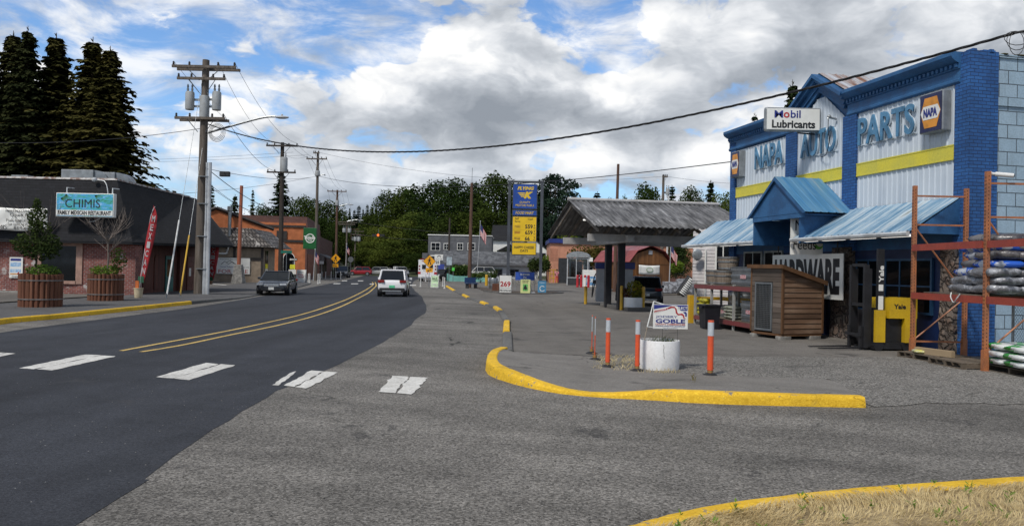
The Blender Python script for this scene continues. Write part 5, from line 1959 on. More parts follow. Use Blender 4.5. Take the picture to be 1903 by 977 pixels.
# ---- rusty square post and orange pole
rp = G(391, 527.5, .12)
rp.y = 52
tag(MB().tube([PD(390, 528, 52) - Vector((rp.x, rp.y, 0)), PD(393, 410, 52) - Vector((rp.x, rp.y, 0))], .17, 6).build('rusty_post', streak_mat('rusty_steel', [(.06, .03, .02), (.17, .09, .05), (.28, .2, .13)], 'Z', 5, .8), loc=(rp.x, rp.y, 0)), 'rusty steel post just behind the utility pole', 'post')
ob_ = PD(443, 528, 68)
ob_.z = .1
op = thing('orange_pole', 'tall bare orange pole on a concrete foot before the sale sign', 'pole', ob_, 0)
MB().box((0, 0, .8), (1.05, 1.0, 1.7), bevel=.05, taper=.55).build('concrete_foot', M_cblock, op)
MB().cyl((0, 0, 1.6), (PD(449, 345, 68).x - ob_.x, 0, PD(449, 345, 68).z - .1), .17, .14, seg=14).build('shaft', mat('faded_orange_paint', (.34, .10, .045), .6, scale=2, col2=(.28, .09, .05)), op)

# ---- tan office with shake mansard
of = thing('office_building', 'low tan office with a worn shake mansard roof', 'building', (-23.2, 72.5, 0.1), R(9))
M_tan = mat('tan_stucco', (0.30, 0.235, 0.17), .85, .1, 2, fine=.15)
M_dktrim = mat('dark_brown_trim', (0.035, 0.028, 0.024), .6, .2, 3)
M_shake = brick_mat('worn_shakes', (0.06, 0.05, 0.046), (0.22, 0.20, 0.185), (0.015, 0.013, 0.012), 0.30, 0.38, 0.05, 1.0, .5, peel=(.42, .40, .38, 2.6, .57))
MB().b2((-9, 0, 0), (0, 8, 3.4)).build('wall', M_tan, of)
mb = MB()
for x in (-2.6, -.12):
    mb.b2((x, -.05, 0), (x + .22, -.003, 3.4))
mb.b2((-9, -.055, 2.05), (0, -.004, 2.3)).b2((-9, -.055, 3.2), (0, -.004, 3.39))
mb.build('trim', M_dktrim, of)
mb = MB()
e0, e1, e2 = (-9.5, -.7, 3.3), (1.0, -.7, 3.3), (1.7, 8.4, 3.3)
t0, t1, t2 = (-9.5, .5, 5.05), (-1.2, .5, 5.05), (-.5, 8.4, 5.05)
mb.quad(e0, e1, t1, t0).quad(e1, e2, t2, t1).quad(t0, t1, t2, (-9.5, 8.4, 5.05)).quad(e0, (-9.5, 8.4, 3.3), e2, e1)
mb.build('shake_roof', M_shake, of)
mb = MB()
mb.prism([(-8.5, .6, 5.04), (-4.3, .6, 6.75), (.4, .6, 5.04)], (0, .3, 0))
mb.build('rear_gable', mat('orange_stucco', (0.50, 0.16, 0.06), .85, .1, 1.2, fine=.15), of)
for a, b in (((-8.9, .5, 5.0), (-4.3, .5, 6.85)), ((-4.3, .5, 6.85), (.9, .5, 5.0))):
    MB().tube([a, b], .16, 4).build('gable_rake', M_dktrim, of)
MB().b2((.003, 1.5, .2), (.05, 3.2, 3.0)).build('entry', glass_mat('dark_window_glass'), of)
MB().tube(smoothpath([(-8.5, -.12, 2.62), (-3.6, -.12, 2.62), (-3.2, -.12, 2.7), (-3.05, -.12, 3.1), (-3.05, -.12, 3.4)], 4), .09, 8).build('white_pipe', M_wplastic, of)
mb = MB().cyl((-3.0, .1, 4.0), (-3.0, .1, 6.7), .16, seg=12).cyl((-3.0, .1, 6.6), (-3.0, .1, 7.0), .24, seg=12)
mb.build('flue', M_galv, of)
fs = thing('sale_sign', 'white for sale board with a mountain outline on the tan office', 'sign', of.matrix_basis @ Vector((-2.55, -.09, PD(434.5, 494, 72.2).z - .1)), R(9))
MB().box((0, 0, 0), (2.95, .05, 1.48)).build('board', M_signwhite, fs)
text('FOR SALE', fs, M_lred, 0, -.50, -.026, 2.6, .34, .0)
text('Local Toledo Office', fs, M_lblue, -.25, -.08, -.026, 1.7, .14)
text('TRULY LOCAL REALTORS', fs, M_lblack, -.45, .60, -.026, 1.6, .10)
text('864 1070', fs, M_lblack, 1.1, -.12, -.026, .55, .09)
mb = MB()
for pts in ([(-1.1, .12), (-.75, .42), (-.45, .15), (-.1, .38), (.25, .12)], [(-.6, .30), (-.3, .48), (.1, .2)]):
    mb.tube([(x, -.03, z) for x, z in pts], .022, 4)
mb.build('mountain_outline', M_lblack, fs)

# ---- orange brick building with green blade sign
M_ostuc = MATS['orange_stucco']
ob = thing('orange_building', 'two storey orange building with dark bands behind the tan office', 'building', (-25.2, 95, 0), R(9.4))
MB().b2((-14, 0, 0), (0, 20, 6.9)).build('wall', M_ostuc, ob)
mb = MB()
mb.b2((-14, -.12, 6.35), (0, -.004, 6.6)).b2((-14, -.12, 4.55), (0, -.004, 4.85)).b2((-14, -.08, 0), (0, -.004, .7))
mb.build('dark_band', M_dktrim, ob)
M_brick2 = brick_mat('dull_red_brick', (0.13, 0.05, 0.04), (0.18, 0.07, 0.055), (0.12, 0.09, 0.08), .25, .09, .012, .5, .3)
MB().b2((-14.1, .4, 6.9), (.1, 20, 7.7)).b2((.003, 0.01, 0), (.2, 20, 6.88)).build('brick_parapet', M_brick2, ob)
MB().b2((.2, .8, .5), (.26, 18, 3.2)).build('street_panel', mat('rust_brown', (.20, .065, .03), .7, .2, 2), ob)
wn_ = MB()
pts = [(-2.6, -.06, 1.0)] + [(-1.9 + .7 * math.cos(R(a)), -.06, 2.6 + .7 * math.sin(R(a))) for a in range(180, -1, -20)] + [(-1.2, -.06, 1.0)]
wn_.prism(pts, (0, .08, 0))
wn_ = wn_.build('window', M_signwhite, ob)
MB().prism([(x * .9 - .19, -.075, z * .96 + .06) for x, y, z in pts], (0, .012, 0)).build('pane', M_dkglass, wn_)
MB().b2((-3.4, -.14, 4.9), (-2.2, -.004, 5.9)).build('emblem_plaque', M_dktrim, ob)
gs = thing('blade_sign', 'tall green blade sign with a white ring on the orange building', 'sign', PD(576, 443, 92.5), 0)
MB().box((0, 0, 0), (1.55, .25, 2.5), bevel=.04).build('cabinet', mat('blade_green', (.012, .11, .03), .4), gs)
mb = MB()
for i in range(28):
    a0, a1 = 2 * math.pi * i / 28, 2 * math.pi * (i + 1) / 28
    mb.prism([(.05 + .56 * math.cos(a0), -.13, .56 * math.sin(a0)), (.05 + .56 * math.cos(a1), -.13, .56 * math.sin(a1)), (.05 + .45 * math.cos(a1), -.13, .45 * math.sin(a1)), (.05 + .45 * math.cos(a0), -.13, .45 * math.sin(a0))], (0, -.02, 0))
bmesh.ops.remove_doubles(mb.bm, verts=mb.bm.verts, dist=.001)
mb.build('ring', M_signwhite, gs)
text('Toledo', gs, M_signwhite, .0, .1, -.15, 1.35, .40, .04)
text('Pub', gs, M_signwhite, .05, -.22, -.14, .5, .22, .02)

# dark shop row beyond with awning
sr = thing('shop_row', 'dark brick shop row with a grey awning beyond the orange building', 'building', (-28.9, 116, 0), R(9))
MB().b2((-12, 0, 0), (0, 30, 6.2)).build('wall', mat('dark_brown_brick', (.10, .045, .035), .8, .2, 2), sr)
mb = MB()
mb.prism([(0.01, 1, 3.6), (2.2, 1, 2.7), (2.2, 1, 2.55), (0.01, 1, 3.4)], (0, 16, 0))
mb.build('awning', mat('grey_awning', (.10, .10, .105), .7), sr)
for k in range(4):
    f = MB().b2((.0, 2 + k * 4, .6), (.06, 4.6 + k * 4, 2.4)).build('window', M_dktrim, sr)
    MB().b2((.06, 2.2 + k * 4, .8), (.07, 4.4 + k * 4, 2.2)).build('pane', M_dkglass, f)
for k in range(4):
    MB().b2((2.0, 2 + k * 4.5, 0), (2.14, 2.14 + k * 4.5, 2.55)).build('awning_post', M_dktrim, sr)
# ================================================================== GAS STATION, PRICE SIGN, RIGHT-HAND BACKGROUND BUILDINGS
M_corr = streak_mat('weathered_rib_shading', [(0.02, 0.02, 0.021), (0.07, 0.07, 0.072), (0.18, 0.18, 0.184), (0.46, 0.46, 0.47)], 'YZ', 8.0, .7, 0.0, .05)  # fine colour streaks imitate the light and dark stripes of the ribs
M_under = mat('canopy_underside', (0.20, 0.17, 0.14), .8, .2, 2)
M_beam = mat('canopy_beam_grey', (0.42, 0.41, 0.40), .6, .1, 2)
gA = PD(1057, 372, 38.0)          # ridge left end
rz_ = gA.z
Lf, Lb = PD(1095, 419, 33.4), PD(1021, 434, 42.6)
gdir = (PD(1355, 384, 39.4) - gA)
gdir.z = 0
ux = gdir.normalized()
uy = Vector((-ux.y, ux.x, 0))
cn = thing('station_canopy', 'grey corrugated gable canopy over the fuel pumps', 'canopy', (gA.x, gA.y, 0), math.atan2(ux.y, ux.x))
ci = cn.matrix_basis.inverted()
W_ = 7.75
ze = Lf.z
for sgn, half in ((-1, 4.75), (1, 4.75)):
    mb = MB()
    xs = [i * .085 for i in range(int(W_ / .085) + 1)]
    rows = []
    for x in xs:
        d = .035 * math.sin(x / .26 * 2 * math.pi)
        rows.append([(x + (0 if sgn < 0 else 0), sgn * half * t, rz_ + (ze - rz_) * t + d) for t in (0, .25, .5, .75, 1.0)])
    mb.grid(rows)
    o = mb.build('roof_sheet', M_corr, cn, smooth=True)
    so_ = o.modifiers.new('thick', 'SOLIDIFY')
    so_.thickness = .02
MB().tube([(-.05, 0, rz_ + .06), (W_, 0, rz_ + .06)], .09, 8).build('ridge_cap', M_beam, cn)
for i in range(9):
    x = .15 + i * (W_ - .3) / 8
    mb = MB()
    mb.prism([(x, -4.6, ze - .10), (x, 0, rz_ - .12), (x, 4.6, ze - .10), (x, 4.6, ze - .24), (x, 0, rz_ - .30), (x, -4.6, ze - .24)], (.07, 0, 0))
    mb.build('rafter', M_under, cn)
for y in (-2.6, 2.2):
    MB().b2((.3, y - .12, ze - .58), (W_, y + .12, ze - .25)).build('beam', M_beam, cn)
MB().b2((2.0, -3.2, ze - .6), (2.3, 3.0, ze - .59 + .3)).build('cross_beam', M_beam, cn)
MB().b2((.3, -1.75, ze + .40), (1.05, -1.65, ze + .46)).build('light_tube', M_tube, cn)
M_cblk = mat('canopy_post_black', (0.02, 0.02, 0.024), .5, .15, 2)
for px, d in ((1130, 40.0), (1154, 37.5)):
    p = ci @ Vector(((px - 951) / F * d, d, 0))
    MB().b2((p.x - .16, p.y - .13, .02), (p.x + .16, p.y + .13, ze - .58)).build('post', M_cblk, cn)
for px, d in ((1231, 46.), (1234, 44.)):
    pass
# pump island
pi_a, pi_b = G(1098, 568), G(1192, 580)
isl_ = MB()
ax_ = (G(1196, 577) - G(1092, 561))
rzp = math.atan2(ax_.y, ax_.x)
struct('pump_island', MB().box((0, .55, .08), (4.2, 1.3, .16), bevel=.03), M_conc, loc=(G(1143, 573).x, G(1143, 573).y, 0), rotz=rzp)
M_pgrey = mat('pump_grey', (0.38, 0.395, 0.42), .45, scale=2, col2=(0.32, 0.33, 0.355))
M_pblue = mat('pump_blue', (0.015, 0.03, 0.17), .4, .1, 2)
M_pdark = mat('pump_dark', (0.03, 0.032, 0.036), .5, .15, 3)


def pump(label, loc, rotz):
    t = thing('fuel_pump', label, 'fuel pump', loc, rotz, 'fuel pumps')
    MB().b2((-.42, -.3, .0), (.42, .3, .66)).build('cabinet', M_pgrey, t)
    mb = MB().b2((-.42, -.27, .662), (-.30, .27, 1.80)).b2((.16, -.27, .662), (.42, .27, 1.80)).b2((-.299, -.14, .662), (.159, .2, 1.80))
    mb.b2((.22, -.30, .7), (.36, -.272, 1.78))
    mb.build('column', M_pgrey, t)
    MB().b2((-.5, -.36, 1.81), (.5, .36, 2.14), bevel=.03).build('header', M_pblue, t)
    MB().b2((-.27, -.25, .9), (.12, -.15, 1.62)).build('display', M_pdark, t)
    MB().b2((-.40, -.315, .12), (-.18, -.302, .55)).build('price_plate', M_signwhite, t)
    for k, x in enumerate((-.36, -.10)):
        mb = MB()
        mb.tube(smoothpath([(x, -.30, 1.55), (x - .03, -.42, 1.2), (x + .03, -.48, .6), (x + .1, -.5, .25), (x + .17, -.48, .35), (x + .16, -.4, .8), (x + .12, -.34, 1.05)], 5), .022, 6)
        h = mb.build('hose', M_cable, t)
        MB().box((x + .11, -.36, 1.08), (.07, .12, .22)).build('nozzle', M_pdark if k else mat('nozzle_green', (.03, .12, .03), .5), h)
    return t


pA, pB = G(1118, 566), G(1165, 574)
pump('grey fuel pump with blue header, farther of the two', (pA.x, pA.y + .3, .16), rzp - .25)
pump('grey fuel pump with blue header, beside the white planter', (pB.x, pB.y + .3, .16), rzp - .25)
for lb, px, py, h in (('yellow bollard left of the pumps', 1088, 565, 1.0), ('yellow bollard between the pumps and the planter', 1154, 576, 1.18), ('yellow bollard partly hidden by the planter flowers', 1195, 577, 1.15)):
    o = MB().lathe([(.085, 0), (.085, h - .05), (.06, h - .01), (.001, h)], seg=16).build('bollard', M_gy, loc=G(px, py), angle=40)
    tag(o, lb, 'bollard', 'yellow bollards at the pumps')
pp = G(1178, 577)
planter('white round planter of yellow flowers beside the pumps', pp + Vector((0, .3, 0)), .46, .62)
t = thing('flowering_shrub', 'yellow and rust flowering shrub in the planter by the pumps', 'shrub', pp + Vector((.0, .3, .55)), 0)
rng = random.Random(51)
M_fly = leaf_mat('yellow_flower_leaf', (0.30, 0.24, 0.02), (0.10, 0.14, 0.03), .3, 3)
leafball(MB(), (0.05, 0, .42), .45, .48, 620, .05, rng, .0).build('foliage', M_fly, t, fix=False)
leafball(MB(), (-.35, 0, .25), .25, .30, 240, .05, rng, .0).build('rust_leaves', leaf_mat('rust_leaf', (.22, .06, .03), (.10, .07, .03), .3, 3), t, fix=False)
leafball(MB(), (.30, .1, .18), .35, .32, 380, .05, rng, .0).build('green_leaves', M_shrubA, t, fix=False)

# ---- tall price sign
pb = G(1005, 543)
Dp = pb.y
pr = thing('price_sign', 'tall blue and yellow fuel price sign between two dark posts', 'sign', (PD(972, 541, Dp).x, Dp, 0), 0)
ox = pr.location.x


def LZ(px, py):
    p = PD(px, py, Dp)
    return p.x - ox, p.z


M_post = mat('sign_post_slate', (0.055, 0.062, 0.075), .5, .15, 1)
xl, xr = LZ(944, 500)[0], LZ(1004.5, 500)[0]
zt = LZ(978, 340)[1]
for x in (xl, xr):
    MB().b2((x - .12, -.12, 0), (x + .12, .12, zt), bevel=.01).build('post', M_post, pr)
MB().b2((xl - .14, -.13, zt), (xr + .14, .13, zt + .16)).build('top_bar', M_post, pr)
M_kblue = mat('fuel_sign_blue', (0.012, 0.06, 0.30), .35, .08, 1.5)
M_kyel = mat('fuel_sign_yellow', (0.78, 0.50, 0.012), .35, .05, 1.5)
M_ktext = mat('fuel_sign_yellow_text', (0.72, 0.50, 0.03), .4, .05, 3)
cx_ = (LZ(958, 400)[0] + LZ(1004, 400)[0]) / 2
cx_ = 0.0
hw2 = .96


def panel(py0, py1, m, name):
    z1, z0 = LZ(980, py0)[1], LZ(980, py1)[1]
    b_ = MB().box((0, 0, (z0 + z1) / 2), (2 * hw2 + .12, .34, z1 - z0), bevel=.02).build(name, M_post, pr)
    MB().box((0, -.176, (z0 + z1) / 2), (2 * hw2, .012, z1 - z0 - .1)).build('face', m, b_)
    return z0, z1


z0, z1 = panel(342.5, 389, M_kblue, 'brand_panel')
h = z1 - z0
text('FLYING', pr, M_ktext, .05, z0 + h * .83, -.183, 1.36, .28, .045, shear=.25)
text('K', pr, M_ktext, .28, z0 + h * .56, -.183, .75, .56, .07, shear=.3)
for k in range(3):
    zz = z0 + h * (.63 - k * .065)
    xx = -.62 + k * .12
    flatpoly([(xx, zz + .05), (.02 - k * .02, zz + .05), (-.02 - k * .03, zz - .04), (xx + .09, zz - .04)], pr, 'wing', M_ktext, -.183)
text('QUALITY', pr, M_ktext, 0, z0 + h * .27, -.183, .88, .17, .01)
text('MOTOR FUELS', pr, M_ktext, 0, z0 + h * .15, -.183, 1.5, .17, .01)
z0, z1 = panel(390.5, 401.5, M_kblue, 'shop_panel')
text('FOOD MART', pr, M_ktext, 0, (z0 + z1) / 2, -.183, 1.5, .22, .015, shear=.2)
z0, z1 = panel(402.5, 449.5, M_kyel, 'price_panel')
h = z1 - z0
text('Self', pr, M_lblack, -.62, z0 + h * .91, -.183, .34, .16, .01, shear=.2)
text('Serve', pr, M_lblack, -.58, z0 + h * .80, -.183, .46, .15, .01, shear=.2)
text('Cash', pr, M_lblack, .48, z0 + h * .90, -.183, .42, .15, .01, shear=.2)
for k, (num, lab, m) in enumerate((('559', 'Regular', None), ('659', 'Unleaded', M_lred), ('66', 'Diesel', None))):
    zz = z0 + h * (.60 - k * .235)
    text(num, pr, M_lblack, .37 if len(num) == 3 else .25, zz, -.183, .62 if len(num) == 3 else .40, .34, .03)
    text('9', pr, M_lblack, .82, zz + .09, -.183, .10, .15, .02)
    text('10', pr, M_lblack, .82, zz - .10, -.183, .14, .12, .02)
    MB().box((-.58, -.185, zz), (.5, .004, .26)).build('grade_plate', mat('grade_plate', (.62, .38, .02), .4), pr)
    text(lab, pr, m or M_lblack, -.58, zz, -.188, .40, .12)
    MB().box((0, -.184, zz - .26), (1.9, .004, .015)).build('rule', mat('rule_amber', (.45, .28, .01), .4), pr) if k < 2 else None
z0, z1 = panel(450.5, 474, M_kyel, 'message_panel')
text('HAPPY CHEESE', pr, M_lblack, 0, z0 + (z1 - z0) * .60, -.183, 1.62, .22, .02)
text('DAYS', pr, M_lblack, .02, z0 + (z1 - z0) * .34, -.183, .62, .20, .02)

# ---- boards along the planting strip
M_sframe = mat('sign_frame_dark', (.04, .042, .045), .5, .15, 3)


def board(name, label, px, pyb, wpx, hpx, D=None, lean=.0, face=None, frame=True, cat='sign', gap=.0):
    b = G(px, pyb) if D is None else PD(px, pyb, D)
    s = F / b.y
    w, h = wpx / s, hpx / s
    t = thing(name, label, cat, (b.x, b.y, 0), 0)
    if frame:
        mb = MB().box((0, 0, h / 2 + gap), (w, .06, h))
        mb.build('frame', M_sframe, t)
    MB().box((0, -.036 if frame else 0, h / 2 + gap), (w - (.08 if frame else 0), .014 if frame else .03, h - (.08 if frame else 0))).build('face', face or M_signwhite, t)
    return t, w, h


t, w, h = board('propane_sign', 'white propane price board reading 269 at the planting strip', 939, 544, 24, 33)
text('269', t, M_lred, 0, h * .50, -.044, w * .80, h * .30, .03)
text('PROPANE', t, M_lblack, 0, h * .13, -.044, w * .88, h * .11, .02)
MB().box((0, -.045, h * .27), (w * .95, .004, .02)).build('rule', M_sframe, t)
t, w, h = board('drought_banner', 'small blue banner hung behind the green visitor board', 975.5, 520.5, 36, 15, D=66, face=mat('banner_blue', (.03, .09, .42), .5, .1, 2), frame=False, cat='banner', gap=.0)
t.location.z = PD(975, 520.5, 66).z
text('SUMMER', t, M_signwhite, 0, h * .70, -.016, w * .5, h * .24, .02)
text('7X', t, M_signwhite, 0, h * .32, -.016, w * .2, h * .28, .03)
for x in (-w / 2, w / 2):
    MB().cyl((x, 0, -t.location.z), (x, 0, h), .025, seg=6).build('stake', M_cabgrey, t)
M_lime = mat('lime_sign', (.62, .66, .28), .5, .05, 2)
t, w, h = board('visitor_board', 'pale lime visitor centre board with a green tree', 976, 545, 18, 26, face=M_lime, frame=False)
text('VISITOR', t, M_lblack, 0, h * .90, -.016, w * .7, h * .08, .02)
text('CENTER', t, M_lblack, 0, h * .78, -.016, w * .6, h * .08, .02)
MB().box((0, -.018, h * .42), (w * .5, .005, h * .5)).build('green_field', mat('board_green', (.14, .45, .12), .5), t)
flatpoly([(-.18, h * .30), (-.03, h * .30), (-.03, h * .24), (.03, h * .24), (.03, h * .30), (.18, h * .30), (.10, h * .40), (.14, h * .40), (.06, h * .50), (.10, h * .50), (0, h * .62), (-.10, h * .50), (-.06, h * .50), (-.14, h * .40), (-.10, h * .40)], t, 'tree_mark', M_lblack, -.021)
mb = MB().tube([(w * .4, .0, h * .9), (w * .75, .5, 0)], .03, 4).box((w * .7, .3, .06), (.5, .3, .12))
mb.build('prop', M_pgrey, t)
t, w, h = board('blue_board', 'light blue board with a white ring at the right end of the strip', 1007, 544, 15.5, 22, face=mat('board_blue', (.06, .23, .40), .5, .1, 2), frame=False)
mb = MB()
for i in range(26):
    a0, a1 = R(40 + i * 11), R(40 + (i + 1) * 11)
    ro, ri = w * .34, w * .26
    mb.prism([(.03 + ro * math.cos(a0), -.016, h * .36 + ro * math.sin(a0)), (.03 + ro * math.cos(a1), -.016, h * .36 + ro * math.sin(a1)), (.03 + ri * math.cos(a1), -.016, h * .36 + ri * math.sin(a1)), (.03 + ri * math.cos(a0), -.016, h * .36 + ri * math.sin(a0))], (0, -.005, 0))
bmesh.ops.remove_doubles(mb.bm, verts=mb.bm.verts, dist=.001)
mb.build('ring', M_signwhite, t)
text('SPECIALS', t, M_signwhite, 0, h * .86, -.016, w * .7, h * .07)
# mulch strip
st_pts = [G(*p) for p in ((880, 533), (900, 541), (935, 546.5), (1010, 546.5), (1045, 545), (1030, 541.5), (935, 541), (905, 535))]
struct('planting_strip', MB().poly([(p.x, p.y, .03) for p in st_pts]), mat('bark_mulch', (.10, .07, .05), .95, scale=6, col2=(.05, .04, .03), bump=.8, fine=.4))
kp_ = MB()
for a, b in zip(st_pts[1:4], st_pts[2:5]):
    d = (b - a)
    kp_.box(((a + b) / 2) + Vector((0, 0, .03)), (d.length + .1, .18, .1), rot=math.atan2(d.y, d.x))
struct('strip_edging', kp_, M_kgrey)
# keg planter, crate, bench, concrete blocks, bollard
kg = thing('keg_planter', 'steel keg planter with a spiky green plant by the propane board', 'planter', G(917, 527.5), 0)
kg.location = PD(917, 527, 72)
kg.location.z = 0.0
MB().lathe([(.38, 0), (.42, .1), (.42, .28), (.46, .32), (.42, .36), (.42, .62), (.46, .66), (.42, .7), (.42, .92), (.38, 1.0), (.001, .95)], seg=20).build('keg', M_galv, kg, angle=40)
blades(MB(), 0, 0, .95, 70, 1.0, .25, random.Random(3), .45, .03).build('leaves', M_shrubA, kg, fix=False)
tag(MB().box((0, 0, .3), (.75, .5, .6), bevel=.02).build('wooden_crate', M_log, loc=PD(923, 540, 66).xy.to_3d()), 'brown wooden crate left of the propane board', 'crate')
o = MB().lathe([(.16, 0), (.16, 1.1), (.12, 1.2), (.001, 1.22)], seg=14).build('bollard', M_gy, loc=PD(904, 523, 84).xy.to_3d())
tag(o, 'yellow bollard beside the steel keg planter', 'bollard')
bb = PD(876, 536, 72)
bt = thing('street_bench', 'small blue bench at the foot of the bare utility pole', 'bench', (bb.x, bb.y, 0), R(35))
M_bblue = mat('bench_blue', (.02, .06, .16), .5, .1, 3)
MB().b2((-.6, -.25, .42), (.6, .25, .50)).build('seat', M_bblue, bt)
MB().b2((-.6, .2, .52), (.6, .27, 1.0)).build('backrest', M_bblue, bt)
for x in (-.45, .45):
    MB().b2((x - .04, -.22, 0), (x + .04, .24, .42)).build('leg', M_pdark, bt)
for k, px in enumerate((958, 973, 986, 1000)):
    p = PD(px, 519, 92)
    tag(MB().box((0, 0, .38), (.92 * 1.0, .6, .76), bevel=.02).build('barrier_block', M_cblock, loc=(p.x, p.y, 0)), ['leftmost pale concrete block behind the price sign', 'second pale concrete block behind the price sign', 'third pale concrete block behind the price sign', 'rightmost pale concrete block behind the price sign'][k], 'block', 'concrete blocks in a row')
tag(MB().box((0, 0, .42), (1.0, .6, .84), bevel=.02).build('barrier_block', mat('dark_concrete', (.10, .10, .10), .9), loc=PD(937, 520, 90).xy.to_3d()), 'dark concrete block left of the pale row', 'block', 'concrete blocks in a row')

# ---- buildings beyond
M_grey = mat('slate_grey_stucco', (.115, .12, .13), .85, .1, 1, fine=.15)
M_lgrey = mat('light_wall', (.46, .49, .52), .8, .08, 1, fine=.1)
M_gshing = brick_mat('grey_shingle', (.07, .075, .085), (.16, .17, .185), (.04, .04, .045), .45, .22, .012, .6, .3)


def win(parent, x, z, w, h, fm, y=0.0, bars=True):
    f = MB().b2((x - w / 2 - .1, y - .08, z - h / 2 - .1), (x + w / 2 + .1, y + .0, z + h / 2 + .1))
    if bars:
        pass
    f = f.build('window', fm, parent)
    mb = MB()
    mb.b2((x - w / 2, y - .1, z - h / 2), (x - .03, y - .082, z - .03)).b2((x + .03, y - .1, z - h / 2), (x + w / 2, y - .082, z - .03)).b2((x - w / 2, y - .1, z + .03), (x - .03, y - .082, z + h / 2)).b2((x + .03, y - .1, z + .03), (x + w / 2, y - .082, z + h / 2))
    mb.build('pane', M_dkglass, f)
    return f


D_ = 142.0
a, b = PD(796, 437, D_), PD(914, 442, D_)
g1 = thing('grey_building', 'flat-roofed two storey grey building with white parapet at the bend', 'building', (a.x, D_, 0), 0)
Wg = b.x - a.x
zt = a.z
MB().b2((0, 0, 0), (Wg, 12, zt)).build('wall', M_grey, g1)
MB().b2((-.1, -.12, zt), (Wg + .1, 12.1, zt + .18)).build('parapet', M_signwhite, g1)
MB().b2((-1.0, -.3, 0), (-.01, 8, PD(796, 470, D_).z)).build('side_wing', M_grey, g1)
for px, w, h in ((809.5, 1.5, 1.3), (830, .9, 1.0), (855, .9, 1.1), (876, 1.2, 1.1)):
    win(g1, PD(px, 458, D_).x - a.x, PD(px, 458, D_).z, w, h, M_signwhite)
MB().b2((PD(809, 465, D_).x - a.x - 1.1, -.25, 3.9), (PD(809, 465, D_).x - a.x + 1.2, -.004, 4.1)).build('sill', M_signwhite, g1)
bs = thing('shop_sign', 'white shop sign with a black arch on the grey building', 'sign', PD(816, 478, 138), 0)
MB().box((0, 0, 0), (1.6, .1, 1.0)).build('board', M_signwhite, bs)
mb = MB()
mb.tube([(.28 * math.cos(R(x)), -.06, .02 + .28 * math.sin(R(x))) for x in range(0, 181, 20)], .05, 4)
mb.build('arch_mark', M_lblack, bs)
text('QUARTER', bs, M_lblack, 0, -.32, -.051, 1.1, .16)
tag(MB().prism([(-1.6, 0, .9), (1.6, 0, .9), (1.6, -1.2, 0), (-1.6, -1.2, 0)], (0, 0, -.12)).build('shop_awning', M_pblue, loc=PD(820, 500, 137.9)), 'dark blue awning at the foot of the grey building', 'awning')

D_ = 118.0
a, b = PD(823, 464, D_), PD(1003, 472, D_)
g2 = thing('long_building', 'long low pale building under a grey shingle mansard', 'building', (a.x, D_, 0), 0)
Wg = b.x - a.x
zt, zb = PD(900, 467, D_).z, PD(900, 491, D_).z
MB().b2((.2, .8, 0), (Wg - .2, 14, zb)).build('wall', M_lgrey, g2)
mb = MB()
mb.prism([(0, 0, zb), (0, 0, zb + .15), (.0, 1.1, zt), (0, 14, zt), (0, 14, zb)], (Wg, 0, 0))
mb.build('shingle_roof', M_gshing, g2)
MB().b2((0, -.08, zb - .12), (Wg, -.004, zb + .08)).build('fascia', M_grey, g2)
for px in (925, 956):
    win(g2, PD(px, 503, D_).x - a.x, 1.3, 1.2, .9, M_grey, .8)
# turquoise planter wall in front
D_ = 108.0
a, b = PD(831, 513, D_), PD(905, 513, D_)
tw = thing('turquoise_wall', 'low turquoise planter wall in front of the long building', 'wall', (a.x, D_, 0), 0)
mb = MB()
mb.prism([(0, 0, 0), (b.x - a.x, 0, 0), (b.x - a.x, 0, .70), (1.0, 0, .75), (0, 0, 1.05)], (0, .25, 0))
mb.build('wall', mat('turquoise_paint', (.17, .42, .37), .7, .1, 1), tw)
MB().b2((-.05, -.03, .0), (.1, 3.2, 1.06)).build('end_wall', MATS['turquoise_paint'], tw)

D_ = 165.0
a, b = PD(914, 415, D_), PD(1020, 470, D_)
wh = thing('white_house', 'white house with a steep dark roof behind the price sign', 'house', (a.x, D_, 0), 0)
ww = b.x - a.x
zr, zev, zl = PD(930, 416, D_).z, PD(930, 447, D_).z, PD(1015, 463, D_).z
MB().b2((.3, 0, 0), (7, 9, zev)).build('wall', M_signwhite, wh)
mb = MB()
mb.quad((-.2, -.5, zev), (7.4, -.5, zev), (6.6, 4.5, zr), (.1, 4.5, zr)).quad((.1, 4.5, zr), (6.6, 4.5, zr), (7.4, 9.5, zev), (-.2, 9.5, zev))
mb.build('roof', M_shing, wh)
mb = MB()
mb.prism([(6.0, -1, 0), (ww, -1, 0), (ww, -1, zl - .6), (8.6, -1, zev + .7), (6.0, -1, zl)], (0, 8, 0))
mb.build('wing', M_signwhite, wh)
mb = MB()
mb.prism([(8.5, -1.3, zev + .75), (ww + .4, -1.3, zl - .7), (ww + .4, -1.3, zl - .5), (8.5, -1.3, zev + 1.0)], (0, 8.6, 0))
mb.prism([(1.2, -2.5, zev - 2.2), (6.8, -2.5, zev - 2.2), (4, -2.5, zev - .8)], (0, 2.6, 0))
mb.build('wing_roof', M_shing, wh)
win(wh, 10.6, zl - 1.7, 1.6, 1.5, M_grey, -1.0)

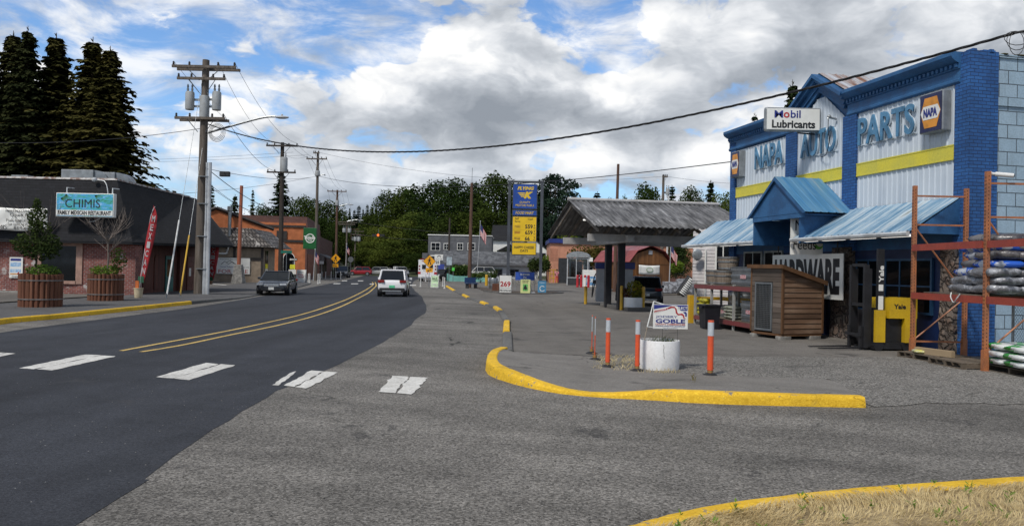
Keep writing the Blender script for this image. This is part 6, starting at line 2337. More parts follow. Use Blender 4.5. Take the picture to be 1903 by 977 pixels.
D_ = 112.0
a, b = PD(1023, 446, D_), PD(1300, 450, D_)
pk = thing('pink_building', 'salmon pink flat building with a navy roof edge behind the canopy', 'building', (a.x, D_, 0), 0)
M_pink = mat('salmon_stucco', (.52, .24, .15), .8, .08, 1, fine=.1)
ww = b.x - a.x
MB().b2((0, 0, 0), (ww, 12, a.z - .4)).build('wall', M_pink, pk)
MB().b2((-.2, -.3, a.z - .4), (ww + .2, 12, a.z + .2)).build('roof_edge', M_pblue, pk)
MB().b2((1.2, -.05, 0), (3.2, -.004, 3.6)).build('doorway', M_pdark, pk)
mb = MB()
for k in range(14):
    mb.b2((0, -.03, 3.2 + k * .13), (1.1, -.004, 3.22 + k * .13))
mb.build('lap_siding', M_pink, pk)
for k in range(6):
    win(pk, 5.5 + k * 2.6, 2.4, 1.2, 1.4, M_wframe)

# clapboard building beyond the store's left awning
D_ = 45.5
a = PD(1288, 455, D_)
fm = thing('clapboard_building', 'pale clapboard building with white sash window beside the store', 'building', (a.x, D_, 0), R(-13))
M_clap = mat('pale_clapboard', (.60, .57, .56), .75, .06, 1, fine=.08)
mb = MB()
z = 0
while z < 4.4:
    mb.prism([(0, 0, z), (0, -.03, z), (0, -.006, z + .2), (0, 0, z + .2)], (5, 0, 0))
    z += .2
mb.b2((0, .0, 0), (5, 6, 4.5))
mb.build('wall', M_clap, fm)
f = MB().b2((1.25, -.07, 1.2), (2.15, -.03, 3.6)).build('window', M_signwhite, fm)
MB().b2((1.35, -.08, 1.3), (1.67, -.072, 3.5)).b2((1.73, -.08, 1.3), (2.05, -.072, 3.5)).build('pane', M_dkglass, f)
MB().cyl((.72, -.1, 0), (.72, -.1, 3.2), .05).build('downpipe', M_signwhite, fm)
dsh = thing('satellite_dish', 'dark grey satellite dish on the pale clapboard wall', 'satellite dish', PD(1295, 473, 45.1), 0)
MB().sphere((0, -.12, 0), .30, 1, .25, 1.1, 14).build('dish', M_cabgrey, dsh)
MB().tube([(0, -.1, 0), (0, .1, -.35), (.0, .2, -.35)], .02, 5).tube([(0, -.2, -.2), (-.3, -.5, -.05)], .015, 5).build('arm', M_cabgrey, dsh)

# ---- wooden barn-shaped shed
sa, sb = G(1141, 541), G(1243, 540)
sa, sb = PD(1160, 541, 74), PD(1244, 540, 72)
sd_ = thing('garden_shed', 'brown wooden shed with a red gambrel roof and white banner', 'shed', (sb.x, sb.y, 0), R(24))
M_shed = streak_mat('shed_cedar', [(.10, .04, .013), (.20, .085, .028), (.28, .13, .05)], 'Z', 4, .6, plank=('X', .24))
M_sred = mat('shed_red_metal', (.25, .05, .046), .4, .08, 2)
sw_ = 4.35
ze_, zk, zr2 = 2.45, 3.30, 3.75
g_ = [(-sw_, 0, 0), (0, 0, 0), (0, 0, ze_), (-.75, 0, zk), (-sw_ / 2, 0, zr2), (-sw_ + .75, 0, zk), (-sw_, 0, ze_)]
MB().prism([(x, y, z + .2) for x, y, z in g_], (0, 6, 0)).build('wall', M_shed, sd_)
prof = [(.18, ze_ + .05), (-.68, zk + .22), (-sw_ / 2, zr2 + .28), (-sw_ + .68, zk + .22), (-sw_ - .18, ze_ + .05)]
mb = MB()
for (xa_, za_), (xb_, zb_) in zip(prof, prof[1:]):
    mb.prism([(xa_, -.25, za_ + .2), (xb_, -.25, zb_ + .2), (xb_, -.25, zb_ + .26), (xa_, -.25, za_ + .26)], (0, 6.5, 0))
mb.build('gambrel_roof', M_sred, sd_)
MB().b2((-sw_, -.03, ze_ + .12), (0, -.004, ze_ + .24)).build('trim', M_shed, sd_)
MB().b2((-sw_ / 2 - .2, -.05, zr2 - .3), (-sw_ / 2 + .2, -.01, zr2 + .05)).build('vent', M_pgrey, sd_)
for x in (-3.9, -2.1, -.3):
    MB().b2((x - .15, .1, 0), (x + .15, .5, .2)).build('skid', M_cblock, sd_)
ban = thing('shed_banner', 'white banner with a green emblem on the wooden shed', 'banner', PD(1207, 501, 70.7), sd_.rotation_euler.z)
mb = MB()
mb.grid([[((-.5 + j / 16) * 2.25, .03 * math.sin(j * .9), (-.5 + i / 4) * .84 - .05 * math.sin(math.pi * j / 16)) for j in range(17)] for i in range(5)])
o = mb.build('sheet', M_signwhite, ban, smooth=True)
o.modifiers.new('thick', 'SOLIDIFY').thickness = .01
flatpoly([(.38 * math.cos(R(a_)), .0 + .22 * math.sin(R(a_)) - .02) for a_ in range(0, 360, 30)], ban, 'emblem', mat('emblem_green', (.30, .42, .25), .5), -.05)
flatpoly([(.30 * math.cos(R(a_)), .0 + .15 * math.sin(R(a_)) - .02) for a_ in range(0, 360, 30)], ban, 'emblem_core', M_signwhite, -.055)

# glass shelter, ice box, red posts, fence rail, wrapped pallet goods
D_ = 98.0
a, b = PD(1054, 525, D_), PD(1092, 525, D_)
gl_ = thing('glass_shelter', 'glass-walled shelter with a curved grey roof by the pink building', 'shelter', (a.x, D_, 0), R(-12))
ww = b.x - a.x
M_alu = mat('pale_aluminium', (.50, .51, .52), .4, .1, 3, metal=.3)
mb = MB()
for x in (0, ww):
    for y in (0, 1.4):
        mb.b2((x - .06, y - .06, 0), (x + .06, y + .06, 3.5))
mb.b2((.06, -.05, .9), (ww - .06, .05, 1.0)).b2((.06, -.05, 3.3), (ww - .06, .05, 3.42)).b2((-.05, .06, .9), (.05, 1.34, 1.0)).b2((ww * .42, -.04, 1.0), (ww * .42 + .08, .04, 3.3))
mb.build('frame', M_alu, gl_)
mb = MB()
mb.b2((.06, -.01, 1.0), (ww - .06, .01, 3.3)).b2((-.01, .06, 1.0), (.01, 1.34, 3.3))
mb.build('pane', clear_glass('clear_pane'), gl_)
MB().b2((.06, -.04, 0), (ww - .06, .04, .9)).build('kick_panel', M_pdark, gl_)
mb = MB()
arc = [(ww / 2 - (ww / 2 + .2) * math.cos(R(k * 18)), 0, 3.5 + .75 * math.sin(R(k * 18))) for k in range(11)]
mb.prism([(p[0], -.2, p[2]) for p in arc], (0, 1.9, 0))
mb.build('curved_roof', M_cabgrey, gl_)
MB().b2((ww + .1, -.05, 3.0), (ww + .6, .0, 3.5)).build('side_sign', M_signwhite, gl_)
MB().b2((.4, .5, 1.0), (ww - .8, .7, 3.0)).build('wood_panel', M_log, gl_)
D_ = 90.0
ib = thing('ice_chest', 'white and blue ice chest behind the red posts', 'ice box', PD(1095, 524, D_).xy.to_3d(), 0)
MB().b2((-.75, 0, 0), (.75, .8, 1.95), bevel=.03).build('cabinet', M_signwhite, ib)
MB().b2((-.55, -.02, .2), (.72, -.004, 1.2)).build('blue_print', mat('ice_blue', (.03, .13, .36), .4, scale=3, col2=(.2, .4, .6)), ib)
text('ICE', ib, M_signwhite, .1, .75, -.022, .8, .4, .04)
for k, (px, lb) in enumerate(((1073, 'leftmost red post before the glass shelter'), (1080, 'second red post before the glass shelter'), (1087, 'red post with a white sleeve'), (1093.5, 'rightmost red post in front of the ice chest'))):
    p = PD(px, 532, 86)
    o = thing('safety_post', lb, 'bollard', (p.x, p.y, 0), 0, 'red safety posts')
    MB().lathe([(.14, 0), (.14, 1.3), (.10, 1.37), (.001, 1.38)], seg=12).build('pipe', mat('post_red', (.45, .02, .03), .5), o)
    if k == 2:
        MB().cyl((0, 0, .1), (0, 0, 1.1), .146, seg=12).build('sleeve', M_signwhite, o)
yr_ = thing('ramp_railing', 'yellow pipe railing beside the walking people', 'railing', PD(1022, 512, 112).xy.to_3d(), 0)
mb = MB()
for x in (0, .5, 1.0):
    mb.cyl((x, 0, 0), (x, 0, 1.9), .05)
for z in (.7, 1.3, 1.88):
    mb.cyl((-.04, 0, z), (1.04, 0, z), .045)
mb.build('pipe', M_gy, yr_)
wr = pallet('reddish pallet of film-wrapped goods beside the shed', PD(1262, 546, 64).xy.to_3d(), 0, 'pallets near the shed', l=3.6, w=1.4)
for k, (x, s, lb) in enumerate(((-.7, (1.3, 1.0, .95), 'left film-wrapped stack of goods on the pallet by the shed'), (.55, (1.5, 1.1, 1.2), 'right taller film-wrapped stack of goods on the pallet by the shed'))):
    mb = MB().box((0, 0, s[2] / 2), s, bevel=.12)
    bmesh.ops.subdivide_edges(mb.bm, edges=mb.bm.edges, cuts=3, use_grid_fill=True)
    for v in mb.bm.verts:
        v.co += Vector((1, 1, 1)) * .06 * mnoise.noise(v.co * 3 + Vector((k, 0, 0)))
    tag(mb.build('wrapped_stack', M_film, loc=(wr.location.x + x, wr.location.y, .138), smooth=True), lb, 'wrapped goods', 'wrapped goods by the shed')
tag(MB().b2((-.0, 0, 0), (5.5, .4, 1.25)).build('brick_wall', M_brick2, loc=PD(1243, 527, 82).xy.to_3d()), 'low dark red brick wall right of the shed', 'wall')
for i in range(1):
    z_ = thing('striped_roll', 'black and white striped roll of goods leaning behind the shelf', 'roll', PD(1277, 541, 60).xy.to_3d(), 0)
    mb = MB()
    for k in range(9):
        mb.cyl((-.5 + k * .09, 0, .25 + k * .13), (-.5 + (k + .55) * .09, 0, .25 + (k + .55) * .13), .38, seg=12)
    mb.build('white_stripes', M_signwhite, z_)
    MB().cyl((-.56, 0, .2), (.32, 0, 1.46), .37, seg=12).build('core', M_black, z_)
# ================================================================== VEHICLES, PEOPLE, STREET FURNITURE
M_tyre = mat('tyre_rubber', (0.014, 0.014, 0.015), .8, .2, 6)
M_rim = mat('alloy_rim', (.40, .41, .42), .3, .1, 5, metal=.7)
M_cglass = mat('car_glass', (.008, .010, .012), .05, .1, 1, spec=.5)
M_tail = mat('tail_light', (.22, .008, .008), .2, .1, 4)
M_head = mat('head_light', (.62, .64, .66), .15, .1, 4)
M_chrome = mat('chrome_trim', (.55, .56, .57), .2, .1, 5, metal=.8)
M_blackpl = mat('black_plastic_trim', (.02, .02, .022), .6, .2, 5)


def vehicle(name, label, cat, loc, heading, L, W, H, paint, kind='suv', group=None, rear_plate=None):
    """front of the vehicle points along local -Y; heading turns it"""
    t = thing(name, label, cat, loc, heading, group)
    hw = W / 2
    zb, belt = .26, H * (.60 if kind != 'sedan' else .635)
    hood = H * (.60 if kind in ('suv', 'van', 'pickup') else .60)
    # t along length (0 front .. 1 rear): (t, half width factor, lower z, deck z)
    if kind == 'sedan':
        st_ = [(0, .74, .30, .60), (.02, .88, .24, .72), (.08, .97, .22, .82), (.26, 1, .22, hood * 1.05), (.33, 1, .22, belt), (.72, 1, .22, belt * 1.03), (.80, .99, .24, belt * 1.05), (.95, .94, .28, belt * 1.03), (.99, .86, .34, belt * .90), (1, .78, .38, belt * .7)]
        cab = [(.24, .86, belt, .0), (.435, .70, H - .04, 1), (.60, .70, H - .03, 1), (.84, .80, belt * 1.04, 0)]
    elif kind == 'pickup':
        st_ = [(0, .80, .42, .74), (.02, .92, .36, .98), (.08, .99, .34, hood), (.24, 1, .34, hood * 1.04), (.30, 1, .34, belt), (.60, 1, .34, belt), (.98, 1, .40, belt), (1, .96, .45, belt * .9)]
        cab = [(.24, .88, belt, 0), (.36, .76, H - .03, 1), (.56, .76, H - .02, 1), (.60, .86, belt, 0)]
    else:
        st_ = [(0, .78, .34, .62), (.02, .90, .28, .80), (.07, .98, .26, hood * .94), (.22, 1, .25, hood * 1.02), (.28, 1, .25, belt), (.70, 1, .25, belt * 1.04), (.93, .985, .28, belt * 1.07), (.985, .93, .36, belt * 1.0), (1, .86, .44, belt * .80)]
        cab = [(.235, .86, belt, 0), (.36, .74, H - .05, 1), (.86, .74, H - .04, 1), (.965, .84, belt * 1.04, 0)]
    mb = MB()
    rows = []
    for (u, f, lo, dz) in st_:
        y = (u - .5) * L
        w = hw * f
        prof = [(w * .86, lo), (w * .97, lo + .08), (w, lo + (dz - lo) * .45), (w * .985, lo + (dz - lo) * .75), (w * .93, dz - .03), (w * .80, dz), (0, dz + .02)]
        ring = [(x, y, z) for x, z in prof] + [(-x, y, z) for x, z in prof[-2::-1]]
        rows.append([mb.bm.verts.new(p) for p in ring])
    for a, b in zip(rows, rows[1:]):
        for k in range(len(a)):
            mb.bm.faces.new((a[k], a[(k + 1) % len(a)], b[(k + 1) % len(a)], b[k]))
    mb.bm.faces.new(rows[0][::-1])
    mb.bm.faces.new(rows[-1])
    bo = mb.build('body', paint, t, smooth=True)
    sb_ = bo.modifiers.new('round', 'SUBSURF')
    sb_.levels = sb_.render_levels = 2
    # greenhouse
    rows = []
    mb = MB()
    for (u, f, z, top) in cab:
        y = (u - .5) * L
        wl = hw * (.90 if top else f)
        if top:
            rows.append([(-hw * .89, y, belt), (-hw * f, y, z), (hw * f, y, z), (hw * .89, y, belt)])
        else:
            rows.append([(-hw * f, y, z - .03), (-hw * f, y, z), (hw * f, y, z), (hw * f, y, z - .03)])
    vs = [[mb.bm.verts.new(p) for p in r] for r in rows]
    for a, b in zip(vs, vs[1:]):
        for k in range(3):
            mb.bm.faces.new((a[k], a[k + 1], b[k + 1], b[k]))
    mb.bm.faces.new(vs[0])
    mb.bm.faces.new(vs[-1][::-1])
    mb.build('window', M_cglass, t)
    # roof skin and pillars
    c1, c2 = cab[1], cab[2]
    y1, y2 = (c1[0] - .5) * L, (c2[0] - .5) * L
    mb = MB().box((0, (y1 + y2) / 2, H - .045), (hw * 2 * .745 + .02, y2 - y1 + .10, .09), bevel=.042)
    mb.build('roof', paint, t)
    y0, y3 = (cab[0][0] - .5) * L, (cab[3][0] - .5) * L
    for s in (-1, 1):
        MB().tube([(s * hw * .875, y0, belt), (s * hw * .745, y1, H - .04)], .035, 5).build('pillar', paint, t)
        MB().tube([(s * hw * .86, y3, belt * 1.03), (s * hw * .745, y2, H - .04)], .055, 5).build('pillar', paint, t)
        ym = y1 + (y2 - y1) * .48
        MB().tube([(s * hw * .905, ym, belt), (s * hw * .755, ym, H - .04)], .04, 5).build('pillar', paint, t)
    if kind in ('suv', 'van'):
        for s in (-1, 1):
            MB().tube([(s * hw * .64, y1 + .2, H + .01), (s * hw * .64, y2 - .15, H + .03)], .022, 5).build('roof_rail', M_blackpl, t)
    r = .335 if kind == 'sedan' else .36 if kind != 'pickup' else .40
    for yu in (.19, .81):
        y = (yu - .5) * L
        for s in (-1, 1):
            MB().cyl((s * (hw - .26), y, r * 1.02), (s * (hw + .004), y, r * 1.02), r * 1.14, seg=24).build('wheel_arch', M_blackpl, t)
            w_ = MB().cyl((s * (hw - .24), y, r), (s * (hw + .012), y, r), r, seg=24).build('wheel', M_tyre, t)
            mb = MB().cyl((s * (hw + .012), y, r), (s * (hw + .022), y, r), r * .62, seg=18)
            mb.build('rim', M_rim, w_)
    for s in (-1, 1):
        MB().box((s * (hw + .09), y1 - .18, belt + .07), (.20, .10, .14), bevel=.03).build('mirror', paint, t)
    yf, yr = -L / 2, L / 2
    # front
    g = MB().box((0, yf + .012, .62 if kind == 'sedan' else .70), (W * .46, .05, .17 if kind == 'sedan' else .24), bevel=.015)
    g.build('grille', M_chrome if kind == 'sedan' else M_blackpl, t)
    MB().box((0, yf + .02, .36 if kind == 'sedan' else .45), (W * .62, .06, .14)).build('lower_grille', M_blackpl, t)
    for s in (-1, 1):
        MB().box((s * hw * .70, yf + .10, .66 if kind == 'sedan' else .80), (W * .20, .16, .12), rot=s * .35, bevel=.02).build('headlight', M_head, t)
    MB().box((0, yf - .012, .42 if kind == 'sedan' else .52), (.31, .02, .155)).build('number_plate', M_signwhite, t)
    # rear
    for s in (-1, 1):
        MB().box((s * hw * .72, yr - .03, belt * .94), (W * .22, .16, .15), rot=-s * .2, bevel=.03).build('tail_light', M_tail, t)
    MB().box((0, yr - .03, .42), (W * .84, .16, .26), bevel=.03).build('rear_bumper', M_blackpl if kind != 'sedan' else paint, t)
    MB().box((0, yr + .006, belt * .62), (.34, .02, .17)).build('rear_plate', rear_plate or M_signwhite, t)
    if kind == 'suv':
        MB().box((0, yr + .052, .36), (W * .62, .02, .07)).build('skid_strip', M_chrome, t)
    return t


def paint(name, c, c2=None):
    return mat(name, c, .22, .05, 2, spec=.5, coat=.5, col2=c2 or c)


M_pw, M_pg, M_pr = paint('white_car_paint', (.74, .74, .75)), paint('dark_grey_paint', (.026, .029, .034)), paint('red_car_paint', (.30, .012, .018))
M_ps, M_pgr = paint('silver_car_paint', (.42, .42, .40)), paint('grey_truck_paint', (.16, .165, .165))
M_gplate = mat('green_plate', (.10, .55, .28), .4, .1, 8)
pv = G(722, 551.5)
vehicle('white_suv', 'white suv driving away with a green rear plate', 'car', (pv.x, pv.y + 2.2, .005), R(180 + 5), 4.4, 1.81, 1.67, M_pw, 'suv', rear_plate=M_gplate)
pv = G(499, 549)
vehicle('grey_sedan', 'dark grey sedan with chrome grille parked facing us on the left', 'car', (pv.x - .2, pv.y + 2.45, .0), R(8), 4.95, 1.87, 1.44, M_pg, 'sedan')
pv = PD(669, 511, 150)
vehicle('red_suv', 'red suv standing side-on across the far junction', 'car', (pv.x, 150, 0), R(-82), 4.55, 1.84, 1.70, M_pr, 'suv')
pv = PD(702, 510, 156)
vehicle('silver_minivan', 'silver minivan side-on behind the red suv', 'car', (pv.x, 156, 0), R(-84), 5.0, 1.95, 1.75, M_ps, 'van')
pv = PD(632, 515, 118)
vehicle('dark_suv', 'dark grey suv parked facing us under the shop awning', 'car', (pv.x, 120, 0), R(6), 4.8, 1.9, 1.8, M_pg, 'suv')
pv = PD(742, 514, 138)
pu = vehicle('grey_pickup', 'grey pickup with a white bed cap coming toward us', 'pickup truck', (pv.x, 140, 0), R(20), 5.7, 2.0, 1.85, M_pgr, 'pickup')
MB().b2((-.90, .62, 1.115), (.90, 2.75, 1.88), bevel=.06).build('bed_cap', M_pw, pu)
pv = PD(720, 507, 165)
vehicle('grey_hatchback', 'pale grey car half hidden behind the pickup', 'car', (pv.x, 165, 0), R(25), 4.4, 1.8, 1.5, M_ps, 'suv')
pv = PD(1190, 560, 44)
vehicle('dark_car', 'dark blue-grey car parked at the pumps behind the flower planter', 'car', (pv.x + .35, 44.5, 0), R(172), 4.6, 1.82, 1.6, paint('blue_black_paint', (.03, .045, .065)), 'suv')
pv = PD(893, 515, 112)
vehicle('silver_crossover', 'silver crossover parked behind the turquoise wall', 'car', (pv.x, 112.5, .45), R(-88), 4.6, 1.85, 1.65, M_ps, 'suv')
pv = PD(824, 516, 112)
vehicle('black_car', 'black car nosing out beside the ambulance', 'car', (pv.x, 114, 0), R(-35), 4.4, 1.8, 1.6, M_blackpl, 'suv')

# ambulance seen from behind
pv = PD(794, 523, 103)
am = thing('ambulance', 'white box ambulance with a red stripe seen from behind', 'ambulance', (pv.x, 103, 0), R(3))
MB().b2((-1.22, 0, .55), (1.22, 4.2, 2.85), bevel=.06).build('box_body', M_pw, am)
MB().b2((-1.05, 4.22, .5), (1.05, 6.4, 2.2), bevel=.15).build('cab', M_pw, am)
MB().b2((-1.235, -.012, .95), (1.235, 4.1, 1.25)).build('red_stripe', M_lred, am)
MB().b2((-1.0, 6.2, 1.5), (1.0, 6.42, 2.1)).build('windshield', M_cglass, am)
for x in (-.46, .46):
    d_ = MB().b2((x - .42, -.02, .62), (x + .42, -.003, 2.5)).build('rear_door', M_pw, am)
    MB().b2((x - .26, -.03, 1.6), (x + .26, -.022, 2.2)).build('pane', M_cglass, d_)
    MB().b2((x - .05, -.035, 1.35), (x + .05, -.022, 1.5)).build('handle', M_chrome, d_)
for x in (-1.05, 1.05):
    for z in (1.5, 1.9):
        MB().b2((x - .08, -.03, z), (x + .08, -.004, z + .22)).build('tail_light', M_tail, am)
    MB().cyl((x * .95 - .12, 1.0, .42), (x * .95 + .12, 1.0, .42), .42, seg=20).build('wheel', M_tyre, am)
    MB().cyl((x * .95 - .12, 5.4, .42), (x * .95 + .12, 5.4, .42), .42, seg=20).build('wheel', M_tyre, am)
MB().b2((-1.2, -.3, .38), (1.2, .2, .55)).build('bumper', M_chrome, am)
text('AMBULANCE', am, M_lred, 0, 2.66, -.002, 1.6, .18, .02)
MB().b2((-1.0, -.02, 2.86), (-.4, .3, 3.0)).b2((.4, -.02, 2.86), (1.0, .3, 3.0)).b2((-.4, .02, 2.86), (.4, .2, 2.92)).build('light_bar', M_tail, am)


# ---- people
def person(label, loc, shirt, pants, skin, hair, stride=.12, face=0.0, carry=False):
    t = thing('person', label, 'person', loc, face)

    def skinned(name, joints, edges, m, parent, root=0, sub=1):
        me = bpy.data.meshes.new(name)
        me.from_pydata([j[:3] for j in joints], edges, [])
        o = bpy.data.objects.new(name, me)
        COL.objects.link(o)
        o.parent = parent
        o.modifiers.new('skin', 'SKIN')
        for i, j in enumerate(joints):
            sv = me.skin_vertices[0].data[i]
            sv.radius = (j[3], j[4] if len(j) > 4 else j[3])
            sv.use_root = i == root
        sb = o.modifiers.new('sub', 'SUBSURF')
        sb.levels = sub
        sb.render_levels = sub
        me.materials.append(m)
        return o
    J = [(0, 0, .95, .14, .10), (0, .01, 1.20, .13, .09), (0, 0, 1.42, .16, .09), (0, 0, 1.52, .055), (0, -.02, 1.60, .085, .10), (0, -.01, 1.71, .075, .09),
         (-.19, 0, 1.40, .055), (-.23, .02, 1.13, .042), (-.22, -.10, .90, .034), (-.22, -.12, .80, .04),
         (.19, 0, 1.40, .055), (.24, .02, 1.13, .042), (.20, -.14, .98, .034), (.19, -.20, .93, .04),
         (-.10, 0, .88, .09), (-.10, -stride * .5, .48, .065), (-.10, -stride, .09, .045), (-.10, -stride - .12, .04, .04),
         (.10, 0, .88, .09), (.10, stride * .3, .48, .065), (.10, stride, .10, .045), (.10, stride - .10, .05, .04)]
    E = [(0, 1), (1, 2), (2, 3), (3, 4), (4, 5), (2, 6), (6, 7), (7, 8), (8, 9), (2, 10), (10, 11), (11, 12), (12, 13), (0, 14), (14, 15), (15, 16), (16, 17), (0, 18), (18, 19), (19, 20), (20, 21)]
    skinned('body', J, E, skin, t)
    sh = [(0, 0, .92, .155, .115), (0, .01, 1.20, .145, .105), (0, 0, 1.42, .17, .105), (-.19, 0, 1.41, .068), (-.22, .015, 1.20, .058), (.19, 0, 1.41, .068), (.23, .015, 1.20, .058)]
    skinned('shirt', sh, [(0, 1), (1, 2), (2, 3), (3, 4), (2, 5), (5, 6)], shirt, t)
    pn = [(0, 0, .95, .15, .11), (-.10, 0, .86, .10), (-.10, -stride * .5, .48, .078), (-.10, -stride * .95, .13, .06), (.10, 0, .86, .10), (.10, stride * .3, .48, .078), (.10, stride * .95, .13, .06)]
    skinned('trousers', pn, [(0, 1), (1, 2), (2, 3), (0, 4), (4, 5), (5, 6)], pants, t)
    MB().sphere((0, .015, 1.685), .105, 1, 1.08, 1.0, 12).build('hair', hair, t, smooth=True)
    return t


M_sk = mat('skin', (.26, .14, .09), .6, .05, 5)
M_hair = mat('dark_hair', (.02, .014, .01), .7, .1, 8)
pA_ = PD(1035, 514, 108)
person('person in a pink top and red trousers walking past the yellow railing', (pA_.x, 108, 0), mat('pink_cloth', (.62, .20, .28), .8), mat('red_cloth', (.55, .05, .07), .8), M_sk, M_hair, .16, R(160)).scale = (1.12, 1.12, 1.12)
pA_ = PD(1029.5, 511, 112)
person('person in a yellow top just behind the one in pink', (pA_.x, 112.5, 0), mat('yellow_cloth', (.60, .50, .06), .8), mat('navy_cloth', (.03, .04, .08), .8), M_sk, M_hair, .14, R(170)).scale = (1.12, 1.12, 1.12)

# ---- crosswalk signs
M_diam = mat('sign_amber', (.80, .36, .008), .4, .05, 2)


def walker(parent, c, s, y, m):
    """the walking figure of a crossing sign"""
    mb = MB()
    n = 12
    P = lambda x, z: (c[0] + x * s, c[1] + z * s)
    shapes = [[P(.04 + .07 * math.cos(R(a)), .34 + .07 * math.sin(R(a))) for a in range(0, 360, 30)],
              [P(-.06, .24), P(.07, .25), P(.09, .0), P(-.08, .0)],
              [P(-.08, .02), P(.02, .02), P(-.10, -.36), P(-.20, -.36)], [P(.0, .02), P(.09, .02), P(.22, -.34), P(.12, -.36)],
              [P(-.05, .24), P(-.02, .18), P(-.16, .04), P(-.20, .08)], [P(.06, .24), P(.07, .15), P(.20, .07), P(.21, .13)]]
    for sh in shapes:
        mb.prism([(x, y, z) for x, z in sh], (0, -.006, 0))
    return mb.build('walker_symbol', m, parent)


def crossing_sign(label, px, D, pyc, diag, pyb, arrow):
    b = PD(px, pyb, D)
    t = thing('crossing_sign', label, 'road sign', (b.x, D, 0), 0, 'pedestrian crossing signs')
    z = PD(px, pyc, D).z
    MB().b2((-.03, -.0, 0), (.03, .05, z + .3)).build('post', M_galv, t)
    h = diag / 2
    flatpoly([(0, z + h), (h, z), (0, z - h), (-h, z)], t, 'border', M_lblack, -.002, .012)
    k = h * .93
    flatpoly([(0, z + k), (k, z), (0, z - k), (-k, z)], t, 'face', M_diam, -.015, .006)
    walker(t, (0, z), diag * .72, -.022, M_lblack)
    zp = z - h - .22
    MB().b2((-.36, -.014, zp - .21), (.36, -.002, zp + .21)).build('arrow_plate', M_diam, t)
    a = arrow
    flatpoly([(-.22 * a, zp + .12), (.08 * a, zp - .04), (.12 * a, zp + .03), (.20 * a, zp - .14), (.0 * a, zp - .13), (.05 * a, zp - .09), (-.24 * a, zp + .06)], t, 'arrow', M_lblack, -.015)
    return t


crossing_sign('amber walking figure diamond on the right kerb', 797, 78, 485.5, 1.32, 531, -1)
crossing_sign('amber walking figure diamond on the left side of the street', 623, 100, 480.5, 1.34, 515, 1)
M_wpost = mat('white_post', (.60, .60, .58), .5, .08, 5, fine=.15)


def wpost(lb, px, pyb, h, D=None):
    p = G(px, pyb) if D is None else PD(px, pyb, D)
    o = MB().lathe([(.11, 0), (.10, .04), (.055, .06), (.055, h - .02), (.03, h), (.001, h)], seg=10).build('flexible_post', M_wpost, loc=(p.x, p.y, 0), angle=40)
    tag(o, lb, 'delineator', 'white flexible posts at the crossing')


for lb, px, pyb, h in (('white flexible post left of the right-hand crossing sign', 781.5, 532.5, .95), ('white flexible post right behind the crossing sign', 791, 523, .95), ('white flexible post just right of the green easel', 823, 532, .95), ('white flexible post nearest the yellow kerb end', 826, 536, 1.0),
                       ('leftmost white flexible post by the flag pole', 573, 527, 1.0), ('second white flexible post by the flag pole', 575.5, 526, 1.0), ('white flexible post right of the flag pole', 591, 527, 1.0), ('white flexible post two right of the flag pole', 594.5, 526, 1.0),
                       ('white flexible post before the shop awning', 605, 518, 1.0), ('leftmost white flexible post before the dark parked suv', 615, 519, 1.05), ('middle white flexible post before the dark parked suv', 624, 519, 1.05), ('right white flexible post before the dark parked suv', 633, 519, 1.05), ('thin white post by the shop row', 598, 517, 1.0)):
    wpost(lb, px, pyb, h)


def easel(lb, px, pyb, w, h, face, rot=0.0):
    p = G(px, pyb)
    t = thing('easel_sign', lb, 'sign', p, rot, 'easel signs')
    for s in (-1, 1):
        m_ = Matrix.Translation((0, s * .22, h / 2)) @ Matrix.Rotation(s * .22, 4, 'X')
        MB().box((0, 0, 0), (w, .03, h), rot=m_).build('board', M_wpost, t)
    MB().box((0, 0, 0), (w - .1, .01, h - .14), rot=Matrix.Translation((0, -.24, h / 2 + .01)) @ Matrix.Rotation(-.22, 4, 'X')).build('face', face, t)
    return t


t = easel('pale green easel board beside the right crossing sign', 808, 534.5, .72, 1.15, mat('easel_green', (.50, .68, .42), .5, .1, 3))
text('SALE', t, M_lblack, 0, .85, -.36, .45, .22, .03)
text('OPEN', t, M_signwhite, 0, .32, -.33, .42, .18, .03)
t = easel('white easel board with red lettering outside the orange building', 560, 525, .95, 1.35, M_signwhite)
for k, (tx, m) in enumerate((('LUNCH', M_lblack), ('SPECIAL', M_lred), ('TACOS', M_lred), ('DAILY', M_lblack))):
    text(tx, t, m, 0, 1.08 - k * .24, -.43 + k * .055, .6, .13, .02)
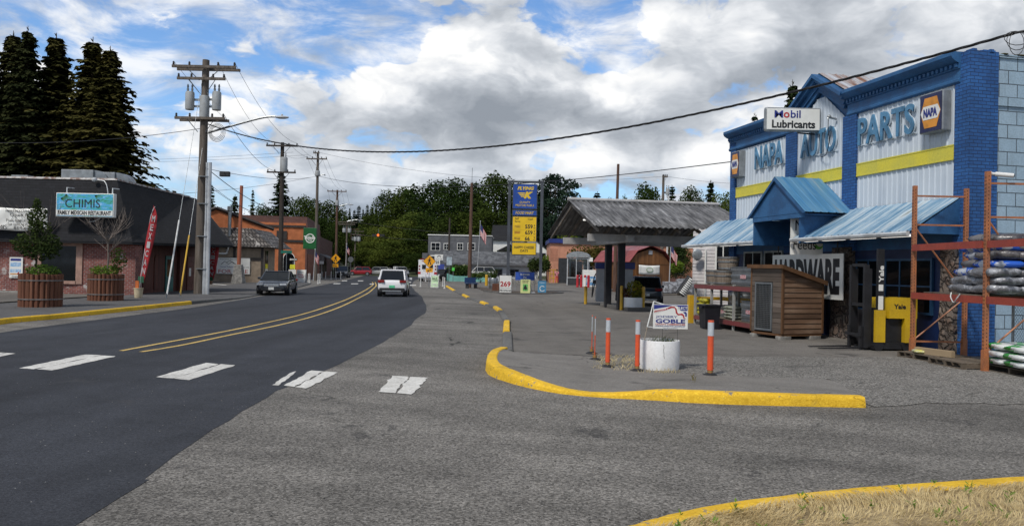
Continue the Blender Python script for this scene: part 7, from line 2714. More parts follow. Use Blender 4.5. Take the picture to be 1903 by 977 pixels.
# stop sign seen from behind, street name sign, speed sign, small signs
for nm, lb, px, pyc, pyb, D, w, h, m in (('traffic_sign', 'grey back of a stop sign at the far left corner', 651, 482, 512, 118, .85, .85, M_galv), ('traffic_sign', 'grey back of a square sign above a white plate by the awning', 597, 479, 517, 104, .75, .75, M_galv),
                                         ('traffic_sign', 'pale blue-grey sign plate near the turquoise wall', 834, 485, 527, 92, .62, .95, mat('pale_sign_back', (.38, .46, .50), .5)), ('speed_sign', 'white speed sign 25 right of the amber diamond', 812, 486, 525, 92, .62, .8, M_signwhite),
                                         ('street_sign', 'green street name sign on a post by the tan office', 531, 468, 527, 70, 1.0, .26, mat('street_sign_green', (.01, .14, .10), .4)), ('one_way_sign', 'black and white one way sign before the arched window', 544, 482, 517, 88, .95, .32, M_lblack),
                                         ('yellow_board', 'bright yellow crossing flag box near the arched window', 543, 495.5, 521, 84, .55, .48, mat('hi_vis_yellow', (.72, .70, .04), .5)), ('green_tag_sign', 'small bright green tag sign behind the turquoise wall', 842, 500, 512, 106, .35, .45, mat('tag_green', (.10, .62, .08), .5))):
    z = PD(px, pyc, D).z
    p = PD(px, pyb, D)
    t = thing(nm, lb, 'sign', (p.x, D, 0), 0)
    MB().cyl((0, .04, 0), (0, .04, z + h / 2), .035, seg=8).build('post', M_galv, t)
    if 'stop' in lb:
        MB().prism([(.45 * math.cos(R(22.5 + 45 * k)), 0, z + .45 * math.sin(R(22.5 + 45 * k))) for k in range(8)], (0, -.01, 0)).build('plate', m, t)
    else:
        MB().box((0, -.005, z), (w, .01, h)).build('plate', m, t)
    if nm == 'speed_sign':
        text('25', t, M_lblack, 0, z - .08, -.011, .42, .34, .03)
        text('SPEED', t, M_lblack, 0, z + .26, -.011, .44, .10)
    if nm == 'one_way_sign':
        flatpoly([(-.42, z), (-.26, z + .12), (-.26, z + .05), (.40, z + .05), (.40, z - .05), (-.26, z - .05), (-.26, z - .12)], t, 'arrow', M_signwhite, -.011)
    if 'above a white' in lb:
        MB().box((0, -.005, z - .62), (.55, .01, .40)).build('lower_plate', M_signwhite, t)
    if nm == 'yellow_board':
        MB().box((0, -.02, z - .55), (.8, .05, .5)).build('white_plate', M_signwhite, t)


# ---- flags
def flag_mat():
    m = bpy.data.materials.new('striped_flag')
    m.use_nodes = True
    q = NT(m.node_tree)
    uv = q.n('ShaderNodeAttribute', attribute_name='flagco').outputs['Vector']
    sp = q.n('ShaderNodeSeparateXYZ', {0: uv})
    st = q.math('GREATER_THAN', q.math('FRACT', q.math('MULTIPLY', sp.outputs[1], 6.5)), .5)
    c = q.mix(st, (.45, .02, .03), (.66, .65, .63))
    ca = q.math('MULTIPLY', q.math('LESS_THAN', sp.outputs[0], .42), q.math('GREATER_THAN', sp.outputs[1], .46))
    c = q.mix(ca, c, (.025, .03, .12))
    m.node_tree.links.new(c, m.node_tree.nodes['Principled BSDF'].inputs['Base Color'])
    m.node_tree.nodes['Principled BSDF'].inputs['Roughness'].default_value = .8
    return m


M_flag = flag_mat()


def flag(label, base, H, fw, fh, lean=0.0, hang=.75, polem=None, zoff=0.0, name='flag_pole'):
    t = thing(name, label, 'flag', base, 0)
    top = Vector((lean, 0, H))
    MB().cyl((0, 0, zoff), top, .05, .035, seg=8).sphere(top + Vector((0, 0, .06)), .09, seg=8).build('pole', polem or M_alu, t)
    mb = MB()
    n, k = 14, 8
    ly = mb.bm.verts.layers.float_vector.new('flagco')
    vs = []
    dirp = top.normalized()
    for i in range(n + 1):
        row = []
        for j in range(k + 1):
            u, v = i / n, j / k
            p = dirp * (H * .97 - fh * (1 - v))
            x = u * fw * (1 - hang * .72)
            vert = mb.bm.verts.new(p + Vector((x + .05, .16 * math.sin(u * 9 + v * 2) * u + .05 * math.sin(u * 17), -u * fw * hang * .8)))
            vert[ly] = (u, v, 0)
            row.append(vert)
        vs.append(row)
    for a, b in zip(vs, vs[1:]):
        for j in range(k):
            mb.bm.faces.new((a[j], b[j], b[j + 1], a[j + 1]))
    o = mb.build('cloth', M_flag, t, smooth=True)
    return t


b_ = PD(886, 514, 110)
flag('striped flag on a tall pole just right of the bare utility pole', Vector((b_.x, 110, 0)), PD(893, 412, 110).z, 2.2, 1.5, .35, .85)
b_ = PD(1244, 478, 71)
flag('small striped flag on a pole beside the wooden shed', Vector((b_.x, 71, 0)), PD(1247, 452, 71).z, 1.35, 1.0, .12, .85)
b_ = PD(582, 525, 91)
flag('striped flag on a white pole near the green blade sign', Vector((b_.x, 91, 0)), 3.6, 1.2, 1.0, .15, .85)
b_ = PD(642, 505, 122)
flag('small striped flag among the far left shop poles', Vector((b_.x, 122, 0)), 5.2, 1.2, .9, .1, .85)
# ================================================================== UTILITY POLES, WIRES, TREES
M_pole = streak_mat('weathered_pole', [(0.055, 0.045, 0.036), (0.12, 0.10, 0.082), (0.20, 0.17, 0.145)], 'Z', 7, .9, bump=.4)
M_poled = streak_mat('dark_creosote_pole', [(0.02, 0.016, 0.014), (0.045, 0.036, 0.03), (0.07, 0.058, 0.048)], 'Z', 7, .9, bump=.4)
M_polered = streak_mat('reddish_pole', [(0.05, 0.028, 0.020), (0.10, 0.055, 0.038), (0.16, 0.10, 0.075)], 'Z', 7, .9, bump=.4)
M_trans = mat('transformer_grey', (.36, .38, .39), .5, scale=2, col2=(.28, .29, .29))
M_wire = mat('wire_black', (.018, .018, .02), .6, .1, 4)
M_lamp = mat('lamp_head_grey', (.45, .46, .47), .4, .1, 4)


class Pole:
    pass


def utility_pole(label, px, pyb, ptx, pty, D, r, arms=(), m=None, trans=(), light=None, group='utility poles along the street'):
    """arms: (py, half-left m, half-right m, doubled); returns helper giving arm-end points in the world"""
    m = m or M_pole
    b, tp = PD(px, pyb, D), PD(ptx, pty, D)
    base = Vector((b.x, D, 0))
    t = thing('utility_pole', label, 'utility pole', base, 0, group)
    top = Vector((tp.x - b.x, 0, tp.z))
    MB().cyl((0, 0, 0), top, r, r * .68, seg=14).build('shaft', m, t, angle=40)
    P = Pole()
    P.t, P.base, P.top = t, base, base + top
    P.arms = []

    def on(z):
        return top * (z / top.z)
    P.at = lambda z: base + on(z)
    for (py, hl, hr, dbl) in arms:
        z = PD(ptx, py, D).z
        c = on(z)
        a = MB()
        for yy in ((-r - .06, r + .06) if dbl else (-r - .06,)):
            a.b2((c.x - hl, yy - .06, z - .07), (c.x + hr, yy + .06, z + .07))
        ao = a.build('crossarm', m, t)
        br = MB()
        for s, h in ((-1, hl), (1, hr)):
            br.tube([(c.x + s * h * .55, -r - .06, z - .05), (c.x + s * r * .8, -r - .04, z - .75 if h > .8 else z - .4)], .022, 4)
        br.build('brace', M_galv, ao)
        ins = []
        for x in (-hl + .08, -hl * .45, hr * .45, hr - .08):
            i_ = MB().lathe([(.035, 0), (.07, .05), (.045, .1), (.065, .14), (.03, .2), (.001, .2)], seg=8)
            i_.build('insulator', M_blackpl, ao, loc=(c.x + x, -r - .06, z + .07))
            ins.append(base + Vector((c.x + x, -r - .06, z + .27)))
        P.arms.append(ins)
    for (dx, py0, py1, rr) in trans:
        z1, z0 = PD(ptx, py0, D).z, PD(ptx, py1, D).z
        c = on(z0)
        tr = MB().lathe([(rr * .95, z0), (rr, z0 + .08), (rr, z1 - .12), (rr * .9, z1 - .03), (.001, z1)], c=(c.x + dx, -.05, 0), seg=16).build('transformer', M_trans, t, angle=40)
        for k in (-.5, .5):
            MB().lathe([(.05, z1 - .03), (.07, z1 + .12), (.04, z1 + .2), (.06, z1 + .28), (.025, z1 + .4), (.001, z1 + .4)], c=(c.x + dx + k * rr, -.05, 0), seg=8).build('bushing', M_cabgrey, tr)
        MB().b2((min(c.x, c.x + dx), .0, z1 - .5), (max(c.x, c.x + dx), .06, z1 - .38)).b2((min(c.x, c.x + dx), .0, z0 + .15), (max(c.x, c.x + dx), .06, z0 + .27)).build('hanger', M_galv, t)
    if light:
        (ax, ay), (bx, by), hw_ = light
        p0, p1 = PD(ax, ay, D) - base, PD(bx, by, D) - base
        mid = p0.lerp(p1, .75) + Vector((0, 0, .12))
        MB().tube(smoothpath([p0, mid, p1], 6), .06, 6).build('light_arm', M_galv, t)
        MB().sphere(p1 + Vector((hw_ * .5, 0, -.03)), 1, hw_ * .55, .17, .09, 12).sphere(p1 + Vector((hw_ * .5, 0, .10)), .06).build('lamp_head', M_lamp, t, smooth=True)
    return P


pl1 = utility_pole('tall grey utility pole with three crossarms and transformers beside the restaurant', 369, 550, 383, 112, 43, .27,
                   [(127, 1.72, 1.78, True), (149, 1.42, 1.22, False), (222, 1.48, 1.25, True)], M_pole,
                   [(-.80, 171, 205, .24), (.68, 170, 205, .24), (.02, 178, 222, .26)], ((386, 247), (512, 217), .72))
# conduits, straps and the hanging coil on the near pole
mb = MB()
for xa_, xb_, r_, py in ((385.5, 390.5, .10, 302), (379.5, 384.5, .055, 302), (382, 387, .03, 330), (376.5, 381, .035, 418)):
    a, b = PD(xa_, 549, 42.65), PD(xb_, py, 42.65)
    mb.tube([(a.x - pl1.base.x, -.35, 0.05), (b.x - pl1.base.x, -.35, b.z)], r_, 8)
mb.build('conduit', mat('pale_conduit', (.42, .44, .46), .5, .1, 2), pl1.t)
for py in (330, 380, 440, 500):
    z = PD(380, py, 43).z
    MB().b2((-.02, -.44, z), (.60, -.2, z + .04)).build('strap', M_galv, pl1.t)
mb = MB()
c = PD(402, 246, 42.6) - pl1.base
for k in range(4):
    mb.tube([(c.x + (.45 - .06 * k) * math.cos(R(a)), -.3 - .03 * k, c.z + (.5 - .07 * k) * math.sin(R(a))) for a in range(0, 361, 24)], .014, 4)
mb.build('wire_coil', M_wire, pl1.t)
pl2 = utility_pole('dark utility pole right of the tan office', 521, 527, 525, 265, 72, .24, [(272, 1.40, 1.50, False), (321, 1.30, 1.35, False)], M_poled, [(.16, 292, 320, .34)], None)
pl3 = utility_pole('grey utility pole beside the green blade sign', 586, 521, 591, 283, 93, .21, [(296, 1.30, 1.15, False), (285, .50, .25, False)], M_pole, [(.0, 317, 327, .30)], ((592, 327), (604, 326), .01))
pl4 = utility_pole('reddish utility pole behind the left crossing sign', 624, 512, 627, 353, 122, .22, [(356, 1.5, 1.5, False)], M_polered, [(.0, 372, 382, .30)], ((628, 384), (648, 380), .75))
pl5 = utility_pole('fifth pole down the left side of the street', 643, 509, 645, 411, 150, .2, [(413, 2.0, 2.0, False), (417, 1.6, 1.6, False)], M_pole, [(-.5, 424, 432, .35), (.5, 424, 432, .35)], ((645, 411), (668, 409), .8))
pl6 = utility_pole('sixth pole down the left side of the street', 651, 508, 653, 424, 165, .2, [(426, 1.6, 1.6, False)], M_polered)
pl7 = utility_pole('seventh pole carrying three pale transformers', 659, 507, 661, 428, 178, .2, [(430, 1.9, 1.9, False), (436, 2.0, 1.2, False)], M_pole, [(-.8, 440, 448, .4), (0, 440, 448, .4), (.8, 440, 448, .4)])
pl8 = utility_pole('farthest visible pole on the left side of the street', 665, 506, 667, 435, 200, .2, [(437, 1.5, 1.5, False)], M_polered)
bare = utility_pole('bare brown pole with a thin whip mast right of the junction', 872, 536, 877, 340, 74, .19, (), M_polered)
tp_ = bare.top - bare.base
MB().cyl(tp_, tp_ + Vector((.02, 0, PD(877, 312, 74).z - bare.top.z)), .018, seg=5).build('whip_mast', M_wire, bare.t)
utility_pole('short dark pole in front of the grey flat building', 833, 514, 836, 405, 128, .2, (), M_poled)
utility_pole('brown pole rising behind the left half of the canopy roof', 1142, 520, 1149, 305, 70, .17, (), M_polered)
plr = utility_pole('grey pole with a box rising behind the middle of the canopy roof', 1229, 520, 1233, 325, 88, .2, [(329, .1, .45, False)], M_pole, [(.5, 350, 362, .22)])
a = PD(1239, 500, 88)
MB().cyl((.55, -.1, 0), (.62, -.1, PD(1239, 350, 88).z), .10, seg=8).build('conduit', M_wpost, plr.t)


def wire(label, A, B, sag, r=.011, group='overhead wires', n=22, name='power_line', twist=False):
    A, B = Vector(A), Vector(B)
    loc = A.copy()
    pts = []
    for i in range(n + 1):
        t = i / n
        p = A.lerp(B, t) - Vector((0, 0, 4 * sag * t * (1 - t)))
        pts.append(p - loc)
    mb = MB()
    if twist:
        fine = []
        N = n * 10
        L = (B - A).length
        for s in range(3):
            q_ = []
            for i in range(N + 1):
                t = i / N
                p = A.lerp(B, t) - Vector((0, 0, 4 * sag * t * (1 - t))) - loc
                a = t * L / .55 * 2 * math.pi / 2 + s * 2.094
                side = Vector((B.y - A.y, A.x - B.x, 0)).normalized()
                q_.append(p + (side * math.cos(a) + Vector((0, 0, 1)) * math.sin(a)) * r * 1.1)
            mb.tube(q_, r, 4)
    else:
        mb.tube(pts, r, 5)
    o = mb.build(name, M_wire, loc=loc)
    return tag(o, label, 'cable', group)


# twisted service cable sweeping from the near pole over the street to the right
A = pl1.at(PD(380, 232, 43).z) + Vector((.3, -.3, 0))
zB = PD(1885, 62, 15.6)
Bq = Vector((zB.x, 15.6, zB.z))
# choose sag so the cable passes pixel (860, 271)
best = None
for k in range(10, 400):
    s = k * .01
    t = .5
    err = 1e9
    for i in range(1, 60):
        t = i / 60
        p = A.lerp(Bq, t) - Vector((0, 0, 4 * s * t * (1 - t)))
        q_ = CAMROT.to_3x3().transposed() @ (p - Vector((0, 0, EYE)))
        px, py = CX + F * q_.x / -q_.z, CY - F * q_.y / -q_.z
        if abs(px - 1250) < 22:
            err = min(err, abs(py - 221 + (px - 1250) * .17))
    if best is None or err < best[0]:
        best = (err, s)
wire('thick twisted cable sweeping across the sky to the store corner', A, Bq, best[1], .016, n=40, twist=True)
mb = MB()
for k in range(3):
    mb.tube([(Bq.x + .05 + (.25 - .05 * k) * math.cos(R(a)), Bq.y, Bq.z - .1 + (.14 + .05 * k) * math.sin(R(a)) - .05 * k) for a in range(0, 361, 24)], .008, 4)
mb.tube([Bq, Bq + Vector((1.45, -.6, .25))], .026, 6)
tag(mb.build('cable_loop', M_wire), 'loose loops of cable at the upper right corner of the picture', 'cable')
qp = thing('utility_pole', 'pole just beyond the right edge that takes the store cable', 'utility pole', (Bq.x + 1.6, Bq.y - .65, 0), 0)
MB().cyl((0, 0, 0), (0, 0, Bq.z + 1.2), .17, .12, seg=12).build('shaft', M_pole, qp, angle=40)
# primaries pole to pole
for k, (i, j) in enumerate(((0, 0), (2, 1), (3, 3))):
    wire(['left primary wire between the near pole and the dark pole', 'middle primary wire between the near pole and the dark pole', 'right primary wire between the near pole and the dark pole'][k], pl1.arms[0][i], pl2.arms[0][j], .9)
for k, i in enumerate((0, 2, 3)):
    wire(['left primary wire between the dark pole and the grey pole', 'middle primary wire between the dark pole and the grey pole', 'right primary wire between the dark pole and the grey pole'][k], pl2.arms[0][i], pl3.arms[0][i], .7)
    wire(['left primary wire from the grey pole to the reddish pole', 'middle primary wire from the grey pole to the reddish pole', 'right primary wire from the grey pole to the reddish pole'][k], pl3.arms[0][i], pl4.arms[0][i], .9)
    wire(['left primary wire beyond the reddish pole', 'middle primary wire beyond the reddish pole', 'right primary wire beyond the reddish pole'][k], pl4.arms[0][i], pl5.arms[0][i], .8)
wire('upper secondary wire from the near pole lower arm to the dark pole', pl1.arms[2][3], pl2.at(PD(525, 319, 72).z), .9, .014)
wire('cable from the near pole to the grey pole below the lamp arm', pl1.at(PD(380, 312, 43).z), pl3.at(PD(590, 327, 93).z), .5, .016)
wire('telephone cable dropping from the near pole past the orange pole', pl1.at(PD(380, 306, 43).z), pl2.at(PD(523, 392, 72).z), .5, .022)
wire('drop wire from the near pole toward the tan office', pl1.at(PD(380, 330, 43).z), PD(500, 400, 70), .5, .012)
wire('second drop wire from the near pole toward the tan office', pl1.at(PD(380, 336, 43).z), PD(525, 405, 72), .6, .012)
wire('wire leaving the near pole to the left over the spruces', pl1.at(PD(380, 238, 43).z), PD(-80, 263, 41), .35, .016)
wire('upper of the two thin far wires behind the near pole', PD(-60, 300, 90), PD(545, 283, 90), .4, .014)
wire('lower of the two thin far wires behind the near pole', PD(-60, 303, 92), PD(572, 288, 92), .4, .014)
wire('wire across the left roofs to the grey pole', PD(300, 362, 60), pl3.at(PD(590, 327, 93).z), .3, .016)
wire('long cable from the grey pole across to the store corner', pl3.at(PD(590, 327, 93).z), fac(1356, 302, 0) if False else PD(1357, 301, 30.6), 1.15, .020)
wire('thin high wire from the grey pole toward the right trees', pl3.top, PD(1233, 328, 88), 1.6, .014)
wire('thin wire running on behind the store', PD(1233, 327, 88), PD(1500, 342, 80), .4, .014)
wire('upper span wire of the traffic signal', PD(650, 411, 124), PD(945, 441, 112), .3, .022)
wire('lower span wire holding the traffic signal', PD(650, 434, 124), PD(850, 448, 120), .25, .022)
# splice box on the telephone cable
tb = PD(418, 323.5, 48)
tag(MB().box((0, 0, 0), (.62, .25, .32), bevel=.05).build('splice_box', M_blackpl, loc=tb), 'black splice box hanging on the cable right of the near pole', 'cable box')
# guy wires with guards
for lb, (gx, gy), (mx, my), (tx, ty), m in (('white guarded guy wire of the near pole', (309, 555), (340, 361), (377, 140), M_wpost), ('yellow guarded guy wire of the near pole', (334, 553), (350, 452), (364, 356), M_gy)):
    g0 = G(gx, gy, .13)
    d2 = Vector((pl1.base.x, 43, 0))
    top = PD(tx, ty, 42.9) if ty < 200 else PD(377, 270, 42.9)
    t = thing('guy_wire', lb, 'guy wire', g0, 0)
    # the guard covers the lower part of the straight wire
    fr = (gy - my) / (gy - (140 if ty < 200 else 270))
    e = (top - g0)
    MB().tube([(0, 0, 0), e], .012, 5).build('strand', M_galv, t)
    fr = .30 if ty < 200 else .36
    MB().tube([e * .015, e * (fr * 1.05)], .040, 8).build('guard', m, t)
    MB().cyl((0, 0, -.02), (0, 0, .25), .03).build('anchor', M_galv, t)
# hanging traffic signal
ts = thing('traffic_signal', 'hanging traffic signal showing a round amber-red light', 'traffic light', PD(703, 437, 122), 0)
MB().box((0, 0, 0), (.42, .4, .42), bevel=.04).b2((-.95, -.1, -.14), (-.22, .2, .16)).b2((.22, -.1, -.14), (.95, .2, .16)).build('housing', M_blackpl, ts)
MB().cyl((0, -.215, 0), (0, -.205, 0), .17, seg=18).build('lit_lens', mat('lit_amber_red', (.8, .1, .02), .3, emit=(1.0, .13, .015, 2.2)), ts)
MB().tube([(0, 0, .2), (0, 0, 1.0)], .03, 5).build('hanger', M_galv, ts)

# ------------------------------------------------------------------ TREES
M_spruce = leaf_mat('spruce_needles', (0.016, 0.021, 0.009), (0.070, 0.068, 0.026), .10, .45)
M_fir = leaf_mat('fir_needles', (0.016, 0.028, 0.013), (0.040, 0.058, 0.024), .12, .5)
M_decA = leaf_mat('dark_broadleaf', (0.022, 0.040, 0.010), (0.060, 0.085, 0.022), .22, .30)
M_decB = leaf_mat('bright_broadleaf', (0.06, 0.09, 0.018), (0.13, 0.155, 0.036), .25, .30)
M_cedar = leaf_mat('blue_cedar', (0.020, 0.036, 0.022), (0.05, 0.075, 0.045), .12, .30)


def spray(bm, p, d, side, ln, w, droop):
    """one drooping frond: two bent quads"""
    q0 = p
    q1 = p + d * ln * .5 + Vector((0, 0, -droop * ln * .3))
    q2 = p + d * ln + Vector((0, 0, -droop * ln))
    s = side * w
    v = [bm.verts.new(x) for x in (q0 - s * .4, q0 + s * .4, q1 + s, q1 - s, q2)]
    bm.faces.new((v[0], v[1], v[2], v[3]))
    bm.faces.new((v[3], v[2], v[4]))


def conifer_meshes(seed, h=20.0, r=4.0, layers=46, per=7, droop=.5, mass=1.0, expo=.9):
    rng = random.Random(seed)
    mb = MB()
    for i in range(layers):
        u = (i + rng.random() * .6) / layers
        z = h * (.03 + .96 * u)
        env = r * ((1 - u) ** expo) * (.80 + .26 * math.sin(i * 2.4 + seed) * math.sin(i * .37 + seed)) + .10
        for k in range(per if u < .8 else max(4, per - 2)):
            a = rng.uniform(0, 6.283)
            ln = env * rng.choice((rng.uniform(.45, .8), rng.uniform(.8, 1.25)))
            d = Vector((math.cos(a), math.sin(a), 0))
            sd = Vector((-d.y, d.x, 0))
            rise = rng.uniform(-.15, .12) + (.5 if u > .93 else 0)
            n = max(3, int(ln / (.34 / mass)))
            for j in range(n):
                t = (j + .5) / n
                p = Vector((0, 0, z)) + d * ln * t + Vector((0, 0, rise * ln * t - .30 * ln * t * t * droop + .18 * ln * max(0, t - .75)))
                w = .16 + .11 * (1 - t)
                fl = (.34 + .55 * (1 - t) * min(1, ln / 3)) * rng.uniform(.7, 1.3)
                for s in (1, -1):
                    dd = (d * .55 + sd * s * rng.uniform(.5, 1) + Vector((0, 0, rng.uniform(-.3, .15)))).normalized()
                    spray(mb.bm, p, dd, Vector((rng.uniform(-.3, .3), rng.uniform(-.3, .3), 1)).cross(dd).normalized(), fl, w, rng.uniform(.2, .9) * droop)
                spray(mb.bm, p, (d + Vector((0, 0, rng.uniform(-.5, .1)))).normalized(), sd, fl * .9, w, droop)
    # bare leader
    for k in range(7):
        a = rng.uniform(0, 6.28)
        spray(mb.bm, Vector((0, 0, h * (.965 + .006 * k))), Vector((math.cos(a), math.sin(a), .5)).normalized(), Vector((-math.sin(a), math.cos(a), 0)), .5 - .05 * k, .05, -.1)
    tr = MB().cyl((0, 0, -.2), (0, 0, h * 1.01), r * .09, .02, seg=8)
    return mb, tr


def broadleaf_meshes(seed, h=16.0, r=5.5, lobes=14, n=6500, leaf=.24, flat=.8):
    rng = random.Random(seed)
    mb, tr = MB(), MB()
    trunk_h = h * .30
    tr.tube([(0, 0, -.3), (.1, 0, trunk_h * .6), (0, .1, trunk_h), (.1, 0, h * .6)], [r * .075, r * .06, r * .05, r * .03], 8)
    cs = []
    for k in range(lobes):
        a = k * 2.399 + rng.uniform(-.5, .5)
        u = (k + .5) / lobes
        z = trunk_h * .75 + (h * .93 - trunk_h * .75) * u
        pr = math.sin(math.pi * min(1, .16 + u * .80)) ** .6
        rad = r * .62 * pr * rng.uniform(.55, 1.1)
        lr = r * rng.uniform(.30, .46) * (.65 + .5 * pr)
        c = Vector((rad * math.cos(a), rad * math.sin(a), min(z, h - lr * .8)))
        cs.append((c, lr))
        tr.tube([(0, .0, trunk_h * (.8 + .5 * u)), tuple(c * .5 + Vector((0, 0, trunk_h * .45))), tuple(c)], [r * .032, r * .02, r * .008], 5)
    tot = sum(l ** 2 for c, l in cs)
    for c, lr in cs:
        for _ in range(int(n * lr * lr / tot)):
            v = Vector((rng.gauss(0, 1), rng.gauss(0, 1), rng.gauss(0, 1))).normalized()
            nn = mnoise.noise(c * .7 + v * 2.2)
            q_ = c + Vector((v.x, v.y, v.z * flat)) * lr * (rng.random() ** .34) * (1 + .38 * nn)
            a = Vector((rng.uniform(-1, 1), rng.uniform(-1, 1), rng.uniform(-.5, .5))).normalized()
            b = a.cross(Vector((rng.uniform(-1, 1), rng.uniform(-1, 1), rng.uniform(-1, 1)))).normalized()
            s1, s2 = leaf * rng.uniform(.6, 1.4), leaf * rng.uniform(.35, .8)
            vv = [mb.bm.verts.new(x) for x in (q_ - a * s1, q_ - b * s2, q_ + a * s1, q_ + b * s2)]
            mb.bm.faces.new(vv)
    return mb, tr


def tree_proto(name, meshes, m, tm, label, cat='tree', group=None):
    t = thing(name, label, cat, (0, 0, 0), 0, group)
    meshes[0].build('crown', m, t, fix=False)
    meshes[1].build('trunk', tm, t)
    return t


PROTO = {}
PROTO['spruceA'] = (tree_proto('spruce_tree', conifer_meshes(1, 20, 6.0, 92, 13, .6, .8, .78), M_spruce, M_bark, 'spruce'), 20, 6.0)
PROTO['spruceB'] = (tree_proto('spruce_tree', conifer_meshes(2, 20, 5.8, 88, 13, .6, .8, .84), M_spruce, M_bark, 'spruce'), 20, 5.8)
PROTO['firA'] = (tree_proto('fir_tree', conifer_meshes(3, 14, 4.8, 50, 8, .45, .75, .8), M_fir, M_bark, 'fir'), 14, 4.8)
PROTO['firB'] = (tree_proto('fir_tree', conifer_meshes(4, 14, 3.4, 46, 8, .35, .75, .8), M_fir, M_bark, 'fir'), 14, 3.4)
for k, (m, nm) in enumerate(((M_decA, 'decA'), (M_decA, 'decB'), (M_decB, 'decC'), (M_decA, 'decD'))):
    PROTO[nm] = (tree_proto('broadleaf_tree', broadleaf_meshes(10 + k, 16, 6.0, 13 + k * 2, 7500, .25), m, M_bark, 'broadleaf'), 16, 6.0)
PROTO['cedar'] = (tree_proto('cedar_tree', broadleaf_meshes(30, 16, 6.0, 22, 8500, .26, .38), M_cedar, M_bark, 'cedar'), 16, 6.0)
USED = set()
rngT = random.Random(77)


def hill_z(x, y):
    return max(0.0, (y - 150) * .045) + max(0, (y - 300) * .05)


def tree(kind, px, pyt, hwpx, D, label, group=None, pyb=None):
    """crown top at the pixel, half width in pixels at distance D"""
    pr, h0, r0 = PROTO[kind]
    tp = PD(px, pyt, D)
    zb = hill_z(tp.x, D)
    hh = max(2.0, tp.z - zb)
    sx = hwpx / F * D / r0 * {'s': 1.95, 'f': 1.6, 'd': 1.35, 'c': 1.25}[kind[0]]
    if kind in USED:
        o = dup(pr)
    else:
        o = pr
        USED.add(kind)
        KIDS[pr.name] = [(c, []) for c in children(pr)]
    o.location = (tp.x, D, zb)
    o.scale = (sx, sx, hh / h0)
    o.rotation_euler.z = rngT.uniform(0, 6.28)
    tag(o, label, 'tree')
    if group:
        o['group'] = group
    elif 'group' in o:
        del o['group']
    return o


g_ = 'tall spruces behind the restaurant'
for k, (px, py, hw_, D, lb) in enumerate(((-45, 70, 80, 66, 'spruce cut by the left edge of the picture'), (25, 62, 78, 69, 'leftmost spruce top fully in view behind the restaurant'), (52, 53, 66, 65, 'tallest spruce of the dark group on the left'), (105, 66, 88, 67, 'broad spruce in the middle of the dark group'),
                                         (173, 73, 80, 66, 'spruce with a thin pointed leader right of the middle one'), (205, 90, 86, 63, 'rightmost spruce whose low boughs reach furthest right'))):
    tree('spruceA' if k % 2 == 0 else 'spruceB', px, py, hw_, D, lb, g_)
tree('firA', 523, 318, 42, 125, 'dark pointed fir right behind the dark utility pole')
tree('firB', 393, 343, 20, 105, 'narrow fir just right of the near utility pole')
tree('firA', 437, 362, 26, 118, 'bushy fir left of the orange pole top')
tree('firB', 470, 352, 12, 115, 'thin fir right of the orange pole top')
tree('decB', 407, 385, 26, 112, 'rounded dark tree behind the restaurant roof end')
tree('decA', 492, 378, 30, 140, 'low broad tree between the thin fir and the dark pole')
tree('decB', 568, 362, 40, 160, 'grey-green round tree above the orange building')
tree('decD', 612, 372, 38, 165, 'green round tree behind the grey utility pole')
tree('decA', 632, 408, 26, 160, 'low tree right of the round pair above the shops')
tree('decA', 592, 400, 30, 150, 'dark tree directly above the orange building roof')
# far conifers, a row of near look-alikes
g_ = 'far conifers on the ridge'
for k, (px, py) in enumerate(((572, 398), (584, 392), (640, 392), (650, 386), (659, 390), (667, 382), (675, 388), (683, 380), (691, 386), (699, 382), (708, 392), (630, 398), (645, 400), (662, 398), (680, 396), (694, 394), (716, 390))):
    tree('firB' if k % 3 else 'firA', px, py, 9 + (k % 3) * 3, 290 + (k * 37) % 60, 'one of the far conifers lining the ridge above the street end', g_)
# the broadleaf hillside
hill = [('decA', 722, 352, 36, 232), ('decD', 758, 346, 42, 225), ('decB', 803, 334, 46, 212), ('decD', 842, 328, 42, 205), ('decA', 882, 336, 38, 200), ('decB', 925, 318, 46, 196), ('decD', 968, 340, 40, 198), ('decA', 1003, 352, 36, 200),
        ('decA', 690, 398, 30, 236), ('decC', 742, 408, 40, 190), ('decC', 712, 420, 34, 192), ('decB', 672, 424, 32, 215), ('decC', 770, 392, 38, 196), ('decA', 795, 396, 44, 186), ('decD', 846, 392, 46, 182), ('decB', 896, 388, 48, 180), ('decA', 945, 392, 46, 182), ('decD', 1000, 398, 44, 184),
        ('decC', 690, 448, 30, 178), ('decC', 730, 446, 34, 172), ('decA', 768, 440, 34, 172), ('decB', 655, 450, 28, 186), ('decC', 706, 464, 26, 168), ('decB', 748, 468, 26, 168), ('decD', 640, 440, 24, 196), ('decB', 775, 470, 24, 160), ('decA', 672, 474, 22, 178),
        ('decA', 1055, 392, 42, 190), ('decB', 1092, 420, 40, 178), ('decD', 1020, 430, 40, 176), ('decC', 1060, 436, 34, 160), ('decB', 1118, 432, 36, 165), ('decA', 1150, 440, 36, 160), ('decA', 905, 432, 40, 172), ('decB', 960, 440, 40, 172), ('decD', 1215, 448, 34, 120), ('decB', 1258, 446, 26, 108)]
names_ = ['{} on the wooded hillside, {}']
for k, (kd, px, py, hw_, D) in enumerate(hill):
    tone = 'bright green broadleaf tree' if kd == 'decC' else 'dark broadleaf tree'
    tree(kd, px, py, hw_, D, f'{tone} within the wooded slope at the end of the street', 'broadleaf trees of the wooded slope')
tree('cedar', 1035, 316, 54, 172, 'broad blue-green cedar right of the price sign')
tree('firB', 1110, 357, 28, 210, 'small fir just above the canopy ridge left end')
tree('decA', 1130, 368, 22, 205, 'low round tree crown peeking over the canopy ridge')
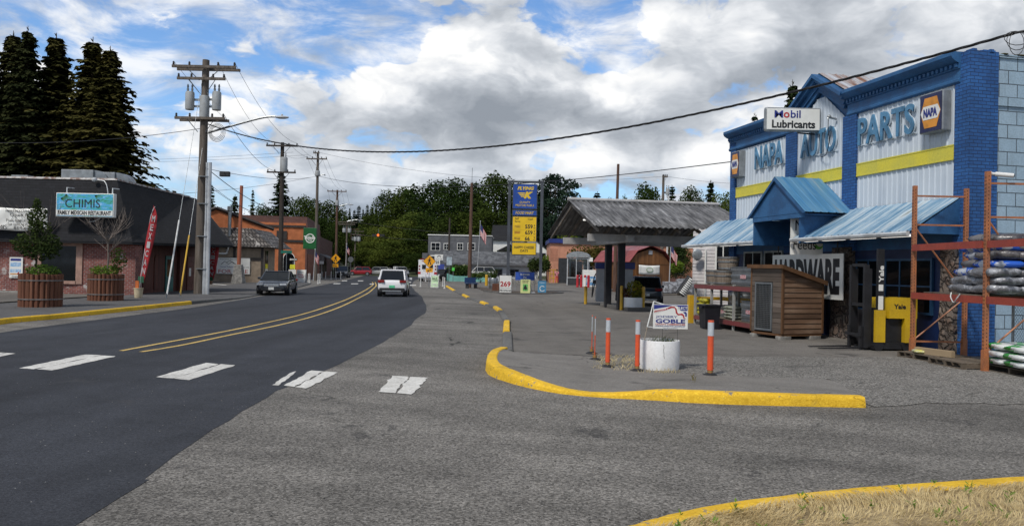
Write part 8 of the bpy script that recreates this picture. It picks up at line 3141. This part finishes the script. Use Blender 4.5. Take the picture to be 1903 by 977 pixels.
tree('decB', 1203, 339, 36, 165, 'airy round tree left of the pole with a box')
tree('firB', 1249, 345, 26, 165, 'thin fir right of the pole with a box')
tree('decD', 1284, 344, 28, 160, 'round tree between the two firs above the canopy')
tree('firA', 1321, 336, 34, 155, 'pointed fir next to the store left end')
tree('decC', 1346, 356, 26, 150, 'bright green tree touching the store left end')
tree('decA', 1160, 362, 12, 220, 'tiny tree tip over the canopy ridge middle')
tree('firA', 1473, 152, 62, 62, 'dark fir tip rising behind the store gable')
tree('firB', 1403, 213, 34, 60, 'tiny fir tip behind the store roof line')

# shrubs and hedges
def shrub(label, px, pyc, hwpx, hhpx, D, m, n=900, ls=.12, group=None, name='shrub'):
    c = PD(px, pyc, D)
    s = D / F
    t = thing(name, label, 'shrub', (c.x, D, 0), 0, group)
    rg = random.Random(int(px))
    mb = MB()
    for k in range(5):
        a = rg.uniform(0, 6.28)
        leafball(mb, (hwpx * s * .45 * math.cos(a), .4 * math.sin(a), c.z + hhpx * s * .3 * rg.uniform(-1, .8)), hwpx * s * .62, hhpx * s * .75, n // 5, ls, rg, .1)
    mb.build('foliage', m, t, fix=False)
    twigs(MB(), (0, 0, 0), 6, max(.5, c.z), rg, .03, .8, 1).build('stems', M_bark, t)
    return t


shrub('round green bush in the turquoise planter', 853, 503, 24, 13, 109.5, M_shrubA, 1500, .16)
shrub('low flowering bush between the flag pole and the keg', 893, 512, 20, 8, 100, M_shrubA, 700, .12)
shrub('dark green bush beside the pink building', 1003, 492, 22, 17, 100, M_shrubD, 1300, .16)
shrub('yellow-green bush behind the walking people', 1020, 486, 18, 16, 116, M_shrubB, 900, .16)
shrub('tall reddish hedge behind the glass shelter', 1098, 474, 42, 26, 106, leaf_mat('reddish_hedge', (.08, .055, .02), (.05, .07, .02), .25, .6), 2600, .18)
shrub('bright green bush right of the wooden shed', 1258, 497, 16, 13, 80, M_shrubB, 900, .13)
shrub('dark foliage above the bush right of the shed', 1256, 470, 18, 22, 92, M_shrubD, 1300, .16)
shrub('small green bush on the roof terrace by the white house', 975 - 20, 463, 18, 5, 150, M_shrubD, 400, .16)
shrub('white flowering bush behind the turquoise planter', 868, 496, 12, 6, 111, leaf_mat('white_blossom', (.55, .55, .50), (.12, .16, .06), .2, 3), 420, .12)

# wooded hill ground
hm = MB()
hm.grid([[(x, y, hill_z(x, y) - .06) for x in range(-420, 421, 40)] for y in (150, 170, 200, 240, 290, 350, 450, 600)])
struct('hill', hm, mat('wooded_hill_floor', (0.03, 0.045, 0.016), .95, scale=.08, col2=(.05, .06, .02), fine=.4))
# far wood: nobody could count these
rg = random.Random(9)
fw = MB()
for k in range(420):
    y = rg.uniform(330, 520)
    x = rg.uniform(-.42, .55) * y
    z0 = hill_z(x, y) - 1
    h = rg.uniform(7, 15)
    r = h * rg.uniform(.16, .26)
    for i in range(26):
        u = i / 26
        a = rg.uniform(0, 6.28)
        rr = r * (1 - u) * rg.uniform(.5, 1.1)
        c = Vector((x + rr * math.cos(a), y + rr * math.sin(a), z0 + h * u))
        d = Vector((math.cos(a), math.sin(a), -.5)) * (r * .5 * (1 - u) + .35)
        s = Vector((-math.sin(a), math.cos(a), 0)) * (r * .32 * (1 - u) + .25)
        fw.poly([c + s, c - s, c + d])
tag(fw.build('far_wood', M_fir, fix=False), 'far wooded ridge beyond the street end', 'wood', kind='stuff')
